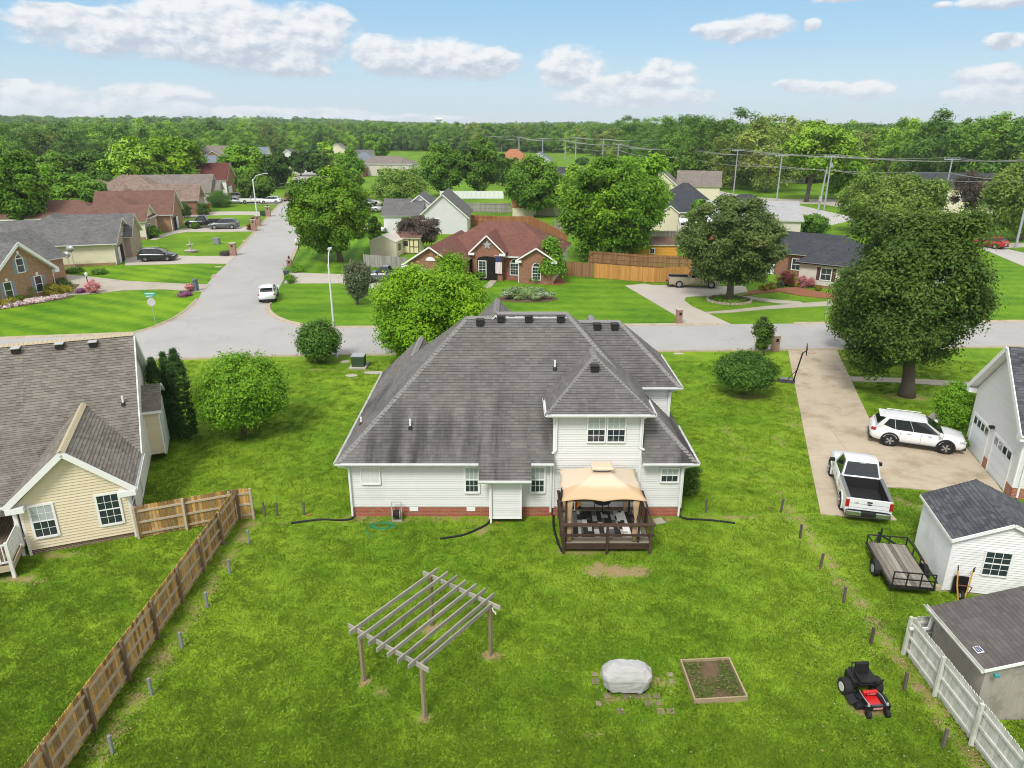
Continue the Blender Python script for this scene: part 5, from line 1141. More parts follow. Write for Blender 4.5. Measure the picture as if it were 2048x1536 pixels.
def fence(label, pts, h, mp, mr=None, mpost=None, pw=.14, single=0, back=1, group=None, jag=.03, rails=3, post_every=2.1, top_over=.06, gap=.012, posts_at=None, ph=None):
    F = thing('fence', label, 'fence', (pts[0][0], pts[0][1], 0)); o = Vector((pts[0][0], pts[0][1], 0)); if_ = MB(); made = 0
    mr = mr or mp; mpost = mpost or mp
    for a, b in zip(pts[:-1], pts[1:]):
        A = Vector((a[0], a[1], 0)) - o; B = Vector((b[0], b[1], 0)) - o; d = (B - A); L = d.length; d.normalize(); nrm = Vector((d.y, -d.x, 0)) * back
        n = int(L / pw); R = Matrix((d, Vector((-d.y, d.x, 0)), Vector((0, 0, 1)))).transposed()
        for i in range(n):
            c = A + d * (pw * (i + .5)); hh = h + rng.uniform(-jag, jag); w = pw - gap; mb = MB() if made < single else if_
            zz = rng.uniform(.02, .07); k = .03; x = w/2; y = .011
            prof = [(-x,zz),(x,zz),(x,hh-k),(x-k,hh),(-x+k,hh),(-x,hh-k)]; mb.ct = rng.random()
            if mb is if_ or True:
                vs = [c + R @ Vector((p, -y, q)) for p, q in prof] + [c + R @ Vector((p, y, q)) for p, q in prof]
                mb.add(vs, [(0,1,2,3,4,5), tuple(range(6,12))[::-1]] + [(i_, 6+i_, 6+(i_+1) % 6, (i_+1) % 6) for i_ in range(6)])
            if mb is not if_: mb.build('picket', mp, F); made += 1
        for k in range(rails):
            z = .25 + (h - .5) * k / (rails - 1)
            MB().bar(A + nrm*.035 + Vector((0,0,z)), B + nrm*.035 + Vector((0,0,z)), .045, .09).build('rail', mr, F)
        m = max(1, round(L / post_every)); 
        for k in range(m + 1):
            p = A + d * (L * k / m) + nrm * .09; MB().box(p.x-.05,p.x+.05,p.y-.05,p.y+.05,0,(ph or h)+.02).build('post', mpost, F)
    if if_.v: if_.build('pickets', mp, F, kind='stuff')
    return F
fence('tall cedar board fence with grey rails running down the left side of the back garden', [(-12.68, 12.6), (-12.68, 28.75)], 1.6, Wd_new, Wd_rail, Wd_post, single=200, back=1, pw=.135, post_every=2.03, jag=.012)
fence('short cedar fence from the beige house corner to the long fence', [(-16.5, 27.25), (-12.9, 28.75), (-12.0, 28.95)], 1.6, Wd_new, Wd_rail, Wd_rail, single=60, back=1, pw=.135, jag=.012, post_every=1.7)
fw = fence('weathered white board fence with leaning posts at the bottom right corner', [(13.62, 12.2), (13.62, 19.9)], 1.55, Wd_white, Wd_white, Wd_white, single=120, back=-1, pw=.14, jag=.012, post_every=1.93)
fence('short white fence panel between the corner post and the plywood shed', [(13.7, 20.05), (14.6, 20.15)], 1.45, Wd_white, Wd_white, Wd_white, single=60, back=1, pw=.14, post_every=3)
fence('grey weathered board fence in front of the cream shed', gp([(728,533),(770,537),(815,540)]), 1.6, Wd_grey, back=-1)
fence('honey coloured new board fence behind the ranch lawn', gp([(1188,556),(1250,561),(1310,566),(1378,563)]), 1.75, Wd_orange, back=-1, jag=.01, gap=.004)
fence('duller brown end of the board fence beside the brick ranch house', gp([(1130,551),(1160,554),(1187,556)]), 1.75, Wd_brown, back=-1, gap=.006)
fence('brown board fence with posts in front of the orange shed', gp([(1178,527),(1260,534),(1330,538),(1385,540)]), 1.7, Wd_brown, back=1)
fence('red brown board fence behind the ranch house roof', gp([(932,452),(1000,455),(1066,455)]), 2.0, Wd_red, back=1)
fence('red brown fence running towards the tall tree right of the ranch', gp([(1066,455),(1100,472),(1133,492)]), 1.8, Wd_red, back=-1)
fence('grey board fence between two lawns beyond the white gabled house', gp([(903,424),(960,425),(1022,426)]), 2.0, Wd_grey, back=1)
fence('pale board fence under the round maple', gp([(1072,431),(1110,432),(1145,432)]), 2.0, Wd_pale, back=1)
fence('grey board fence above the orange shed', gp([(1265,489),(1310,488),(1360,487)]), 2.0, Wd_grey, back=1)
fence('short dark grey fence left of the big bright tree', gp([(1110,458),(1130,462),(1145,470)]), 1.7, Wd_grey, back=1)
vin = plain('vinyl_white', (.75,.76,.76), .4, .03)
vf = thing('fence', 'white vinyl panel fence below the two round street trees', 'fence', G(880, 398) + (0,)); a = G(880, 398); b = G(1006, 398); L = b[0]-a[0]; n = 14
for k in range(n): MB().box(L*k/n+.15, L*(k+1)/n-.02, -.03, .03, .1, 1.9).build('panel', vin, vf)
for k in range(n+1): MB().box(L*k/n, L*k/n+.13, -.07, .07, 0, 2.0).build('post', vin, vf)
fence('grey fence at the left edge of the wooded gardens', gp([(222,385),(262,386)]), 1.8, Wd_grey)
# stub posts left over from an old fence
Wd_stub = wood_mat('stub_wood', (.07,.058,.045), (.19,.165,.135), .4, 2)
Pg = plain('post_galvanised', (.26,.28,.28), .6, .2, 20, metal=.2)
for i, (x, y) in enumerate([(-11.49,26.84),(-11.52,24.62),(-11.56,22.45),(-11.53,20.2),(-11.56,18.02),(-11.63,15.77)]):
    lab = ['grey stub post nearest the corner of the cedar fence','second grey stub post out from the fence corner','third grey stub post along the cedar fence','fourth grey stub post along the cedar fence, below the pergola level','fifth grey stub post along the fence, second nearest the camera','grey stub post nearest the camera by the cedar fence'][i]
    m = MB(); t = rng.uniform(-.02,.02); m.bar((x,y,0),(x+t,y,.68),.085,.085); o = m.build('fence_post', Pg, bevel=.008); tag(o, lab, 'post', 'stub posts beside the cedar fence')
for i, (x, y) in enumerate([(12.7,29.49),(12.76,27.24),(12.72,24.97),(12.72,22.75),(12.67,20.43),(12.7,18.23),(12.66,15.97),(9.17,29.49),(-11.57,29.17),(-10.99,29.17),(-9.77,29.26),(7.95,29.6)]):
    lab = ['weathered stub post left of the white pickup','stub post left of the trailer tongue','stub post left of the trailer wheel','stub post below and left of the trailer','stub post above the red mower','stub post between mower and white fence','stub post nearest the camera by the white fence','stub post in the grass right of the house corner','left of two stub posts behind the cedar fence corner','right of two stub posts behind the cedar fence corner','stub post at the end of the long black drain hose','stub post tight against the right corner of the house'][i]
    m = MB(); m.bar((x,y,0),(x+rng.uniform(-.05,.05),y+rng.uniform(-.03,.03),.72),.09,.09); o = m.build('fence_post', Wd_stub, bevel=.01); tag(o, lab, 'post', 'weathered stub posts in the grass')
# ================================================================ trees and shrubs
def leaf_mesh(name, mat, center, rad, n, leaf, clumps, cr, seed, shape='round', lump=.18, hang=0.0, core=.45, lobed=True):
    """a crown: clumps of leaf-sized faces spread through an uneven volume"""
    q = np.random.RandomState(seed); rx, ry, rz = rad
    d = q.normal(size=(clumps, 3)); d /= np.linalg.norm(d, axis=1)[:, None]
    if shape in ('round', 'umbrella'): d[:, 2] = np.where(d[:, 2] < -.9, -d[:, 2] * .5, d[:, 2])
    ph = q.uniform(0, 6.28, 6); az = np.arctan2(d[:, 1], d[:, 0])
    f = 1 + lump * (np.sin(2*az + ph[0]) * .5 + np.sin(3*az + ph[1] + 3*d[:, 2]) * .6 + np.sin(5*d[:, 2] + ph[2] + az) * .5)
    rr = (core + (1 - core) * q.rand(clumps) ** .55) * f
    C = d * rr[:, None]
    lobe = None
    if lobed and shape in ('round', 'vase', 'umbrella') and clumps > 60:
        nl = max(12, min(46, int(clumps / 11))); g = np.arange(nl) + .5; zz = 1 - 2 * g / nl; th = g * 2.39996 + q.uniform(-.35, .35, nl); zz = np.clip(zz + q.uniform(-.12, .12, nl), -.98, .98)
        ld = np.stack([np.cos(th) * np.sqrt(1-zz*zz), np.sin(th) * np.sqrt(1-zz*zz), zz], 1); la = np.arctan2(ld[:, 1], ld[:, 0])
        lf = 1 + lump * (np.sin(2*la + ph[0]) * .5 + np.sin(3*la + ph[1] + 3*ld[:, 2]) * .6) + q.uniform(-.10, .10, nl)
        lr = q.uniform(.20, .34, nl) * (1.0 if nl > 20 else 1.25); LC = ld * (lf * (1 - lr * .85))[:, None]
        li = q.randint(0, nl, clumps); sd = q.normal(size=(clumps, 3)) + ld[li] * .9 + np.array([0, 0, .35]); sd /= np.linalg.norm(sd, axis=1)[:, None]
        fill = q.rand(clumps) < .10
        C = np.where(fill[:, None], C * .8, LC[li] + sd * (lr[li] * q.uniform(.7, 1.05, clumps))[:, None]); lobe = (li, sd, q.rand(nl), fill)
    if shape == 'cone':
        t = q.rand(clumps) ** 1.35; a = q.uniform(0, 6.28, clumps); r_ = (1 - t) ** .8 * (.35 + .65 * np.sqrt(q.rand(clumps))); C = np.stack([np.cos(a)*r_, np.sin(a)*r_, t*2-1], 1)
    if shape == 'column':
        t = q.rand(clumps); a = q.uniform(0, 6.28, clumps); pr = np.where(t < .62, .86 + .14 * np.sin(t / .62 * pi), np.maximum(0.02, 1 - ((t - .62) / .38) ** 1.5)); r_ = pr * (.6 + .4 * q.rand(clumps) ** .5); C = np.stack([np.cos(a)*r_, np.sin(a)*r_, t*2-1], 1)
    if shape == 'vase':
        t = (C[:, 2] + 1) / 2; C[:, 0] *= .45 + .62 * t; C[:, 1] *= .45 + .62 * t
    if shape == 'umbrella': C[:, 2] = C[:, 2] * .55 + .35 - .35 * (C[:, 0]**2 + C[:, 1]**2)
    out = C / (np.linalg.norm(C, axis=1)[:, None] + 1e-6)
    if lobe is not None: out = np.where(lobe[3][:, None], out, lobe[1])
    C = C * np.array([rx, ry, rz])
    per = max(1, n // clumps); N = per * clumps; ci = np.repeat(np.arange(clumps), per)
    size = q.uniform(.7, 1.3, clumps)[ci] * cr
    off = q.normal(size=(N, 3)) * .5 * size[:, None]; off[:, 2] *= .62; off[:, 2] -= hang * np.abs(q.normal(size=N)) * size
    P = C[ci] + off
    o2 = out[ci] * .55 + q.normal(size=(N, 3)) * .5 + np.array([0, 0, .65]) + off / (size[:, None] + 1e-6) * .5
    o2 /= np.linalg.norm(o2, axis=1)[:, None]
    rv = q.normal(size=(N, 3)); t1 = np.cross(o2, rv); t1 /= np.linalg.norm(t1, axis=1)[:, None]; t2 = np.cross(o2, t1)
    L = (leaf * q.uniform(.6, 1.25, N))[:, None]
    V = np.stack([P - t1*L, P + t2*L*.48, P + t1*L - o2*L*.12, P - t2*L*.48], 1).reshape(-1, 3) + np.array(center)
    F = np.arange(N*4).reshape(-1, 4)
    tint = np.clip(q.rand(clumps)[ci] * .45 + q.rand(N) * .55, 0, 1) if lobe is None else np.clip(lobe[2][lobe[0]][ci] * .35 + q.rand(clumps)[ci] * .25 + q.rand(N) * .40, 0, 1)
    return V, F, tint, mat
def finish_leaves(name, parts, parent=None, extra=None, mats=None):
    V = np.concatenate([p[0] for p in parts]); cnt = 0; Fs = []; T = []
    for p in parts: Fs.append(p[1] + cnt); cnt += len(p[0]); T.append(p[2])
    F = np.concatenate(Fs); me = bpy.data.meshes.new(name); n = len(F)
    me.vertices.add(len(V)); me.vertices.foreach_set('co', V.astype(np.float32).ravel()); me.loops.add(n*4); me.loops.foreach_set('vertex_index', F.astype(np.int32).ravel())
    me.polygons.add(n); me.polygons.foreach_set('loop_start', np.arange(0, n*4, 4, dtype=np.int32)); me.polygons.foreach_set('loop_total', np.full(n, 4, dtype=np.int32))
    at = me.attributes.new('tint', 'FLOAT', 'FACE'); at.data.foreach_set('value', np.concatenate(T).astype(np.float32))
    me.materials.append(parts[0][3]); me.update(calc_edges=True)
    o = bpy.data.objects.new(name, me); COL.objects.link(o)
    if parent is not None: o.parent = parent
    return o
M_bark = plain('bark_grey', (.13,.105,.085), .95, .35, 9, bstr=.7); M_bark2 = plain('bark_dark', (.07,.055,.045), .95, .3, 9, bstr=.7)
LV = {
 'bright': leaf_mat('leaf_bright', (0.070,0.190,0.010), (0.240,0.450,0.020), (0.360,0.560,0.030)), 'mid': leaf_mat('leaf_mid', (0.055,0.155,0.012), (0.190,0.370,0.024), (0.290,0.470,0.030)),
 'oak': leaf_mat('leaf_oak', (0.055,0.125,0.018), (0.180,0.300,0.040), (0.300,0.400,0.070)), 'deep': leaf_mat('leaf_deep', (0.038,0.110,0.014), (0.120,0.250,0.026), (0.200,0.330,0.035)),
 'speck': leaf_mat('leaf_speckled', (0.050,0.085,0.022), (0.140,0.200,0.045), (0.190,0.100,0.050)), 'yellow': leaf_mat('leaf_locust', (0.100,0.260,0.006), (0.310,0.540,0.014), (0.400,0.600,0.020)),
 'thuja': leaf_mat('leaf_thuja', (.022,.075,.012), (.060,.145,.022), None, .1), 'holly': leaf_mat('leaf_grey_green', (.050,.070,.030), (.15,.19,.095), (.24,.26,.17)),
 'plum': leaf_mat('leaf_plum', (0.080,0.055,0.052), (0.189,0.138,0.123), (0.145,0.145,0.087)), 'willow': leaf_mat('leaf_willow', (0.123,0.232,0.032), (0.304,0.435,0.072), (0.377,0.478,0.087)),
 'far1': leaf_mat('leaf_wood_green', (0.083,0.199,0.021), (0.233,0.423,0.039), (0.343,0.520,0.045), .15), 'far2': leaf_mat('leaf_wood_bright', (0.147,0.304,0.018), (0.367,0.586,0.038), None, .15), 'far3': leaf_mat('leaf_wood_dark', (0.055,0.144,0.021), (0.152,0.285,0.037), None, .15), 'far4': leaf_mat('leaf_wood_olive', (0.142,0.206,0.039), (0.332,0.400,0.068), None, .15),
 'red': leaf_mat('leaf_red_bush', (.16,.03,.03), (.32,.07,.07), (.10,.14,.03)), 'gold': leaf_mat('leaf_gold', (.20,.20,.02), (.45,.40,.04)), 'flower': leaf_mat('petal_mixed', (.62,.40,.42), (.75,.70,.68), (.10,.20,.03), .1), 'white': leaf_mat('petal_white', (0.140,0.240,0.070), (0.300,0.360,0.220), (0.800,0.790,0.840), .1), 'purple': leaf_mat('petal_purple', (.22,.06,.16), (.32,.12,.25), (.12,.15,.04), .1), 'pink': leaf_mat('petal_pink', (.5,.12,.14), (.65,.3,.3), (.06,.11,.03), .1)}
def trunk(parent, h, r, seed, limbs=6, mat=M_bark, spread=2.0, hl=None, lean=(0, 0), multi=1):
    q = random.Random(seed); m = MB()
    for s in range(multi):
        dx, dy = (q.uniform(-.5, .5) * (multi > 1)), (q.uniform(-.5, .5) * (multi > 1)); k = 1 if multi == 1 else .7
        pts = [Vector((0, 0, -.1)), Vector((lean[0]*.1+dx*.3, lean[1]*.1+dy*.3, h*.2)), Vector((lean[0]*.4+dx, lean[1]*.4+dy, h*.55)), Vector((lean[0]+dx*1.8, lean[1]+dy*1.8, h))]
        m.tube(pts, [r*1.45*k, r*k, r*.8*k, r*.45*k], 10)
        top = pts[2]
        for i in range(limbs):
            a = 2*pi*i/limbs + q.uniform(-.4, .4) + s; L = spread * q.uniform(.7, 1.1); b = pts[1].lerp(pts[3], q.uniform(.45, 1.0)); up = q.uniform(.4, .9) * (hl or spread)
            mid = b + Vector((cos(a)*L*.5, sin(a)*L*.5, up*.65)); e = b + Vector((cos(a)*L, sin(a)*L, up*1.15))
            m.tube([b, mid, e], [r*.42*k, r*.25*k, r*.08*k], 7)
            for j in range(2):
                a2 = a + q.uniform(-1, 1); m.tube([mid, mid + Vector((cos(a2)*L*.45, sin(a2)*L*.45, up*.4))], [r*.16*k, r*.05*k], 5)
    return m.build('trunk', mat, parent, smooth=True)
def tree(label, base, top_y, half_px, leafkey, seed, name='tree', cat='tree', bot_y=None, n=24000, leaf=.1, clumps=260, cr=None, shape='round', group=None, trunk_r=.18, limbs=7, lump=.18, ry=1.0, dy=0.0, hang=0.0, core=.45, multi=1, cx=None, extra=None, bark=None, kk=1.0, lobed=True):
    """base pixel on the ground, crown top / bottom / half width as seen -> real size"""
    bx, by = G(*base); t = by / ray(*base)[1]; cxp = cx if cx is not None else base[0]
    ztop = PL(cxp, top_y, by)[1]; r = half_px / FOC * hypot(by, CAMH - ztop * .5) * .97 * kk
    zt = PL(cxp, top_y, by + r * .15)[1]; ccx = PL(cxp, (top_y + (bot_y or base[1])) / 2, by)[0] - bx
    zb = max(.0, PL(cxp, bot_y, by - r * .55)[1]) if bot_y else 0
    zt -= 0.0; H = thing(name, label, cat, (bx, by, 0), 0, group); cz = (zt + zb) / 2; rz = (zt - zb) / 2; cr = (cr or r * .26) * (.66 if lobed and shape in ('round', 'vase', 'umbrella') else 1)
    parts = [leaf_mesh(name, LV[leafkey], (ccx, dy, cz), (r - cr*.45, (r - cr*.45)*ry, rz - cr*.35), n, leaf, clumps, cr, seed, shape, lump, hang, core, lobed)]
    finish_leaves('crown', parts, H)
    if trunk_r: trunk(H, max(.5, zb + rz*.55), trunk_r, seed, limbs, bark or M_bark, r*.55, rz*.5, lean=(ccx*.6, 0), multi=multi)
    return H
tree('round bright green maple on the lawn between the two back gardens', (487,867), 702, 92, 'bright', 3, bot_y=868, n=60000, leaf=.085, clumps=620, cr=.5, trunk_r=.13, lump=.1, lobed=False)
for i, (bx, by, ty, hw_, lb) in enumerate(((316,882,714,19,'shortest arborvitae column, left one beside the beige house'),(338,868,702,14,'slim arborvitae column half hidden in the middle of the three'),(360,876,696,25,'tallest and widest arborvitae column on the right of the three'))):
    tree(lb, (bx, by), ty, hw_, 'thuja', 20+i, 'arborvitae_tree', 'tree', bot_y=by, n=22000, leaf=.05, clumps=500, cr=.16, shape='column', group='arborvitae columns beside the beige house', trunk_r=.06, limbs=2, lump=.03)
tree('spreading yellow green honey locust in the front garden beyond the white house', (868,712), 518, 124, 'yellow', 5, bot_y=745, n=84000, leaf=.13, clumps=760, cr=1.1, trunk_r=.2, shape='round', lump=.16, hang=.3)
tree('big leafy maple with spreading crown beside the side street', (681,523), 342, 80, 'bright', 6, bot_y=508, n=64000, leaf=.22, clumps=420, cr=1.25, trunk_r=.36, lump=.2, cx=658)
tree('egg shaped grey green tree on the corner lawn', (715,609), 520, 32, 'holly', 7, bot_y=602, n=26000, leaf=.11, clumps=300, cr=.5, trunk_r=.12, shape='vase', lump=.06, lobed=False)
tree('dark green bush with ragged outline behind the street lamp base', (636,724), 640, 40, 'deep', 8, 'bush', 'bush', bot_y=724, n=24000, leaf=.12, clumps=260, cr=.55, trunk_r=.09, lump=.1, lobed=False)
tree('wide rounded green shrub on the lawn left of the driveway', (1491,790), 704, 63, 'deep', 9, 'bush', 'bush', bot_y=786, n=44000, leaf=.085, clumps=520, cr=.42, trunk_r=.1, lump=.05, lobed=False)
tree('slim flowering crepe myrtle shrub by the driveway mailbox', (1527,712), 633, 23, 'oak', 10, 'bush', 'bush', bot_y=708, n=9000, leaf=.09, clumps=120, cr=.4, trunk_r=.07, shape='vase', lump=.12, multi=2)
tree('large dense oak with stout trunk between the white SUV and the street', (1813,792), 404, 124, 'oak', 11, bot_y=762, n=120000, leaf=.13, clumps=1100, cr=1.15, trunk_r=.42, lump=.36, cx=1818, limbs=10)
tree('second smaller oak standing behind the large oak at the kerb', (1745,706), 520, 80, 'oak', 41, bot_y=690, n=26000, leaf=.14, clumps=260, cr=1.0, trunk_r=.2, lump=.2)
tree('speckled reddish green oak on a stone ringed island of grass', (1459,600), 396, 97, 'speck', 12, bot_y=580, n=62000, leaf=.17, clumps=620, cr=.95, trunk_r=.38, lump=.14, cx=1464, limbs=9)
tree('small conical bright green tree in front of the ranch house corner', (1103,566), 477, 28, 'mid', 13, bot_y=546, n=15000, leaf=.17, clumps=170, cr=.7, trunk_r=.14, shape='cone', lump=.1)
tree('very large airy willow oak between the ranch house and orange shed', (1218,520), 318, 92, 'bright', 14, bot_y=515, n=60000, leaf=.24, clumps=460, cr=1.6, trunk_r=.4, lump=.22, cx=1222, kk=1.05)
tree('broad yellow green crown leaning right behind the willow oak', (1290,505), 312, 62, 'bright', 15, bot_y=470, n=30000, leaf=.28, clumps=260, cr=1.7, trunk_r=.35, lump=.25, cx=1270)
tree('round green maple behind the small barn shed', (1062,432), 318, 59, 'mid', 16, bot_y=425, n=32000, leaf=.32, clumps=300, cr=1.7, trunk_r=.4, lump=.12, cx=1068)
tree('left of the two round street trees above the white fence', (884,393), 292, 41, 'mid', 17, bot_y=383, n=26000, leaf=.36, clumps=260, cr=1.6, trunk_r=.38, lump=.1, group='pair of round trees above the white fence')
tree('right of the two round street trees above the white fence', (958,393), 280, 42, 'mid', 18, bot_y=382, n=26000, leaf=.36, clumps=260, cr=1.6, trunk_r=.38, lump=.1, group='pair of round trees above the white fence')
tree('loose pale yellow green willow behind the grey roofed house', (800,412), 332, 56, 'willow', 19, bot_y=408, n=26000, leaf=.30, clumps=240, cr=1.8, trunk_r=.3, lump=.25, hang=.5)
tree('purple leaved plum with grey twiggy crown beside the playhouse', (838,500), 432, 43, 'plum', 21, bot_y=492, n=16000, leaf=.17, clumps=230, cr=.9, trunk_r=.2, lump=.15, multi=3, core=.2, bark=M_bark2)
tree('tall dark tree on the right of the trees up the side street', (700,402), 300, 27, 'mid', 22, bot_y=385, n=15000, leaf=.32, clumps=150, cr=1.3, trunk_r=.3)
tree('bushy pale green willow standing over the highway verge', (1775,468), 345, 92, 'willow', 23, bot_y=462, n=40000, leaf=.26, clumps=360, cr=1.8, trunk_r=.4, lump=.25, hang=.6, cx=1780)
tree('weeping yellow green tree cut by the right edge of the view', (2040,480), 305, 68, 'willow', 24, bot_y=452, n=30000, leaf=.26, clumps=300, cr=1.8, trunk_r=.35, lump=.25, hang=.6, cx=2050)
tree('bare limbed grey tree with thin leaves near the cream house', (1948,445), 345, 40, 'plum', 25, bot_y=420, n=9000, leaf=.2, clumps=160, cr=1.2, trunk_r=.3, multi=3, core=.2)
tree('tall cottonwood with two trunks beyond the highway', (1612,404), 242, 66, 'far2', 26, bot_y=352, n=30000, leaf=.42, clumps=260, cr=2.2, trunk_r=.6, multi=2, lump=.2, cx=1636)
tree('bright green tree beside the transformer pole across the highway', (1690,398), 292, 34, 'bright', 27, bot_y=385, n=15000, leaf=.4, clumps=150, cr=1.9, trunk_r=.4)
tree('clipped rounded shrub at the corner of the white garage house', (1912,868), 760, 40, 'bright', 28, 'bush', 'bush', bot_y=870, n=34000, leaf=.06, clumps=460, cr=.28, trunk_r=.08, lump=.05, lobed=False)
tree('round light green tree beside the pale grey roof', (1628,470), 428, 32, 'mid', 29, bot_y=472, n=11000, leaf=.2, clumps=120, cr=.9, trunk_r=.15)
# the row on the left: gardens and street trees
for args in ((( 40,470), 300, 46,'bright','round tree at the left edge above the white outbuilding'),((85,440),338,36,'bright','bright bushy tree in front of the left red roof'),((160,440),352,52,'mid','wide mid green tree behind the grey house roof'),((175,395),305,58,'mid','broad tree right of the far red roof'),
    ((262,400),278,50,'far2','tall yellow green tree left of the brightest one'),((345,392),272,60,'yellow','brightest yellow green tree above the brown shake roof'),((100,400),300,44,'mid','tree behind the far red roof'),((15,430),322,34,'deep','dark tree at the very left edge'),((487,375),292,48,'bright','light green tree behind the maroon roofed house'),
    ((508,405),344,38,'mid','leaning street tree beside the lamp on the side street'),((552,378),302,28,'deep','dark slender tree above the parked black SUV'),((602,352),300,20,'deep','dark round tree left of the far lamp'),((636,352),298,19,'deep','dark round tree right of the far lamp'),((650,350),278,18,'far2','pale pointed tree beyond the dark round pair'),
    ((752,318),266,24,'bright','tall bright egg shaped tree in the middle distance'),((690,330),305,26,'mid','tree at the bend of the side street'),((205,420),345,30,'deep','dark tree wedged behind the brown roofs'),((128,425),375,36,'mid','low tree behind the tan garden shed'),((20,510-40),395,20,'mid','bush beside the white outbuilding'),
    ((1005,372),305,14,'deep','dark narrow tree beside the terracotta roof'),((1028,365),318,16,'willow','thin pale tree in front of the terracotta roof'),((1400,470),398,22,'mid','tree behind the honey fence'),((815,470),436,18,'mid','small tree left of the white gabled house'),((748,492),436,14,'mid','young tree beside the parked silver car'),
    ((1155,450),330,40,'far2','tree between the round maple and the willow oak'),((1340,380),322,18,'mid','round tree beside the cream gabled house'),((440,385),380,12,'mid','low round hedge tree'),((870,300),280,14,'mid','far tree above the willow'),((1165,330),317,12,'deep','low dark bush in the far field')):
    (b, ty, hw_, k, lb) = args
    tree(lb, b, ty, hw_, k, sum(b), bot_y=b[1]-max(2, int((b[1]-ty)*.08)), n=int(9000 + hw_*220), leaf=.0022*hypot(*G(*b)) + .05, clumps=110 + hw_*2, trunk_r=.25, limbs=5, lump=.2)
# small shrubs and flower beds
def bush(label, px, py, r, h, key, seed, n=3000, leaf=.06, name='bush', cat='bush', group=None, shape='round', cr=None):
    x, y = G(px, py); H = thing(name, label, cat, (x, y, 0), 0, group)
    finish_leaves('foliage', [leaf_mesh('foliage', LV[key], (0, 0, h*.5), (r*.82, r*.82, h*.46), n, leaf, max(30, n//50), cr or r*.28, seed, shape, .1)], H)
    m = MB(); q = random.Random(seed)
    for i in range(4): a = q.uniform(0, 6.28); m.tube([(0,0,-.05),(cos(a)*r*.3,sin(a)*r*.3,h*.5),(cos(a)*r*.55,sin(a)*r*.55,h*.8)], [.03,.02,.008], 5)
    m.build('stem', M_bark2, H); return H
for k_, (lb, px, py, r, h, key) in enumerate((('clipped green shrub below the left shuttered window',50,598,1.5,1.4,'bright'),('clipped green shrub below the right shuttered window',82,590,1.3,1.5,'mid'),('yellow green azalea right of the clipped shrub',108,592,1.1,1.4,'gold'),('dark rose bush at the corner of the tan brick house',125,584,1.2,1.6,'deep'),('red flowering bush at the tan brick corner',108,577,.8,1.3,'red'),
    ('small golden shrub near the driveway fork',132,588,.9,.9,'gold'),('orange tinted low shrub at the left edge',12,612,1.2,1.0,'gold'),('low green shrub behind the flower border',28,606,1.0,.9,'mid'),('rose bush round the white lamp post',188,586,.9,1.4,'pink'),('lavender mound beside the path',163,586,.7,.5,'purple'),('purple leaved low shrub in the kerb bed',370,592,.9,.45,'purple'),('pink spiky shrub next to the tall grey mailbox',382,582,.6,.9,'pink'),
    ('left of two glossy dome shrubs by the ranch porch',958,560,.9,1.2,'mid'),('right of two glossy dome shrubs by the ranch porch',968,553,1.2,1.5,'deep'),('ball shrub under the ranch arched window',1026,556,.5,.6,'deep'),('dark low shrubs at the right wing of the ranch',1072,566,1.2,.8,'deep'),
    ('dark red shrub on the mulch bed by the brick corner',1570,572,1.2,1.7,'red'),('red flowering shrub under the maroon shuttered window',1608,574,1.1,1.3,'pink'),('golden shrub between two red ones on the mulch',1591,574,.5,.7,'gold'),('golden shrub left on the mulch bed',1542,578,.6,.8,'gold'),('second golden shrub left on the mulch bed',1527,581,.55,.7,'gold'),('small golden shrub right on the mulch bed',1636,581,.4,.6,'gold'),('pale small shrub mid mulch bed',1560,575,.5,.8,'holly'),
    ('small ball shrub on the driveway island by the grey SUV',391,458,.8,1.3,'mid'),('ball shrub at the corner of the cream garage wing',308,476,1.2,2.0,'mid'),('left clipped shrub in front of the shake roofed house',370,436,1.6,2.8,'deep'),('right clipped shrub in front of the shake roofed house',406,430,1.5,2.4,'deep'),('round dark hedge below the taupe roofed house',440,414,3.0,3.4,'deep'),('low green shrub by the bin at the ranch driveway',581,566,.8,1.0,'mid'),
    ('strip hedge under the brick mailbox of the corner lot',590,543,1.4,.6,'mid'),('vine growing up beside the right corner of the white house',1378,990,.55,1.7,'deep'),('trimmed low hedge in front of the garage shrub',1908,888,.9,.8,'bright'),('conifer beside the open garage',264,505,.9,2.2,'deep'),('dark red barberry by the brick mailbox on the left',502,460,.8,1.1,'red'),('dark red barberry beside the street lamp on the left',509,446,.8,1.1,'red'),
    ('low weeds along the left path edge',150,545,1.2,.5,'mid'),('tuft of perennials at the long driveway edge',200,548,1.0,.6,'mid'),('grassy clump by the brick pillar mailbox on the left',455,510,1.2,.5,'plum'))):
    bush(lb, px, py, r, h, key, 300+k_, n=int(1500 + 1400*r*h), leaf=.09 if py < 560 else .07)
for lb, px, py, rx, ry_, h, key, n, cat in (('round island bed of white and lilac irises on the ranch lawn',1054,598,2.9,1.45,1.35,'white',7000,'flower bed'),('border of pink and white flowers along the left path',60,607,3.8,.7,.45,'flower',5000,'flower bed')):
    x, y = G(px, py); H = thing('flower_bed', lb, cat, (x, y, 0), radians(52) if px < 100 else 0)
    pts = [(rx*1.12*cos(i*pi/12), ry_*1.15*sin(i*pi/12)) for i in range(24)]; MB().prism(pts, 0, .06).build('soil', M_soil, H)
    pa = leaf_mesh('plants', LV[key], (0, 0, h*.5), (rx, ry_, h*.42), n, .085, n//30, .22, px, 'round', .05, 0, .1); o = finish_leaves('plants', [pa], H); o['kind'] = 'stuff'

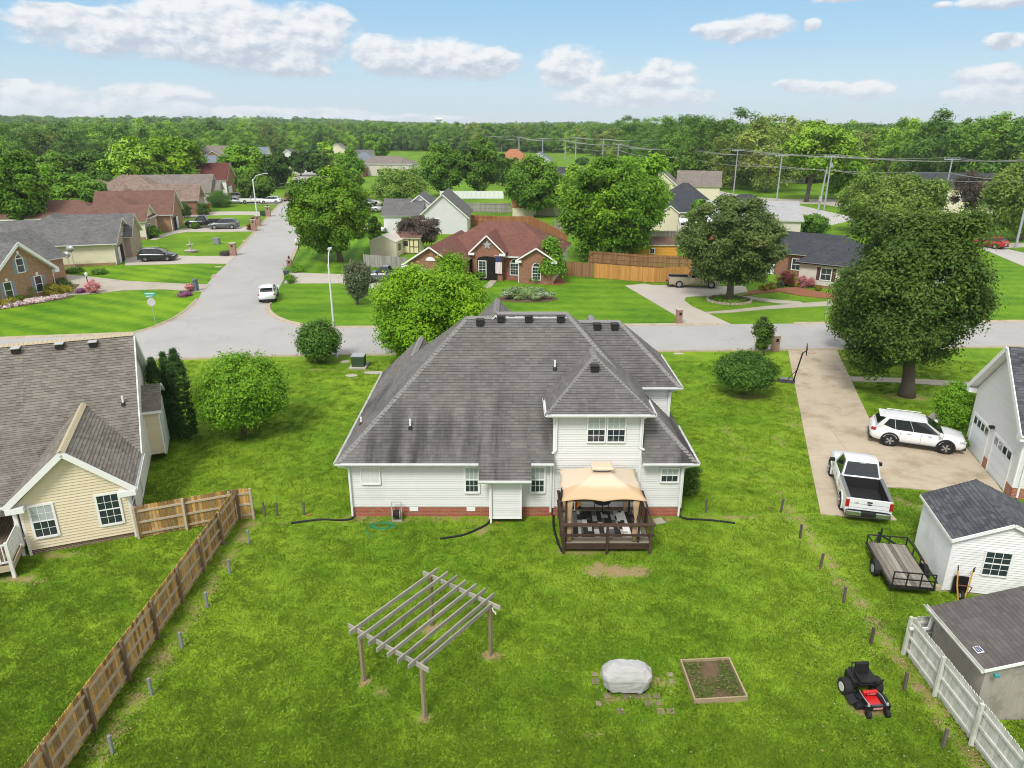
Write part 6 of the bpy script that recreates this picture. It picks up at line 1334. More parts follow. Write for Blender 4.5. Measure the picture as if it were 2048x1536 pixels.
# ---------------------------------------------------------------- woods: distinct trees along the edge, then the mass behind
def wood_proto(key, seed, n, leaf, clumps, cr, shape='round', rz=1.0, lump=.22):
    o = finish_leaves('woodland_tree', [leaf_mesh('w', LV[key], (0, 0, .50), (.42, .42, .50*rz), n, leaf, clumps, cr, seed, shape, lump)])
    bm_ = MB(); bm_.tube([(0,0,-.02),(0.01,0,.3),(0,0,.62)], [.022,.016,.008], 6)
    me2 = bm_.build('t', M_bark)
    # join trunk into the crown mesh (too small in view to be parts)
    me = o.data; me.materials.append(M_bark); t = me2.data
    import bmesh
    b = bmesh.new(); b.from_mesh(me); nf = len(b.faces); b.from_mesh(t); b.faces.ensure_lookup_table()
    for f in b.faces[nf:]: f.material_index = 1
    b.to_mesh(me); b.free(); bpy.data.objects.remove(me2); return o
protos = [wood_proto('far1', 51, 9000, .021, 150, .08), wood_proto('far2', 52, 9000, .021, 150, .08, lump=.3), wood_proto('far3', 53, 9000, .021, 150, .075), wood_proto('far1', 54, 8000, .022, 140, .085, 'vase'), wood_proto('far4', 55, 8000, .02, 140, .075, lump=.3), wood_proto('far3', 56, 8000, .022, 140, .085, 'round', 1.1, .35)]
kinds = ['broad green tree','yellow green tree','dense dark tree','spreading tree','olive tree','ragged dark tree']
EDGE = [(-700,360),(0,352),(120,345),(220,338),(330,333),(420,326),(520,318),(570,312),(640,308),(760,302),(860,303),(960,303),(1080,306),(1170,308),(1185,312),(1250,322),(1310,338),(1370,366),(1440,376),(1500,383),(1560,384),(1640,352),(1730,352),(1800,368),(1880,382),(1960,392),(2048,402),(2700,430)]
def edge_y(px):
    for (a, b), (c, d) in zip(EDGE[:-1], EDGE[1:]):
        if a <= px <= c: return b + (d-b) * (px-a) / (c-a)
    return 340
used = [False]*6; ZN = [(60,'at the far left edge'),(130,'above the far red roof'),(210,'above the wide garden trees'),(290,'above the tall yellow green tree'),(370,'above the brightest yellow tree'),(440,'above the maroon pyramid roof'),(500,'above the beige house with brick gable'),(560,'above the leaning street tree'),(620,'above the white two storey house'),(690,'above the far street lamp'),(760,'above the egg shaped tree'),(830,'above the pale willow'),(920,'above the left round street tree'),(1000,'above the right round street tree'),(1080,'above the terracotta roof'),(1160,'above the round maple'),(1240,'above the open field'),(1310,'above the big willow oak'),(1380,'above the cream gabled house'),(1450,'above the black hip roof'),(1530,'above the speckled oak'),(1600,'left of the cottonwood'),(1690,'right of the cottonwood'),(1780,'above the verge willow'),(1870,'above the large oak'),(1960,'above the right power pole'),(9999,'at the far right edge')]
ROWN = ['in the front wood row ', 'in the second wood row ', 'in the third wood row ', 'in the rear wood row ']
zone = lambda px: next(n for lim, n in ZN if px < lim)
cand = []
for row in range(4):
    px = -380.0
    while px < 2420:
        ey = edge_y(px) - row * (1.6 + (edge_y(px) - 300) * .085) - rng.uniform(0, 1.5)
        ey = max(ey, 275); X, Y = G(px, ey); dist = hypot(X, Y); hgt = rng.uniform(12, 19.5) * (1.12 if 1240 < px < 1560 else 1) * (1.1 if px > 1830 else 1) * (.92 if px < 220 else 1); wpx = hgt * .62 / dist * FOC
        cand.append((px, X, Y, hgt, dist, row)); px += wpx * rng.uniform(.7, 1.05)
cand.sort(key=lambda c: c[4])
extra_pts = []
for (px, X, Y, hgt, dist, row) in cand:
    if not (-120 < px < 2170) or dist > 620: extra_pts.append((X, Y, hgt)); continue
    bias = [.28,.16,.24,.14,.08,.10] if px < 1200 else [.24,.24,.16,.16,.12,.08]
    if px > 1840: bias = [.2,.05,.4,.1,.05,.2]
    k = rng.choices(range(6), bias)[0]
    if not used[k]: o = protos[k]; used[k] = True
    else: o = protos[k].copy(); COL.objects.link(o)
    s = hgt; w = rng.uniform(.85, 1.2); o.location = (X, Y, 0); o.scale = (s*w, s*w, s); o.rotation_euler = (0, 0, rng.uniform(0, 6.28))
    tag(o, kinds[k] + ' ' + ROWN[row] + zone(px), 'tree', kinds[k] + 's ' + ROWN[row] + zone(px))
# the mass of the wood behind
pts = []; scl = []
for X, Y, h in extra_pts: pts.append((X, Y, hills(X, Y))); scl.append(h)
def edge_dist(a):
    px = 1024 + FOC * math.tan(a) * .96; px = max(-600, min(2650, px)); return hypot(*G(px, max(edge_y(px), 276)))
n_f = 0
for i in range(9000):
    a = rng.uniform(-.78, .78); d0 = edge_dist(a) + 40; u = rng.random(); d = d0 + (2600 - d0) * u ** 1.8
    x, y = d*sin(a), d*cos(a); s = rng.uniform(10, 18); pts.append((x, y, hills(x, y))); scl.append(s)
scl = np.array(scl); sc3 = np.stack([scl*nr.uniform(1.0,1.7,len(scl)), scl*nr.uniform(1.0,1.7,len(scl)), scl*nr.uniform(.85,1.05,len(scl))], 1)
scatter('woodland', pts, sc3, [p for p, u in zip(protos, used)], idx=nr.choice(6, len(pts), p=[.3,.14,.24,.14,.08,.1]))
# ================================================================ garden things near the camera
Wd_perg = wood_mat('pergola_weathered', (.22,.20,.165), (.44,.41,.36), .4, 1, grey=(.30,.285,.25)); Wd_pp = wood_mat('pergola_post', (.16,.12,.06), (.32,.26,.17), .4, 2)
def pergola():
    A, B, C, D = (-4.88,18.67), (-2.70,17.11), (-.80,19.95), (-2.95,21.45)
    ax = atan2(B[1]-A[1], B[0]-A[0]); L = hypot(B[0]-A[0], B[1]-A[1]); Dp = hypot(D[0]-A[0], D[1]-A[1])
    H = thing('pergola', 'weathered grey timber pergola standing alone on the back lawn', 'pergola', (A[0], A[1], 0), ax)
    for x, y in ((0,0),(L,0),(L,Dp),(0,Dp)): MB().box(x-.055,x+.055,y-.055,y+.055,-.05,2.12).build('post', Wd_pp, H, bevel=.006)
    for y in (-.08, Dp+.08): MB().box(-.42,L+.36,y-.022,y+.022,1.98,2.14).build('beam', Wd_perg, H)
    MB().box(L-.02,L+.022,-.05,Dp+.05,1.97,2.13).build('beam', Wd_perg, H)
    for i in range(7):
        x = -.02 + (L-.14) * i / 6; m = MB(); s = rng.uniform(-.015,.015)
        m.bar((x,-.42+rng.uniform(-.05,.05),2.16),(x+s,Dp+.45+rng.uniform(-.05,.05),2.16),.042,.15); m.build('rafter', Wd_perg, H)
    rag = MB().tube([(L+.03,Dp+.05,1.98),(L+.14,Dp+.0,1.86),(L+.2,Dp-.02,1.92),(L+.26,Dp-.04,1.84)],.018,5).build('rag', M_white, H)
pergola()
def raised_bed():
    P = [(5.67,19.35),(7.35,19.47),(7.43,17.72),(5.72,17.6)]; P = [G(1361,1329), G(1457,1324), G(1493,1402), G(1389,1408)]
    H = thing('raised_bed', 'wood framed raised garden bed full of weeds and soil', 'garden bed', P[0] + (0,)); o = Vector(P[0] + (0,)); Q = [Vector(p + (0,)) - o for p in P]
    for i in range(4): a, b = Q[i], Q[(i+1) % 4]; d = (b-a).normalized()*.02; MB().bar(a+d*(1 if i % 2 else -1)+Vector((0,0,.10)), b-d*(1 if i % 2 else -1)+Vector((0,0,.10)), .045, .2).build('board', wood_mat('bed_board', (.28,.21,.12), (.46,.38,.25), .4, 0), H)
    c = sum(Q, Vector())/4; MB().prism([tuple((c+(q-c)*.975)[:2]) for q in Q], 0, .10).build('soil', M_soil, H)
    V = []; n = 3200; q = np.random.RandomState(5); u = q.rand(n); v = q.rand(n); keep = (np.sin(u*9)+np.cos(v*7+u*3)+q.normal(size=n)*.7) > .1; u, v = u[keep], v[keep]
    pts = [(Q[0]*(1-a)+Q[1]*a)*(1-b)+(Q[3]*(1-a)+Q[2]*a)*b for a, b in zip(u, v)]; m = MB()
    for p in pts:
        p = c + (p-c)*.93; m.ct = rng.random(); a = rng.uniform(0, 6.28); r = rng.uniform(.025,.06); h = rng.uniform(.12,.18)
        m.add([(p.x-r,p.y,h),(p.x,p.y-r*.6,h+.01),(p.x+r*cos(a),p.y+r*sin(a),h+.02),(p.x,p.y+r*.6,h)], [(0,1,2,3)])
    m.build('weeds', leaf_mat('weed', (.09,.14,.03), (.22,.30,.06), (.32,.22,.13)), H, kind='stuff')
raised_bed()
def grill():
    H = thing('covered_grill', 'barbecue grill hidden under a pale grey fabric cover', 'grill', (3.68, 18.28, 0), radians(-2)); cov = plain('cover_grey', (.40,.395,.385), .7, .08, 5, bstr=.3)
    def ring(z, hx, hy, oy=0, cut=.2):
        return [(-hx+cut,-hy+oy,z),(hx-cut,-hy+oy,z),(hx,-hy+cut+oy,z),(hx,hy-cut+oy,z),(hx-cut,hy+oy,z),(-hx+cut,hy+oy,z),(-hx,hy-cut+oy,z),(-hx,-hy+cut+oy,z)]
    m = MB(); R = [ring(.16,.70,.29,-.05,.22), ring(.30,.72,.31,-.04,.2), ring(.62,.79,.36,-.02,.16), ring(.74,.79,.34,0,.15), ring(.92,.62,.26,.03,.14), ring(1.0,.46,.20,.05,.1), ring(1.02,.40,.15,.06,.1)]
    q = random.Random(3); R = [[(x+q.uniform(-.015,.015), y+q.uniform(-.015,.015), z+q.uniform(-.012,.012)) for x, y, z in r] for r in R]
    m.loft(R); co = m.build('cover', cov, H, smooth=True, bevel=.03); sb = co.modifiers.new('s', 'SUBSURF'); sb.subdivision_type = 'SIMPLE'; sb.levels = sb.render_levels = 4
    tx = bpy.data.textures.new('folds', 'CLOUDS'); tx.noise_scale = .22; dm = co.modifiers.new('folds', 'DISPLACE'); dm.texture = tx; dm.strength = .07
    MB().box(-.6,.6,-.2,.2,.05,.3).build('cart', M_dark, H)
    for x in (-.55,.55): MB().cyl((x-.02,-.1,.08),.08,.04,12,axis='x').build('wheel', M_rubber, H)
    P = thing('paver_patio', 'patch of square concrete pavers half overgrown around the covered grill', 'paving', (2.75, 17.35, 0)); pm = plain('paver_tan', (.25,.21,.13), .95, .3, 9, rndv=.6, dirt=(.12,.17,.03), dirt_amt=.7)
    for i in range(9):
        for j in range(7):
            x, y = i*.315, j*.315
            if rng.random() < (.38 if y < .3 or (x < 1.6 and y < .8) else .68): continue
            s = rng.uniform(.085,.13) if y > .2 else .12
            MB().box(x-s,x+s,y-s,y+s,0,.024+rng.uniform(0,.006)).build('paver', pm, P)
grill()
def gazebo():
    Wdk = wood_mat('deck_weathered', (.10,.085,.055), (.28,.25,.18), .5, 0); Wbr = wood_mat('rail_brown', (.045,.028,.020), (.105,.066,.048), .4, 0)
    D = thing('deck', 'brown railed wooden deck against the white house under the tan gazebo', 'deck', (2.17, 26.1, 0)); W_, L_ = 3.72, 2.94
    n = 21
    for k in range(n): y = L_*k/n; MB().box(.02,W_-.02,y+.006,y+L_/n-.006,.46,.5).build('deck_board', Wdk, D)
    MB().box(-.02,W_+.02,-.04,0,.22,.49).build('rim_board', Wbr, D); MB().box(-.04,0,0,L_,.22,.49).build('rim_board', Wbr, D); MB().box(W_,W_+.04,0,L_,.22,.49).build('rim_board', Wbr, D)
    for x, y in ((.02,-.08),(W_/2,-.08),(W_-.02,-.08),(.0,1.3),(.0,L_-.05),(W_,1.3),(W_+.1,L_-.05)): MB().box(x-.05,x+.05,y-.05,y+.05,-.02,1.42).build('post', Wbr, D)
    for z in (.90, 1.38): MB().box(-.1,W_+.12,-.14,-.02 if z > 1 else -.075,z,z+.09).build('rail', Wbr, D); MB().box(-.1,-.02,-.02,L_,z,z+.05).build('rail', Wbr, D); MB().bar((W_+.03,-.05,z+.02),(W_+.12,L_-.05,z+.02),.07,.05).build('rail', Wbr, D)
    MB().box(-.12,W_+.14,-.16,.0,1.43,1.465).build('rail_cap', Wbr, D)
    Z = thing('gazebo', 'fabric gazebo with faded tan canopy, brown frame and tied curtains on the deck', 'gazebo', (2.17, 26.1, .5))
    can = MATS.get('canopy'); 
    m, t = newmat('canopy_tan'); sz = t.n('ShaderNodeSeparateXYZ', {0: t.ob}); 
    f = t.m('MULTIPLY', t.ss(t.m('ADD', sz.outputs[2], t.m('MULTIPLY', t.noise(t.ob, 1.5, 3, .5), .12)), 2.38, 2.52, 1, 0), t.ss(sz.outputs[1], .7, .9, 1, 0))
    col = t.mix(t.m('MULTIPLY', f, .75), (.64,.53,.39), (.56,.36,.19)); wr = t.noise(t.scale(t.ob, (2, 2, 9)), 2.5, 3, .5); finish(t, col, .75, wr, .3, .05, 0, .15)
    x0, x1, y0, y1 = -.12, 3.42, -.14, 2.82; cx, cy = 1.72, 1.5; ze = 2.08; zt = 2.74; N = 48; rings = []
    for k in range(9):
        s = k / 8; ring = []
        for i in range(N):
            a = i / N * 4; side = int(a); f_ = a - side; cor = [(x0,y0),(x1,y0),(x1,y1),(x0,y1),(x0,y0)]; p = (cor[side][0]*(1-f_)+cor[side+1][0]*f_, cor[side][1]*(1-f_)+cor[side+1][1]*f_)
            arch = abs(sin(2*pi*f_)); q = 1 - s; inn = .06*arch*q*q
            tx = cx + (p[0]-cx)*(q*(1-inn)+s*.16); ty = cy + (p[1]-cy)*(q*(1-inn)+s*.16)
            zz = ze + (zt-ze)*(s**.92) + .05*arch*q*q - .04*sin(pi*s)
            ring.append((tx, ty, zz))
        rings.append(ring)
    mb = MB(); mb.loft(rings, cap=False); o = mb.build('canopy', m, Z, smooth=True); so = o.modifiers.new('th', 'SOLIDIFY'); so.thickness = .012
    mb = MB(); mb.loft([[(cx+a*.34, cy+b*.26, 2.80) for a, b in ((-1,-1),(1,-1),(1,1),(-1,1))], [(cx+a*.28, cy+b*.22, 2.9) for a, b in ((-1,-1),(1,-1),(1,1),(-1,1))]]); mb.build('vent_collar', plain('collar_tan', (.45,.28,.14), .8, .1), Z)
    R0 = [[(cx+a*r, cy+b*r*.8, z) for a, b in ((-1,-1),(0,-1.03),(1,-1),(1.03,0),(1,1),(0,1.03),(-1,1),(-1.03,0))] for r, z in ((.47,2.88),(.46,2.93),(.36,2.98))]; mb = MB(); mb.loft(R0); mb.build('vent_cap', m, Z)
    fr = plain('frame_brown', (.05,.03,.024), .6, .1)
    for i, (x, y) in enumerate(((.1,.06),(3.2,.06),(3.2,2.6),(.1,2.6))):
        MB().box(x-.04,x+.04,y-.04,y+.04,0,2.05).build('post', fr, Z)
        cu = MB(); sx = 1 if x < 1 else -1; ph = [(2.02,.13),(1.7,.11),(1.35,.08),(1.12,.035),(.98,.04),(.7,.09),(.35,.10),(.05,.08)]; rg = []
        for z, r in ph: rg.append([(x+sx*.16+r*cos(k*pi/8)*(1+.35*sin(k*5)), y+.02+r*.6*sin(k*pi/8)*(1+.25*cos(k*5)), z) for k in range(16)])
        cu.loft(rg); cu.build('curtain', plain('curtain_beige', (.42,.28,.17), .85, .2, 9, bstr=.4), Z, smooth=True)
    for a, b in (((.1,.06),(3.2,.06)),((3.2,.06),(3.2,2.6)),((3.2,2.6),(.1,2.6)),((.1,2.6),(.1,.06))): MB().bar((a[0],a[1],2.02),(b[0],b[1],2.02),.04,.10).build('valance', fr, Z)
    # patchwork rug
    P = [G(1147,1074,.51), G(1285,1074,.51), G(1265,1022,.51), G(1144,1022,.51)]; P = [Vector(p + (.506,)) for p in P]
    m = MB(); q = random.Random(12); u = 0
    while u < 1:
        w = q.choice((.03,.045,.06,.075)); v = 0; u2 = min(1, u+w)
        kind_ = q.choice((0,0,1,2,3))
        while v < 1:
            v2 = min(1, v + q.choice((.07,.14,.22,.3))); m.cur = (q.choice((0,0,1,2)) if kind_ < 2 else (3 if kind_ == 3 else q.choice((1,3,0))))
            pt = lambda a, b: (P[0]*(1-a)+P[1]*a)*(1-b)+(P[3]*(1-a)+P[2]*a)*b
            m.add([pt(u,v), pt(u2,v), pt(u2,v2), pt(u,v2)], [(0,1,2,3)]); v = v2
        u = u2
    rm = [plain('rug_black', (.022,.02,.02), .95, .2), plain('rug_grey', (.36,.35,.33), .95, .5, 14), plain('rug_dark_grey', (.10,.095,.09), .95, .5, 14), plain('rug_white', (.74,.73,.70), .95, .35, 14)]
    tag(m.build('rug', rm), 'patchwork black, grey and white rug spread on the gazebo deck', 'rug')
    T = thing('table', 'round black low table at the back of the gazebo deck', 'table', G(1203, 1018, .5) + (.5,)); MB().cyl((0,0,.42),.42,.04,28).build('top', M_black, T); 
    for a in range(4): MB().tube([(.3*cos(a*1.57),.3*sin(a*1.57),.42),(.34*cos(a*1.57),.34*sin(a*1.57),0)],.018,6).build('leg', M_black, T)
    T = thing('toy_cart', 'small red and yellow toy cart at the back left of the gazebo deck', 'toy', G(1152, 1016, .5) + (.5,)); MB().box(-.15,.05,-.1,.1,.08,.3).build('box', plain('toy_red', (.45,.04,.03), .5), T); MB().box(.055,.2,-.1,.1,.08,.28).build('seat', plain('toy_yellow', (.75,.42,.03), .5), T)
    for x in (-.1,.15): MB().cyl((x,-.13,.08),.08,.26,12,axis='y').build('wheel', M_black, T)
    C = thing('chair', 'white plastic chair standing behind the gazebo post', 'chair', G(1141, 1016, .5) + (.5,)); MB().box(-.2,.2,-.2,.2,.38,.42).build('seat', M_white, C); MB().box(-.2,.2,.18,.22,.42,.85).build('backrest', M_white, C)
    for x in (-.17,.17):
        for y in (-.17,.17): MB().box(x-.02,x+.02,y-.02,y+.02,0,.38).build('leg', M_white, C)
gazebo()
def path_tube(name, label, cat, px, r, mat, z=.0, pts=None, ribs=False):
    P = pts or [Vector(G(x, y, r) + (r + z,)) for x, y in px]; o = P[0].copy(); o.z = 0; Q = []
    for i in range(len(P)-1):
        p0 = P[max(i-1,0)]; p1 = P[i]; p2 = P[i+1]; p3 = P[min(i+2,len(P)-1)]
        for k in range(8):
            t = k/8; Q.append(.5*((2*p1)+(p2-p0)*t+(2*p0-5*p1+4*p2-p3)*t*t+(3*p1-p0-3*p2+p3)*t**3))
    Q.append(P[-1]); m = MB()
    if ribs:
        Q2 = []; 
        for i in range(len(Q)-1):
            for k in range(3): Q2.append(Q[i].lerp(Q[i+1], k/3))
        Q = Q2 + [Q[-1]]; m.tube([q-o for q in Q], [r*(1 if i % 2 else .86) for i in range(len(Q))], 10)
    else: m.tube([q-o for q in Q], r, 6)
    return tag(m.build(name, mat, loc=o), label, cat)
pl = plain('drain_black', (.014,.016,.016), .5, .15)
path_tube('drain_hose', 'black corrugated drain hose leading left from the house corner downspout', 'hose', [(708,1026),(703,1037),(680,1040),(640,1039),(582,1046)], .055, pl, ribs=True)
path_tube('drain_hose', 'black corrugated drain hose curving out from the closet bay downspout', 'hose', [(984,1036),(974,1048),(955,1058),(925,1070),(880,1077)], .055, pl, ribs=True)
path_tube('drain_hose', 'black corrugated drain hose leading right from the right house corner', 'hose', [(1356,1018),(1359,1030),(1372,1037),(1420,1040),(1470,1046)], .055, pl, ribs=True)
path_tube('drain_hose', 'black corrugated drain hose hugging the left side of the gazebo deck', 'hose', [(1109,1010),(1107,1035),(1108,1058),(1116,1085),(1124,1103)], .055, pl, ribs=True)
gh = plain('hose_green', (.01,.24,.13), .5, .1); q = random.Random(4); P = [(775,1046)]
for k in range(26): a = k*1.1; P.append((765+26*cos(a)*q.uniform(.5,1.1), 1051+7*sin(a)*q.uniform(.6,1.1)))
P += [(745,1052),(733,1060),(736,1070),(744,1073),(743,1066)]
path_tube('garden_hose', 'tangled green garden hose lying on the grass by the hose reel', 'hose', P, .018, gh)
x, y = G(795, 1040); H = thing('hose_reel', 'grey and black hose reel cart standing against the brick foundation', 'hose reel', (x, y, 0)); rl = plain('reel_grey', (.40,.38,.33), .5, .1)
for s in (-.22,.22): MB().tube([(s,-.12,.02),(s,-.1,.5),(s,.0,.95)],.022,8).build('frame_side', rl, H); MB().cyl((s*.72-.01,-.05,.36),.24,.02,24,axis='x').build('flange', rl, H)
MB().cyl((-.15,-.05,.36),.18,.30,20,axis='x').build('hose_coil', M_rubber, H); MB().tube([(-.22,0,.95),(.22,0,.95)],.022,8).build('handle', rl, H); MB().box(-.22,.22,-.16,.0,.0,.04).build('foot', rl, H)
tag(MB().prism(gp([(1306,1040),(1322,1036),(1331,1047),(1312,1050)]), 0, .05).build('stepping_slab', M_walk), 'square concrete slab beside the gazebo deck', 'paving slab')
# utility boxes on the lawns
def ubox(label, px, py, w, d, h, mat, base=True, rz=0.0, cat='utility box'):
    x, y = G(px, py); H = thing('utility_box', label, cat, (x, y, 0), rz)
    if base: MB().box(-w*.68,w*.68,-d*.3,d*1.5,0,.12).build('pad', M_conc2, H)
    MB().box(-w/2,w/2,0,d,.12 if base else 0,h).build('cabinet', mat, H, bevel=.02); MB().box(-w/2-.02,w/2+.02,-.02,d+.02,h,h+.05).build('lid', M_steel if base else mat, H)
ubox('dark green transformer box on a concrete pad near the street', 716, 737, .95, .9, .9, plain('box_green', (.035,.07,.035), .5, .1))
ubox('small grey utility cabinet on the left lawn', 432, 489, .9, .8, .9, plain('box_grey', (.22,.25,.25), .5, .1), False)
ubox('small dark green utility cabinet by the side street kerb', 527, 432, 1.4, .9, .9, plain('box_green', (.035,.07,.035), .5, .1), False)
for lb, px, py, rx, ry_ in (('round meter cover in the lawn left of the transformer',690,724,.36,.3),('flat concrete cover left of the house roof corner',703,752,.45,.28),('longer concrete cover partly behind the roof edge',748,746,.75,.32),('rectangular meter cover near the right lawn kerb',1357,708,.42,.2),('pale cover by the long driveway grass',437,534,.5,.25),('white cover near the kerb by the brick pillar',490,481,.5,.25)):
    x, y = G(px, py); o = MB().cyl((0,0,0),1,.05,20).build('utility_cover', M_conc2, loc=(x,y,0)); o.scale = (rx, ry_, 1); tag(o, lb, 'utility cover')
# basketball hoop
x, y = G(1588, 765); H = thing('basketball_hoop', 'portable black basketball hoop at the edge of the concrete driveway', 'basketball hoop', (x, y, 0), radians(-20))
MB().loft([[(-1.15,-.35,0),(.1,-.35,0),(.1,.35,0),(-1.15,.35,0)],[(-1.05,-.28,.16),(0,-.28,.16),(0,.28,.16),(-1.05,.28,.16)]]).build('base', M_black, H, bevel=.03)
for k in range(3): MB().cbox((-.85+.3*k,.0,.22),(.28,.4,.12)).build('sandbag', plain('sandbag_grey', (.18,.19,.18), .9, .2), H, bevel=.04)
MB().tube([(-.05,0,.15),(.12,.02,1.2),(.30,.05,2.25)],.05,8).build('pole', M_black, H); MB().tube([(-.5,0,.16),(.05,0,.9)],.025,6).build('brace', M_black, H)
b = MB().cbox((.52,.05,2.5),(.04,.95,.65)).build('backboard', M_black, H); MB().bar((.28,.05,2.2),(.6,.05,2.5),.05,.05).build('arm', M_black, H)
m = MB()
for k in range(16): a, c = 2*pi*k/16, 2*pi*(k+1)/16; m.tube([(.88+.22*cos(a),.05+.22*sin(a),2.3),(.88+.22*cos(c),.05+.22*sin(c),2.3)],.012,5)
m.build('rim', plain('rim_red', (.45,.08,.03), .5), H)
# trailer
def trailer():
    H = thing('utility_trailer', 'black framed utility trailer with weathered plank bed beside the white shed', 'trailer', (15.66, 24.55, 0), radians(-9)); bl = plain('trailer_black', (.018,.018,.018), .5, .2, 8, dirt=(.12,.07,.04), dirt_amt=.3); pw = wood_mat('plank_grey', (.14,.125,.10), (.34,.31,.26), .6, 1)
    L, W_ = 3.0, 1.5
    for k in range(8): x = -W_/2+W_*k/8; MB().box(x+.006,x+W_/8-.006,-L/2,L/2,.48,.52).build('plank', pw, H)
    f = MB()
    for x in (-W_/2-.03, W_/2+.03): f.box(x-.03,x+.03,-L/2-.03,L/2+.03,.40,.5)
    for y in (-L/2-.03, L/2+.03): f.box(-W_/2-.06,W_/2+.06,y-.03,y+.03,.401,.499)
    f.build('frame', bl, H)
    def rail(pts, z): 
        for a, b in zip(pts[:-1], pts[1:]): MB().bar((a[0],a[1],z),(b[0],b[1],z),.045,.045).build('rail', bl, H)
    c = [(-W_/2-.03,-L/2),(W_/2+.03,-L/2),(W_/2+.03,L/2),(-W_/2-.03,L/2)]
    rail([(c[2][0],-L/2),(c[2][0],L/2),(c[3][0],L/2)], .88); rail([c[3],(c[3][0],L/2-.5)], .88)
    for x, y in ((c[2][0],-L/2),(c[2][0],-.75),(c[2][0],0),(c[2][0],.75),(c[2][0],L/2),(.1,L/2),(-.35,L/2),(c[3][0],L/2)): MB().box(x-.022,x+.022,y-.022,y+.022,.5,.9).build('upright', bl, H)
    g = MB(); 
    for z in (.52,.82,1.12): g.bar((-W_/2,-L/2-.05,z),(W_/2,-L/2-.05,z),.04,.04)
    for k in range(4): x = -W_/2+W_*k/3; g.bar((x,-L/2-.05,.52),(x,-L/2-.05,1.12),.04,.04)
    g.build('tailgate', bl, H)
    for s in (-1,1):
        x = s*(W_/2+.17); w = MB().cyl((x-.09,-.15,.30),.30,.18,24,axis='x').build('tyre', M_rubber, H); MB().cyl((x+s*.09-.01,-.15,.30),.17,.02,16,axis='x').build('rim', M_steel, w)
        fd = MB(); R = .36
        for k in range(8): a, b = pi*k/8, pi*(k+1)/8; fd.bar((x,-.15+R*cos(a),.3+R*sin(a)),(x,-.15+R*cos(b),.3+R*sin(b)),.2,.015,up=(0,cos((a+b)/2),sin((a+b)/2)))
        fd.build('fender', bl, H)
    MB().bar((-.5,L/2,.45),(0,L/2+.85,.45),.06,.06).bar((.5,L/2,.45),(0,L/2+.85,.45),.06,.06).build('tongue', bl, H); MB().cyl((0,L/2+.7,.1),.035,.75,8).cyl((0,L/2+.9,.42),.06,.1,10).build('jack', bl, H)
trailer()
def wheelbarrow():
    H = thing('wheelbarrow', 'black wheelbarrow with yellow handles tipped up against the white shed', 'wheelbarrow', (17.28, 22.95, 0), radians(-11.5)); hy = plain('handle_yellow', (.62,.33,.06), .6, .15); 
    R0 = [[(-.30,.12,.18),(.26,.12,.18),(.26,.16,.95),(-.30,.16,.95)],[(-.24,.30,.3),(.20,.30,.3),(.20,.32,.85),(-.24,.32,.85)]]; m = MB(); m.loft(R0); m.build('tray', M_black, H, bevel=.05)
    for s in (-1,1): MB().tube([(s*.09,-.12,.04),(s*.2,-.02,.6),(s*.26,.08,1.25)],.028,6).build('handle', hy, H); g = MB().tube([(s*.26,.08,1.2),(s*.28,.02,1.32),(s*.29,.06,1.44),(s*.27,.1,1.34),(s*.26,.08,1.25)],.02,6).build('grip', M_rubber, H)
    MB().cyl((-.03,-.05,.2),.19,.09,20,axis='x').build('wheel', M_rubber, H); MB().cyl((-.045,-.05,.2),.09,.12,12,axis='x').build('hub', M_steel, H)
    MB().tube([(-.22,.0,.62),(.0,-.1,.68),(.22,.0,.62),(.36,.05,.55),(.3,.05,.35)],.02,6).build('leg', plain('leg_red_brown', (.2,.06,.04), .6), H)
wheelbarrow()
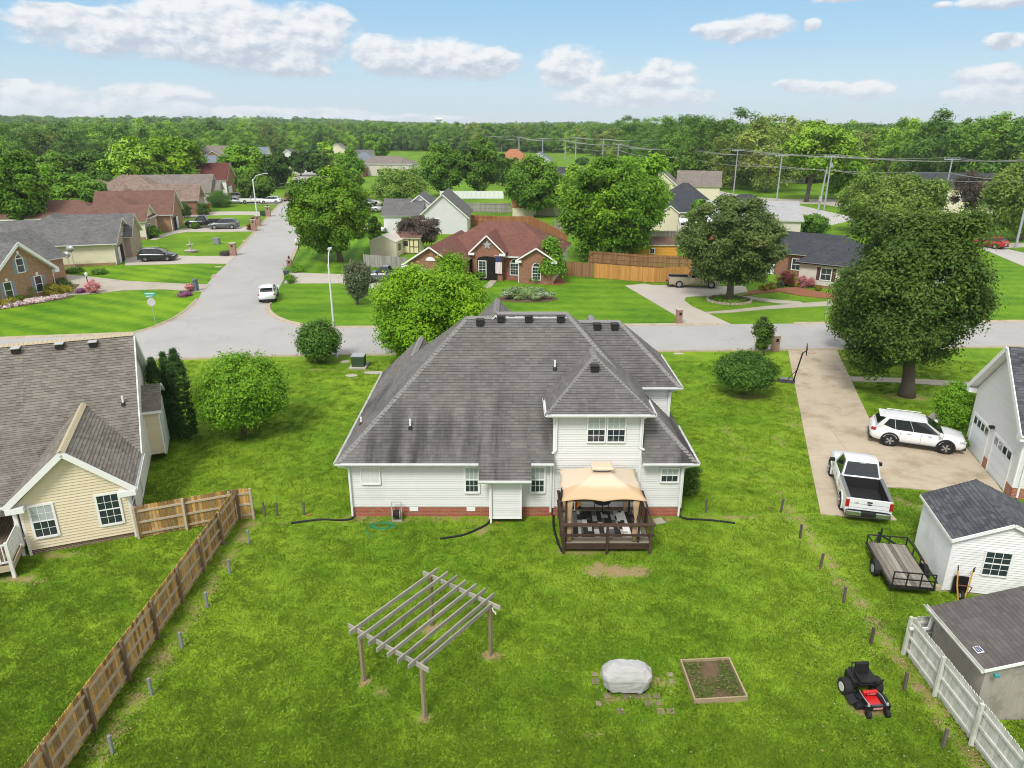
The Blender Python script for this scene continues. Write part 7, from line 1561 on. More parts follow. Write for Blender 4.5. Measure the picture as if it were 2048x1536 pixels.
def mower():
    H = thing('zero_turn_mower', 'red and black zero turn riding mower parked on the grass', 'mower', (11.25, 17.75, 0), radians(4)); red = plain('mower_red', (.50,.012,.012), .3, .05, spec=.6); bk = plain('mower_black', (.014,.014,.015), .45, .2)
    rim = plain('rim_ivory', (.60,.60,.54), .5); K = lambda n, m, **k: m.build(n, k.pop('mat', bk), k.pop('parent', H), **k)
    for s in (-1,1):
        w = K('rear_wheel', MB().cyl((s*.50-.14,.42,.27),.27,.26,24,axis='x'), mat=M_rubber, bevel=.03); K('rim', MB().cyl((s*.62-.02 if s>0 else -.655,.42,.27),.15,.03,16,axis='x'), mat=rim, parent=w)
        K('front_wheel', MB().cyl((s*.30-.06,-.62,.13),.13,.12,18,axis='x'), mat=M_rubber, bevel=.02); K('fork', MB().bar((s*.30-.08,-.62,.13),(s*.30-.08,-.56,.36),.02,.03).bar((s*.30+.08,-.62,.13),(s*.30+.08,-.56,.36),.02,.03).cbox((s*.30,-.56,.38),(.2,.08,.04)))
        K('fork_knob', MB().cyl((s*.30,-.56,.40),.045,.07,10,.03), mat=M_steel)
        K('control_lever', MB().tube([(s*.33,.12,.5),(s*.36,-.02,.75),(s*.34,-.1,.95),(s*.05,-.16,.93)],.018,7)); K('side_tank', MB().box(s*.30-.10,s*.30+.12 if s<0 else s*.30+.12,.2,.8,.36,.64), bevel=.05)
        K('frame_rail', MB().bar((s*.24,.6,.3),(s*.26,-.6,.34),.06,.08)); K('lift_rod', MB().tube([(s*.27,.05,.42),(s*.3,-.28,.44),(s*.27,-.55,.42)],.012,6), mat=M_steel)
    K('engine', MB().box(-.25,.25,.5,.88,.32,.66), bevel=.06); K('seat_base', MB().box(-.26,.26,.1,.55,.52,.62), bevel=.05)
    K('seat_cushion', MB().cbox((0,.3,.67),(.48,.42,.12)), bevel=.05); K('backrest', MB().cbox((0,.55,.86),(.46,.12,.42), Matrix.Rotation(-.2,3,'X')), bevel=.05); K('armrest', MB().box(-.29,-.23,.2,.55,.78,.82), bevel=.01)
    fpn = K('foot_panel', MB().cbox((0,-.05,.40),(.46,.10,.24), Matrix.Rotation(.35,3,'X')), mat=red, bevel=.012); K('floor_pan', MB().cbox((0,-.27,.30),(.44,.36,.03), Matrix.Rotation(.05,3,'X')), mat=red, bevel=.01)
    Rm = Matrix.Rotation(.35,3,'X'); c = Vector((0,-.05,.40))
    lt = MB()
    for k, x in enumerate((-.09,-.02,.01,.04,.07,.10,.13)): lt.cbox(c + Rm @ Vector((x+.02,-.052,.03)), (.022 if k else .03,.004,.03), Rm)
    K('lettering', lt, mat=M_white, parent=fpn)
    K('tread_plate', MB().box(-.22,.22,-.56,-.45,.31,.33), mat=plain('tread_grey', (.07,.075,.09), .6)); bd = K('front_beam', MB().box(-.34,.34,-.60,-.56,.26,.38))
    K('badge', MB().box(-.16,.14,-.607,-.6,.28,.345), mat=plain('badge_pink', (.55,.25,.25), .5, .4, 40), parent=bd)
    m = MB(); m.loft([[(x*1.02,y,.12) for x, y in ((-.55,-.42),(.55,-.42),(.6,-.1),(.5,.25),(-.5,.25),(-.62,-.1))],[(x,y,.25) for x, y in ((-.52,-.4),(.52,-.4),(.57,-.1),(.48,.22),(-.48,.22),(-.58,-.1))]]); K('mowing_deck', m, bevel=.02)
    K('discharge_chute', MB().cbox((-.60,-.12,.28),(.26,.36,.05), Matrix.Rotation(-.5,3,'Y')), bevel=.02); K('belt_cover', MB().cyl((-.32,-.1,.25),.12,.1,14).cyl((.34,-.1,.25),.12,.1,14)); K('roll_bar', MB().tube([(-.27,.62,.5),(-.27,.66,.98),(.27,.66,.98),(.27,.62,.5)],.022,8))
mower()
for k, (px, py, lb) in enumerate(((1733,1426,'brick lying in front of the left caster of the mower'),(1770,1426,'brick lying in front of the right caster of the mower'),(1758,1417,'brick half under the front beam of the mower'),(1000-7,1047,'broken brick by the end of the closet bay'),(620,1031,'pale brick by the drain hose'))):
    x, y = G(px, py); tag(MB().cbox((0,0,.03),(.2,.09,.06), Matrix.Rotation(.2*k,3,'Z')).build('brick', plain('brick_orange_red', (.45,.12,.06), .9, .2), loc=(x,y,0), bevel=.006), lb, 'brick')
# stone ring round the speckled oak
x, y = G(1458, 601); H = thing('stone_ring', 'ring of small edging stones round the speckled oak', 'stone edging', (x, y, 0)); sm = plain('edging_stone', (.36,.30,.23), .9, .2, 5, rndv=.4)
for k in range(34): a = 2*pi*k/34; MB().cbox((2.25*cos(a),1.95*sin(a),.1),(.36,.2,.2), Matrix.Rotation(a+pi/2,3,'Z')).build('stone', sm, H)
MB().prism([(2.1*cos(k*pi/12),1.85*sin(k*pi/12)) for k in range(24)],0,.06).build('soil', M_soil, H)
finish_leaves('ground_cover', [leaf_mesh('g', LV['mid'], (0,0,.12), (1.9,1.6,.14), 3500, .08, 120, .3, 9, 'round', .05, 0, .1)], H)['kind'] = 'stuff'

# ================================================================ street furniture
def lamp(label, px, py, h, arm, reach, r=.09):
    x, y = G(px, py); H = thing('street_lamp', label, 'street lamp', (x, y, 0), 0, 'street lamps'); d = Vector((cos(arm), sin(arm), 0)); lm = plain('lamp_pole_white', (.66,.68,.67), .4, .05)
    MB().tube([(0,0,0),(0,0,h*.93)],[r,r*.72],12).build('pole', lm, H); MB().tube([Vector((0,0,h*.9)),Vector((0,0,h))+d*reach*.3,Vector((0,0,h+.35))+d*reach],r*.4,8).build('arm', lm, H)
    e = Vector((0,0,h+.35))+d*reach; hd = MB(); Rz = Matrix.Rotation(arm,3,'Z'); hd.cbox(e+d*.25,(.75,.3,.16),Rz); hd.build('lamp_head', M_steel, H, bevel=.05); MB().cbox(e+d*.3+Vector((0,0,-.12)),(.4,.2,.1),Rz).build('lens', M_glass, H)
    MB().cyl((0,0,0),r*2,.25,12,r*1.4).build('base', lm, H)
lamp('tall white street lamp rising above the bush at the corner', 673, 714, 7.9, radians(97), 1.4)
lamp('white street lamp by the brick pillars on the left of the side street', 516, 447, 8.6, radians(8), 2.2, .14)
lamp('distant street lamp at the bend with its arm to the left', 633, 349, 8.0, radians(175), 2.4, .16)
x, y = G(311, 650); H = thing('stop_sign', 'back of a stop sign with two green street name blades above it', 'sign', (x, y, 0), radians(10))
MB().cyl((0,0,0),.03,2.75,8).build('post', M_steel, H); n8 = [(.38*cos(pi/8+k*pi/4),.38*sin(pi/8+k*pi/4)) for k in range(8)]
m = MB(); m.add([(a,-.05,2.15+b) for a, b in n8]+[(a,-.035,2.15+b) for a, b in n8],[tuple(range(8)),tuple(range(8,16))[::-1]]+[(i,8+i,8+(i+1)%8,(i+1)%8) for i in range(8)]); m.build('sign_plate', plain('sign_back', (.50,.50,.50), .5, .05), H)
for z, w, r_ in ((2.93,1.0,-.15),(2.70,.8,.35)):
    R_ = Matrix.Rotation(r_,3,'Z'); bl = MB().cbox((-.02,0,z),(w,.02,.2),R_).build('street_blade', plain('sign_green', (.05,.42,.30), .5), H)
    lt = MB(); k = -w*.38
    while k < w*.38: cw = rng.uniform(.04,.07); lt.cbox(R_ @ Vector((k,-.014,0)) + Vector((-.02,0,z)),(cw,.004,rng.uniform(.07,.10)),R_); k += cw+.03
    lt.build('lettering', M_white, bl)
x, y = G(1650, 643); H = thing('road_sign', 'road sign seen edge on beyond the street, left of the large oak', 'sign', (x, y, 0), radians(75)); MB().cyl((0,0,0),.035,2.0,8).build('post', M_steel, H); MB().cbox((0,0,1.75),(.75,.03,.6)).build('sign_plate', plain('sign_back', (.50,.50,.50), .5, .05), H)
def pillar(label, px, py, h=1.35, w=.5, top='cap', fac=1):
    x, y = G(px, py); H = thing('mailbox', label, 'mailbox', (x, y, 0), radians(10)); MB().box(-w/2,w/2,-w/2,w/2,0,h).build('pillar', brick_mat('brick_mailbox', (.40,.19,.12), (.28,.11,.07)) if 'brick_mailbox' not in MATS else MATS['brick_mailbox'], H)
    MB().box(-w/2-.05,w/2+.05,-w/2-.05,w/2+.05,h,h+.08).build('cap', M_conc2, H); MB().box(-.11,.11,-w/2-.03,-w/2,h-.45,h-.2).build('letter_box', M_black, H)
    if top == 'finial': MB().cyl((0,0,h+.08),.12,.2,10,.16).cyl((0,0,h+.28),.14,.2,10,.02).build('finial', M_bark2, H)
pillar('brick pillar mailbox at the wide driveway right of the street lawn', 1357, 648); pillar('brick mailbox behind the crepe myrtle by the concrete driveway', 1549, 702, 1.3); pillar('brick pillar mailbox beside the long left driveway', 467, 511, 1.7, .8)
pillar('brick pillar with an urn finial at the ranch driveway corner', 580, 539, 1.3, .6, 'finial'); pillar('brick pillar mailbox by the dark red barberry', 508, 462, 1.9, .8, 'finial'); pillar('brick pillar under the left street lamp', 517, 452, 1.8, .9); pillar('brick pillar mailbox with finial, farthest up the side street', 537, 433, 1.9, .9, 'finial')
x, y = G(393, 582); H = thing('mailbox', 'tall blue grey plastic mailbox in the purple kerb bed', 'mailbox', (x, y, 0), radians(-20)); gb = plain('mailbox_blue_grey', (.12,.15,.18), .6, .1); MB().box(-.22,.22,-.22,.22,0,1.05).build('pillar', gb, H, bevel=.03); MB().cbox((0,0,1.2),(.36,.6,.34)).build('letter_box', gb, H, bevel=.12)
x, y = G(598, 502); H = thing('mailbox', 'white mailbox on a black post under the big maple', 'mailbox', (x, y, 0), radians(-70)); MB().box(-.05,.05,-.05,.05,0,1.25).build('post', M_black, H); MB().cbox((0,0,1.5),(.45,.9,.5)).build('letter_box', M_white, H, bevel=.12)
x, y = G(179, 583); H = thing('lamp_post', 'garden lamp post with white lantern among pink roses', 'lamp post', (x, y, 0)); MB().cyl((0,0,0),.05,1.7,8).build('post', M_black, H); MB().cyl((0,0,1.7),.1,.3,8,.16).cyl((0,0,2.0),.18,.12,8,.03).build('lantern', M_white, H)
x, y = G(574, 561); H = thing('wheelie_bin', 'dark grey wheelie bin at the ranch driveway corner', 'bin', (x, y, 0), radians(15)); bg = plain('bin_grey', (.06,.07,.08), .5, .1)
def binm(H, mat, s=1.0):
    m = MB(); m.loft([[(-.24*s,-.26*s,.05),(.24*s,-.26*s,.05),(.24*s,.26*s,.05),(-.24*s,.26*s,.05)],[(-.31*s,-.35*s,1.1*s),(.31*s,-.35*s,1.1*s),(.31*s,.35*s,1.1*s),(-.31*s,.35*s,1.1*s)]]); m.build('body', mat, H, bevel=.02); MB().cbox((0,0,1.14*s),(.68*s,.76*s,.08)).build('lid', mat, H, bevel=.03)
    for q_ in (-1,1): MB().cyl((q_*.3*s-.03,.25*s,.12),.12*s,.06,12,axis='x').build('wheel', M_rubber, H)
binm(H, bg)
x, y = G(416, 424); H = thing('wheelie_bin', 'red wheelie bin beside the shake roofed house', 'bin', (x, y, 0)); binm(H, plain('bin_red', (.40,.03,.03), .5, .1), 1.5)
x, y = G(382, 505); H = thing('fountain', 'tiered concrete garden fountain on the left lawn', 'fountain', (x, y, 0)); MB().cyl((0,0,0),.75,.35,18,.9).build('basin', M_conc2, H); MB().cyl((0,0,.3),.16,.8,10,.12).cyl((0,0,1.05),.2,.14,14,.5).cyl((0,0,1.15),.1,.7,10,.07).build('column', M_conc2, H)
for lb, px, py, h in (('grey satellite dish on the taller mast beside the cream siding',150,538,2.6),('smaller satellite dish beside the taller one',140,537,1.8)):
    x, y = G(px, py); H = thing('satellite_dish', lb, 'satellite dish', (x, y, 0)); MB().cyl((0,0,0),.04,h,8).build('mast', M_steel, H)
    m = MB(); m.loft([[(r*cos(k*pi/8), -z, h+r*.8*sin(k*pi/8)) for k in range(16)] for r, z in ((.05,.0),(.3,.04),(.5,.14),(.5,.17))], cap=True); m.build('dish', M_steel, H, smooth=True)
x, y = G(996, 556); H = thing('urn', 'white stone urn by the ranch front path', 'urn', (x, y, 0)); MB().cyl((0,0,0),.22,.15,12,.14).cyl((0,0,.15),.12,.2,12,.3).cyl((0,0,.35),.3,.3,12,.36).build('bowl', M_conc2, H)
# power line
POLES = [(1648,420,11.3,0,1),(1552,409,11.0,0,0),(1467,386,11.2,0,0),(1368,365,10.4,0,0),(1333,340,11.8,0,0),(1235,333,9.5,0,0),(1205,326,11.0,0,1),(1151,318,11.2,0,0),(1130,318,9.5,0,1),(1085,311,9.8,0,0),(1038,306,10,0,0),(1003,303,8.5,0,0),(926,300,12,0,0),(885,298,10.5,0,0),(856,298,9,0,0),(806,297,9.5,0,0),(1880,440,11.4,0,0),(2031,496,12.5,0,0),(2240,560,12.5,0,0)]
PT = {}
pw_ = plain('pole_steel_grey', (.34,.37,.40), .6, .1); names = ['tall pole with lamp arm beside the highway, right of the cottonwood','pole whose foot stands on the near highway kerb','pole at the highway left of the cottonwood','pole rising behind the black hip roof','slim pole in front of the wood edge','pole above the willow oak, left of the tall wood','pole at the left end of the field','pole standing in the open field','pole with lamp arm near the field','pole above the round maple','pole left of the terracotta roof lane','short pole beyond the terracotta roof','distant pole above the right round tree','distant pole between the round trees','distant pole above the left round tree','farthest distant pole above the willow','pole rising behind the big oak','thick leaning pole at the right edge by the red car','pole just outside the right edge']
for i, (px, py, h, a, lampy) in enumerate(POLES):
    x, y = G(px, py); H = thing('utility_pole', names[i], 'utility pole', (x, y, 0), 0, 'steel utility poles'); d = hypot(x, y); r = max(.16, d*.00075)
    MB().tube([(0,0,0),(0,0,h)],[r*1.15,r*.75],10).build('pole', pw_, H); MB().box(-1.5,1.5,-.1,.1,h-.35,h-.15).build('crossarm', pw_, H)
    ins = MB(); [ins.cyl((k,0,h-.15),.07,.28,6) for k in (-1.4,-.7,.7,1.4)]; ins.build('insulators', M_steel, H)
    if lampy: MB().tube([(0,0,h*.66),(-1.6,-.5,h*.74),(-2.4,-.7,h*.73)],.09,6).build('lamp_arm', pw_, H)
    if i == 0: MB().cyl((.25,0,h*.78),.25,.9,10).build('transformer_can', pw_, H)
    PT[i] = Vector((x, y, h))
def wires(seq, label, offs=(-1.4,-.7,.7,1.4), dz=.1, thick=.018):
    m = MB()
    for a, b in zip(seq[:-1], seq[1:]):
        A, B = PT[a], PT[b]
        for k in offs:
            pts = [A.lerp(B, t/8) + Vector((k,0,dz - 4*min(1.3,(A-B).length*.014)*(t/8)*(1-t/8))) for t in range(9)]
            dist = (A.lerp(B,.5)).length; m.tube(pts, max(thick, dist*.00016), 4)
    o = m.build('power_line', plain('wire_grey', (.28,.28,.27), .5)); o['kind'] = 'stuff'; return tag(o, label, 'power line')
wires([18,17,16,1,3,5,8,10,12], 'four strand power line running along the near row of poles'); wires([17,0,2,4,6,7,9,11,13,14,15], 'power line strung along the far row of poles')
wires([17,16,1,3,5,8], 'lower telephone cables under the near power line', (-.1,.25), -2.6, .03); wires([17,0,2,4,6], 'lower telephone cables under the far power line', (-.1,.25), -3.0, .03)
x, y = G(1636, 422); H = thing('utility_pole', 'thin secondary pole with a grey box next to the tall highway pole', 'utility pole', (x, y, 0), 0, 'steel utility poles'); MB().tube([(0,0,0),(.6,0,8.6)],[.2,.13],8).build('pole', pw_, H); MB().box(-.3,.3,-.5,-.2,2,3.1).build('meter_box', M_steel, H)
x, y = 2400*sin(-.0965), 2400*cos(.0965); H = thing('water_tower', 'tiny white water tower on the horizon above the wood', 'water tower', (x, y, -6)); MB().cyl((0,0,0),2.5,32,12).build('stem', M_white, H); MB().cyl((0,0,32),4,9,16,14).cyl((0,0,41),14,5,16,6).build('tank', M_white, H)
# ================================================================ vehicles (x forward, y left)
M_trim = plain('car_trim_black', (.02,.02,.021), .5, .05); M_rimm = plain('alloy', (.42,.43,.44), .3, .05, metal=.7); M_tail = plain('tail_light', (.35,.01,.015), .2, .1, spec=.7); M_head = plain('head_light', (.45,.48,.50), .12, .2, 12, spec=.8); M_cg = plain('car_glass', (.012,.016,.018), .05, .05, spec=.9); M_plate = plain('number_plate', (.60,.62,.66), .4, .25, 60); M_chrome = plain('chrome', (.55,.56,.57), .12, .02, metal=.9)
def paint(name, c): return plain('paint_' + name, c, .28, .02, 2, spec=.5, coat=.6, bstr=0)
def car(label, loc, head, kind, mat, detail=2, cat='car', name=None, group=None, bed=None, s=1.0):
    nm = name or {'suv': 'parked_suv', 'sedan': 'parked_car', 'pickup': 'pickup_truck'}[kind]
    H = thing(nm, label, cat, (loc[0], loc[1], .06), head, group); H.scale = (s, s, s)
    L, w, zs, zr, wr, wb, zf = {'suv': (4.8, .93, 1.02, 1.65, .36, 2.78, .95), 'sedan': (4.6, .90, .90, 1.44, .33, 2.7, .82), 'pickup': (5.75, .99, 1.13, 1.90, .40, 3.6, 1.10)}[kind]
    xf, xr = L/2, -L/2; fx = wb/2 + (.0 if kind != 'pickup' else .15); rx = -wb/2 + (.0 if kind != 'pickup' else .15)
    def sec(x, hw, zb, zt, cr=.03, tuck=.9):
        return [(x,0,zb),(x,-hw*.8,zb),(x,-hw*.96,zb+.10),(x,-hw,zb+(zt-zb)*.38),(x,-hw*.985,zb+(zt-zb)*.68),(x,-hw*tuck,zt-.05),(x,-hw*tuck+.10,zt),(x,-hw*.4,zt+cr*.8),(x,0,zt+cr),
                (x,hw*.4,zt+cr*.8),(x,hw*tuck-.10,zt),(x,hw*tuck,zt-.05),(x,hw*.985,zb+(zt-zb)*.68),(x,hw,zb+(zt-zb)*.38),(x,hw*.96,zb+.10),(x,hw*.8,zb)]
    if kind == 'pickup':
        xb = -.55      # front of the bed
        ST = [(xf,.78,.42,.80),(xf-.08,.90,.36,1.0),(xf-.35,.96,.34,1.10),(xf-1.0,w,.34,1.17),(xf-1.55,w,.34,1.20),(0.2,w,.34,1.20),(xb,w,.34,1.20)]
        cab = [(xf-1.55,1.16),(xf-2.25,zr),(xb+.35,zr),(xb+.03,1.16)]
    elif kind == 'suv':
        ST = [(xf,.62,.42,.62),(xf-.06,.78,.30,.78),(xf-.25,.88,.25,.88),(xf-.7,.92,.24,.98),(xf-1.15,w,.24,1.03),(.4,w,.24,1.05),(-.8,w,.24,1.08),(xr+.5,w,.26,1.10),(xr+.12,.89,.32,1.08),(xr,.80,.42,.98)]
        cab = [(xf-1.12,1.03),(xf-2.08,zr-.04),(xr+.68,zr-.02),(xr+.12,1.08)]
    else:
        ST = [(xf,.6,.38,.55),(xf-.08,.76,.28,.68),(xf-.3,.86,.22,.76),(xf-.9,.9,.22,.86),(xf-1.2,w,.22,.90),(.2,w,.22,.92),(-1.0,w,.22,.94),(xr+.6,.89,.25,.95),(xr+.1,.84,.32,.92),(xr,.74,.42,.8)]
        cab = [(xf-1.15,.90),(xf-1.95,zr-.03),(xr+1.45,zr-.02),(xr+.65,.94)]
    m = MB(); m.loft([sec(*q) for q in ST][::-1]); body = m.build('body', mat, H, smooth=True)
    # cabin
    (ax, az_), (bx, bz), (cx_, cz), (dx, dz) = cab; wt = w*.74; wbm = w*.905
    rings = []
    for x, z, hw, wl in ((ax, az_, wbm, 0), (bx, bz, wt, 1), ((bx+cx_)/2, zr+.025, wt+.02, 1), (cx_, cz, wt, 1), (dx, dz, wbm, 0)):
        rings.append((x, z, hw))
    v = []; F = []; low = az_-.08
    P = {}
    def pv(k, p): P[k] = len(v); v.append(p)
    xs = [ax, bx, (bx+cx_)/2, cx_, dx]
    for sgn in (-1, 1):
        pv(('b0', sgn), (ax, sgn*wbm, az_-.06)); pv(('b1', sgn), (dx, sgn*wbm, dz-.06)); pv(('t0', sgn), (bx, sgn*wt, bz-.03)); pv(('tm', sgn), ((bx+cx_)/2, sgn*(wt+.02), zr-.02)); pv(('t1', sgn), (cx_, sgn*wt, cz-.03)); pv(('bm', sgn), ((bx+cx_)/2, sgn*(w*.92), az_-.06))
    c = MB(); c.v = []; 
    zr2 = zr + .02
    top = [(bx, bz), ((bx+cx_)/2, zr2), (cx_, cz)]
    tv = []
    for x, z in top:
        row = [(x, -wt, z-.05), (x, -wt+.10, z), (x, -wt*.4, z+.03), (x, wt*.4, z+.03), (x, wt-.10, z), (x, wt, z-.05)]; tv.append(row)
    allv = v + [p for r_ in tv for p in r_]; o = len(v); fs = []
    for i in range(2):
        for j in range(5): fs.append((o+i*6+j, o+(i+1)*6+j, o+(i+1)*6+j+1, o+i*6+j+1)[::-1])
    for sgn, e in ((-1, 0), (1, 5)):
        A = [P[('b0', sgn)], P[('bm', sgn)], P[('b1', sgn)], o+12+e, o+6+e, o+e]; fs.append(tuple(A) if sgn < 0 else tuple(A[::-1]))
    fs.append(tuple([P[('b0', 1)], P[('b0', -1)]] + [o+j for j in range(6)])[::-1] if False else tuple([P[('b0', -1)]] + [o+j for j in range(6)] + [P[('b0', 1)]])[::-1]); fs.append(tuple([P[('b1', -1)]] + [o+12+j for j in range(6)] + [P[('b1', 1)]]))
    c.add(allv, fs); c.build('cabin', mat, H, bevel=.035, smooth=True)
    # glass, 6 mm proud of the cabin
    def quad_out(name_, pts, off, mt, parent=None, GO=.012):
        P3 = [Vector(p) for p in pts]; n = Vector()
        for i in range(len(P3)): n += P3[i].cross(P3[(i+1) % len(P3)])
        n.normalize()
        if n.dot(Vector(off)) < 0: P3 = P3[::-1]; n = -n
        g = MB(); k = len(P3); g.add([p + n*GO for p in P3] + [p - n*.02 for p in P3], [tuple(range(k))] + [(i, k+i, k+(i+1) % k, (i+1) % k) for i in range(k)]); return g.build(name_, mt, parent or H)
    def lerp3(a, b, t): return tuple(a[i]+(b[i]-a[i])*t for i in range(3))
    for nm_, (x0, z0), (x1, z1), off in (('windshield', (ax, az_-.02), (bx, bz-.03), (1,0,.5)), ('rear_window', (dx, dz-.02), (cx_, cz-.03), (-1,0,.3))):
        lo = .10 if nm_ == 'windshield' else (.30 if kind == 'suv' else .12); b0 = lerp3((x0,0,z0),(x1,0,z1),lo); t0 = lerp3((x0,0,z0),(x1,0,z1),.93); wl = wbm+(wt-wbm)*lo-.10; wu = wt-.08
        quad_out(nm_, [(b0[0],-wl,b0[2]),(b0[0],wl,b0[2]),(t0[0],wu,t0[2]),(t0[0],-wu,t0[2])], off, M_cg, GO=.035)
    for sgn in (-1, 1):
        def sp(x, t):    # point on the side plane at height fraction t
            z = (az_-.01) + (zr-.06-az_)*t; return (x, sgn*(wbm + (wt-wbm)*((z-(az_-.06))/(zr-.05-az_+.06))), z)
        sl0 = (bx-ax); sl1 = (cx_-dx)
        xA, xB = ax + sl0*.12 - .18, bx - .06; xC, xD = cx_ + .10, dx - sl1*0 + .28
        if kind == 'pickup': xC, xD = cx_ + .08, dx + .16
        n = 3 if kind == 'suv' else 2; e0 = [xA + (xD-xA)*i/n for i in range(n+1)]; e1 = [xB + (xC-xB)*i/n for i in range(n+1)]
        if kind == 'suv': e0 = [xA, xA-1.25, xA-2.15, xD+.18]; e1 = [xB, xB-.78, xB-1.55, xC+.05]
        for i in range(n):
            q0, q1 = e0[i] - (.012 if i else 0), e0[i+1] + .012; r0, r1 = e1[i] - (.012 if i else 0), e1[i+1] + .012
            if q0 - q1 < .1: continue
            quad_out('side_window', [sp(q0,0),sp(q1,0 if not (kind == 'suv' and i == 2) else .35),sp(r1,1),sp(r0,1)], (0,sgn,.2), M_cg)
        if detail > 1:
            mm = MB().cbox((ax-.25, sgn*(w+.10), az_+.10), (.16,.24,.18)); mm.build('mirror', mat if kind != 'pickup' else M_trim, H, bevel=.03)
            for i in range(2): MB().cbox((.55-i*1.05, sgn*(w*.985), .90 if kind != 'sedan' else .78), (.2,.03,.035)).build('door_handle', M_chrome, H)
            for x in (1.15, .12, -.92): MB().cbox((x, sgn*(w*.992), .68), (.012,.012,.62)).build('door_seam', M_trim, H)
        for x in (fx, rx):
            y0 = sgn*(w+.012)
            a = MB(); R0, R1 = wr+.04, wr+(.13 if kind == 'suv' else .10); rg = []
            for k in range(17):
                t0 = pi*(k-1.6)/12.8; ca, sa = cos(t0), sin(t0)
                rg.append([(x+r_*ca, y_, wr+r_*sa) for r_, y_ in ((R0, sgn*(w-.16)), (R1, sgn*(w-.16)), (R1, sgn*(w+.012)), (R0, sgn*(w+.03)))])
            a.loft(rg)
            a.build('wheel_arch', M_trim if kind == 'suv' and detail > 1 else mat, H)
            MB().cyl((x, sgn*(w-.03)-.02, wr), wr+.06, .05, 24, axis='y').build('wheel_well', M_dark, H)
            t_ = MB().cyl((x, sgn*(w-.09)-.12, wr), wr, .24, 28, axis='y').build('tyre', M_rubber, H, bevel=.03)
            r_ = MB().cyl((x, sgn*(w+.035)-.01, wr), wr*.62, .02, 20, axis='y'); r_.build('rim', M_trim if detail > 1 else M_rimm, t_)
            if detail > 1:
                sp_ = MB()
                for k in range(5):
                    for dd in (-.13,.13): a_ = 2*pi*k/5+dd; sp_.bar((x, sgn*(w+.05), wr), (x+wr*.6*cos(a_), sgn*(w+.05), wr+wr*.6*sin(a_)), .05, .02, up=(0,1,0))
                sp_.cyl((x, sgn*(w+.055)-.01, wr), .06, .02, 10, axis='y'); sp_.build('spokes', M_rimm, t_)
    for sgn in (-1, 1):
        MB().cbox((xf-.24, sgn*w*.74, ST[2][3]-.13), (.34,.32,.13), Matrix.Rotation(-sgn*.35,3,'Z')).build('headlight', M_head, H, bevel=.03)
        if kind == 'pickup': MB().cbox((xr+.03, sgn*(w-.07), .93), (.08,.15,.36)).build('taillight', M_tail, H, bevel=.02)
        else: MB().cbox((xr+.16, sgn*w*.80, ST[-2][3]-.14), (.26,.34,.14), Matrix.Rotation(sgn*.45,3,'Z')).build('taillight', M_tail, H, bevel=.03)
    MB().cbox((xf-.03,0,.62),(.08,1.0,.2)).build('grille', M_trim, H, bevel=.02); MB().cbox((xf-.1,0,.36),(.2,1.6,.14)).build('front_bumper', M_trim if kind != 'pickup' else M_chrome, H, bevel=.03)
    MB().cbox((xr-.015,0,.62 if kind != 'pickup' else .47),(.02,.31,.16)).build('number_plate', M_plate, H)
    if kind != 'pickup':
        MB().cbox((xr+.08,0,.36),(.22,1.6,.16)).build('rear_bumper', M_trim, H, bevel=.03)
        if detail > 1:
            for sgn in (-1,1): MB().tube([(bx-.15,sgn*(wt-.06),zr+.02),(bx-.3,sgn*(wt-.06),zr+.06),(cx_+.1,sgn*(wt-.06),zr+.05)],.018,6).build('roof_rail', mat, H)
            MB().cbox((xr+.5,0,zr-.01),(.3,1.2,.04)).build('spoiler', mat, H, bevel=.015); MB().bar((xr+.15,.05,1.28),(xr+.24,.45,1.30),.02,.02).build('wiper', M_trim, H)
            for sgn in (-1,1): MB().cbox((0,sgn*(w-.02),.28),(2.1,.05,.10)).build('sill', M_trim, H)
    else:
        zt = 1.20; bi = plain('bed_liner', (.018,.018,.019), .7, .2)
        for sgn in (-1,1):
            m = MB(); prof = [(sgn*w*.96,.36),(sgn*w,.62),(sgn*w*.985,1.0),(sgn*(w-.03),zt),(sgn*(w-.17),zt),(sgn*(w-.17),.62)]
            m.loft([[(x, a, b) for a, b in prof] for x in (xr+.06, -.56)]); m.build('bed_side', mat, H)
            MB().cbox(((xr-.5)/2, sgn*(w-.10), zt+.012),(abs(xr)-.62,.15,.02)).build('bed_rail_cap', plain('rail_grey', (.16,.17,.18), .6), H)
        MB().box(xr+.06,-.55,-w+.18,w-.18,.60,.64).build('bed_floor', bi, H); MB().box(-.62,-.56,-w+.18,w-.18,.64,zt-.02).build('bed_front', bi, H)
        for sgn in (-1,1): MB().box(xr+.08,-.63,sgn*(w-.18)-.012,sgn*(w-.18)+.012,.64,zt-.03).build('bed_liner', bi, H)
        tg = MB().cbox((xr+.03,0,.92),(.07,w*2-.30,.56)).build('tailgate', mat, H, bevel=.015)
        for z in (.75,.95): MB().cbox((xr-.007,0,z),(.01,w*2-.36,.012)).build('tailgate_seam', plain('rail_grey', (.16,.17,.18), .6), tg)
        MB().cbox((xr-.012,0,1.06),(.02,.22,.07)).build('handle', M_trim, tg); m = MB(); m.cyl((xr-.014,0,.945),1,.012,20,axis='x'); b = m.build('badge', M_trim, tg); b.scale = (1,.10,.038); b.location = (0,0,.945*(1-.038)); 
        lt = MB(); [lt.cbox((xr-.008,w*.62-.05*k,1.0),(.008,.03,.03)) for k in range(4)]; lt.cbox((xr-.008,w*.62-.1,.955),(.008,.05,.02)); lt.build('lettering', plain('rail_grey', (.16,.17,.18), .6), tg)
        rb = MB().cbox((xr-.03,0,.50),(.20,w*1.9,.20)).build('rear_bumper', M_trim, H, bevel=.03)
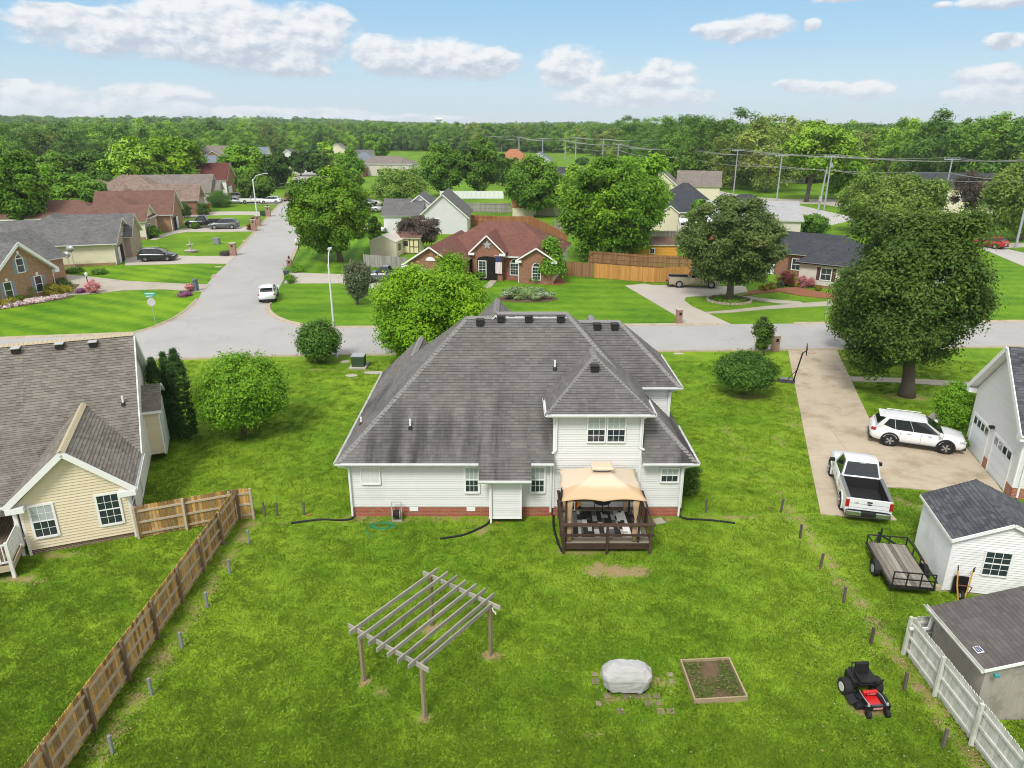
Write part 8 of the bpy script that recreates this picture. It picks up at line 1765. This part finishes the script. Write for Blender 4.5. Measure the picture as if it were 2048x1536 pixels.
        for sgn in (-1,1): MB().cbox((xr-.10,sgn*.62,.50),(.10,.62,.21)).build('bumper_chrome', M_chrome, rb, bevel=.02)
        MB().cbox((-.37,0,zr-.03),(.05,.3,.04)).build('brake_light', M_head, H)
    return H
PW = paint('white', (.76,.77,.78)); PB = paint('black', (.012,.013,.018)); PG = paint('grey', (.10,.11,.125)); PR = paint('red', (.35,.012,.015)); PS = paint('silver', (.38,.39,.40)); PD = paint('dark_grey', (.05,.055,.065)); PC = paint('beige', (.38,.33,.22))
car('white SUV with black wheel arches parked facing the garage doors', (23.04, 37.1), radians(-22), 'suv', PW)
car('white pickup truck with open black bed parked on the driveway edge', (17.0, 31.2), radians(105.5-31), 'pickup', PW, cat='pickup')
def heading(a, b): p, q = G(*a), G(*b); return atan2(q[1]-p[1], q[0]-p[0])
def gc(px, py, off=0): x, y = G(px, py); return (x, y + off)
sh = heading((551,590), (603,440))
car('small white SUV driving up the side street', gc(531, 603, 1.2), sh, 'suv', PW, s=.92)
car('black SUV parked on the long left driveway', gc(311, 524, .9), radians(10), 'suv', PB)
car('black pickup parked behind the grey SUV on the left', gc(404, 457, 1.4), radians(190), 'pickup', PB, 1, 'pickup', s=1.1)
car('dark grey SUV parked in front of the black pickup', gc(445, 459, .9), radians(190), 'suv', PG, 1, s=1.05)
car('red pickup truck at the kerb far up the side street', gc(574, 402, 1.5), heading((560,407),(585,365)), 'pickup', PR, 1, 'pickup')
car('white crossover parked nearest the side street, far left row', gc(539, 408, 1), radians(186), 'suv', PW, 1)
car('white pickup half hidden behind the street tree', gc(503, 408, 1.2), radians(6), 'pickup', PW, 1, 'pickup')
car('pale silver car beside the round hedge', gc(468, 408, 1), radians(6), 'sedan', PS, 1)
car('dark blue grey SUV behind the pale silver car', gc(468, 402, 3), radians(6), 'suv', PD, 1)
car('black SUV in the driveway under the dark slender tree', gc(564, 374, 1), radians(5), 'suv', PB, 1)
car('black sedan at the bend by the far lamp', gc(619, 346, 1), radians(12), 'sedan', PB, 1, s=1.2)
car('white car parked at the white two storey house', gc(583, 341, 1), radians(60), 'sedan', PW, 1, s=1.2)
car('silver white crossover between the maple and the willow', gc(738, 425, 1), radians(-5), 'suv', PS, 1, s=1.15)
car('dark car behind the silver white crossover', gc(730, 412, 1), radians(-8), 'sedan', PD, 1, s=1.1)
car('white car half hidden behind the big maple crown', gc(742, 467, 1), radians(-4), 'sedan', PW, 1)
car('grey pickup parked facing left beside the brick ranch garage', gc(772, 569, 1.4), radians(178), 'pickup', PG, 2, 'pickup', s=.98)
car('beige camouflage pickup under the speckled oak', gc(1390, 578, 1.2), radians(-6), 'pickup', PC, 1, 'pickup', s=.98)
car('red SUV driving away on the highway at the right edge', gc(1985, 497, 1), radians(118), 'suv', PR, 1)
car('yellow car parked behind the dark hedge at the right', gc(1978, 428, 2), radians(0), 'sedan', paint('yellow', (.6,.38,.03)), 1)
# hedge in front of the cream house
hx, hy = G(1957, 452); Hd = thing('hedge', 'long dark clipped hedge in front of the cream house at the right', 'hedge', (hx, hy, 0), radians(-14))
q_ = np.random.RandomState(2); V_, F_, T_, m_ = leaf_mesh('h', LV['thuja'], (0,0,1.0), (5.5,.9,.95), 9000, .22, 260, .5, 77, 'round', .02, 0, .2); finish_leaves('foliage', [(V_, F_, T_, m_)], Hd)
grow_grass()
def specks():
    # clover heads, dandelions and dropped leaves lying in the grass
    m = MB(); q = random.Random(9); cols = [plain('clover_white', (.62,.62,.52), .8), plain('dandelion_yellow', (.55,.48,.03), .8), plain('dry_leaf', (.34,.22,.10), .9, .4)]
    zones_ = [(-32, -13, 14, 27, 700, 1), (-11, 12, 14, 28, 900, 0), (9, 14, 14, 30, 500, 0), (13.0, 13.6, 14, 19.5, 260, 2), (12.2, 13.4, 19, 30, 220, 2), (-12.4, -11.4, 14, 28, 160, 2), (-30, -12, 30, 52, 300, 0), (9, 14, 30, 52, 250, 0)]
    for x0, x1, y0, y1, n, c in zones_:
        for i in range(int(n*(.4 if c < 2 else 1))):
            x, y = q.uniform(x0, x1), q.uniform(y0, y1)
            if any(inpoly(np.array([x]), np.array([y]), P)[0] for P in HOUSES[:5]): continue
            m.cur = c if q.random() < .75 else q.choice((0, 2)); r = q.uniform(.010, .020) * (1.8 if m.cur == 2 else 1); a = q.uniform(0, 6.28); z = q.uniform(.05, .075)
            m.add([(x+r*cos(a), y+r*sin(a), z), (x-r*sin(a), y+r*cos(a), z+.006), (x-r*cos(a), y-r*sin(a), z), (x+r*sin(a), y-r*cos(a), z+.004)], [(0,1,2,3)])
    m.build('lawn_litter', cols, kind='stuff')
specks()
HZ = MB().box(-2600, 2600, -60, 3200, -6.2, 95).build('haze', None if False else M_conc)
hm = bpy.data.materials.new('haze'); hm.use_nodes = True; ht = NT(hm.node_tree)
vol = ht.n('ShaderNodeVolumePrincipled', {'Color': (.80, .88, .98, 1), 'Density': .00013, 'Anisotropy': .0})
o_ = ht.t.nodes.new('ShaderNodeOutputMaterial'); ht.t.links.new(vol.outputs[0], o_.inputs['Volume'])
HZ.data.materials.clear(); HZ.data.materials.append(hm); HZ['kind'] = 'stuff'
SC.cycles.volume_bounces = 0; SC.cycles.volume_max_steps = 64
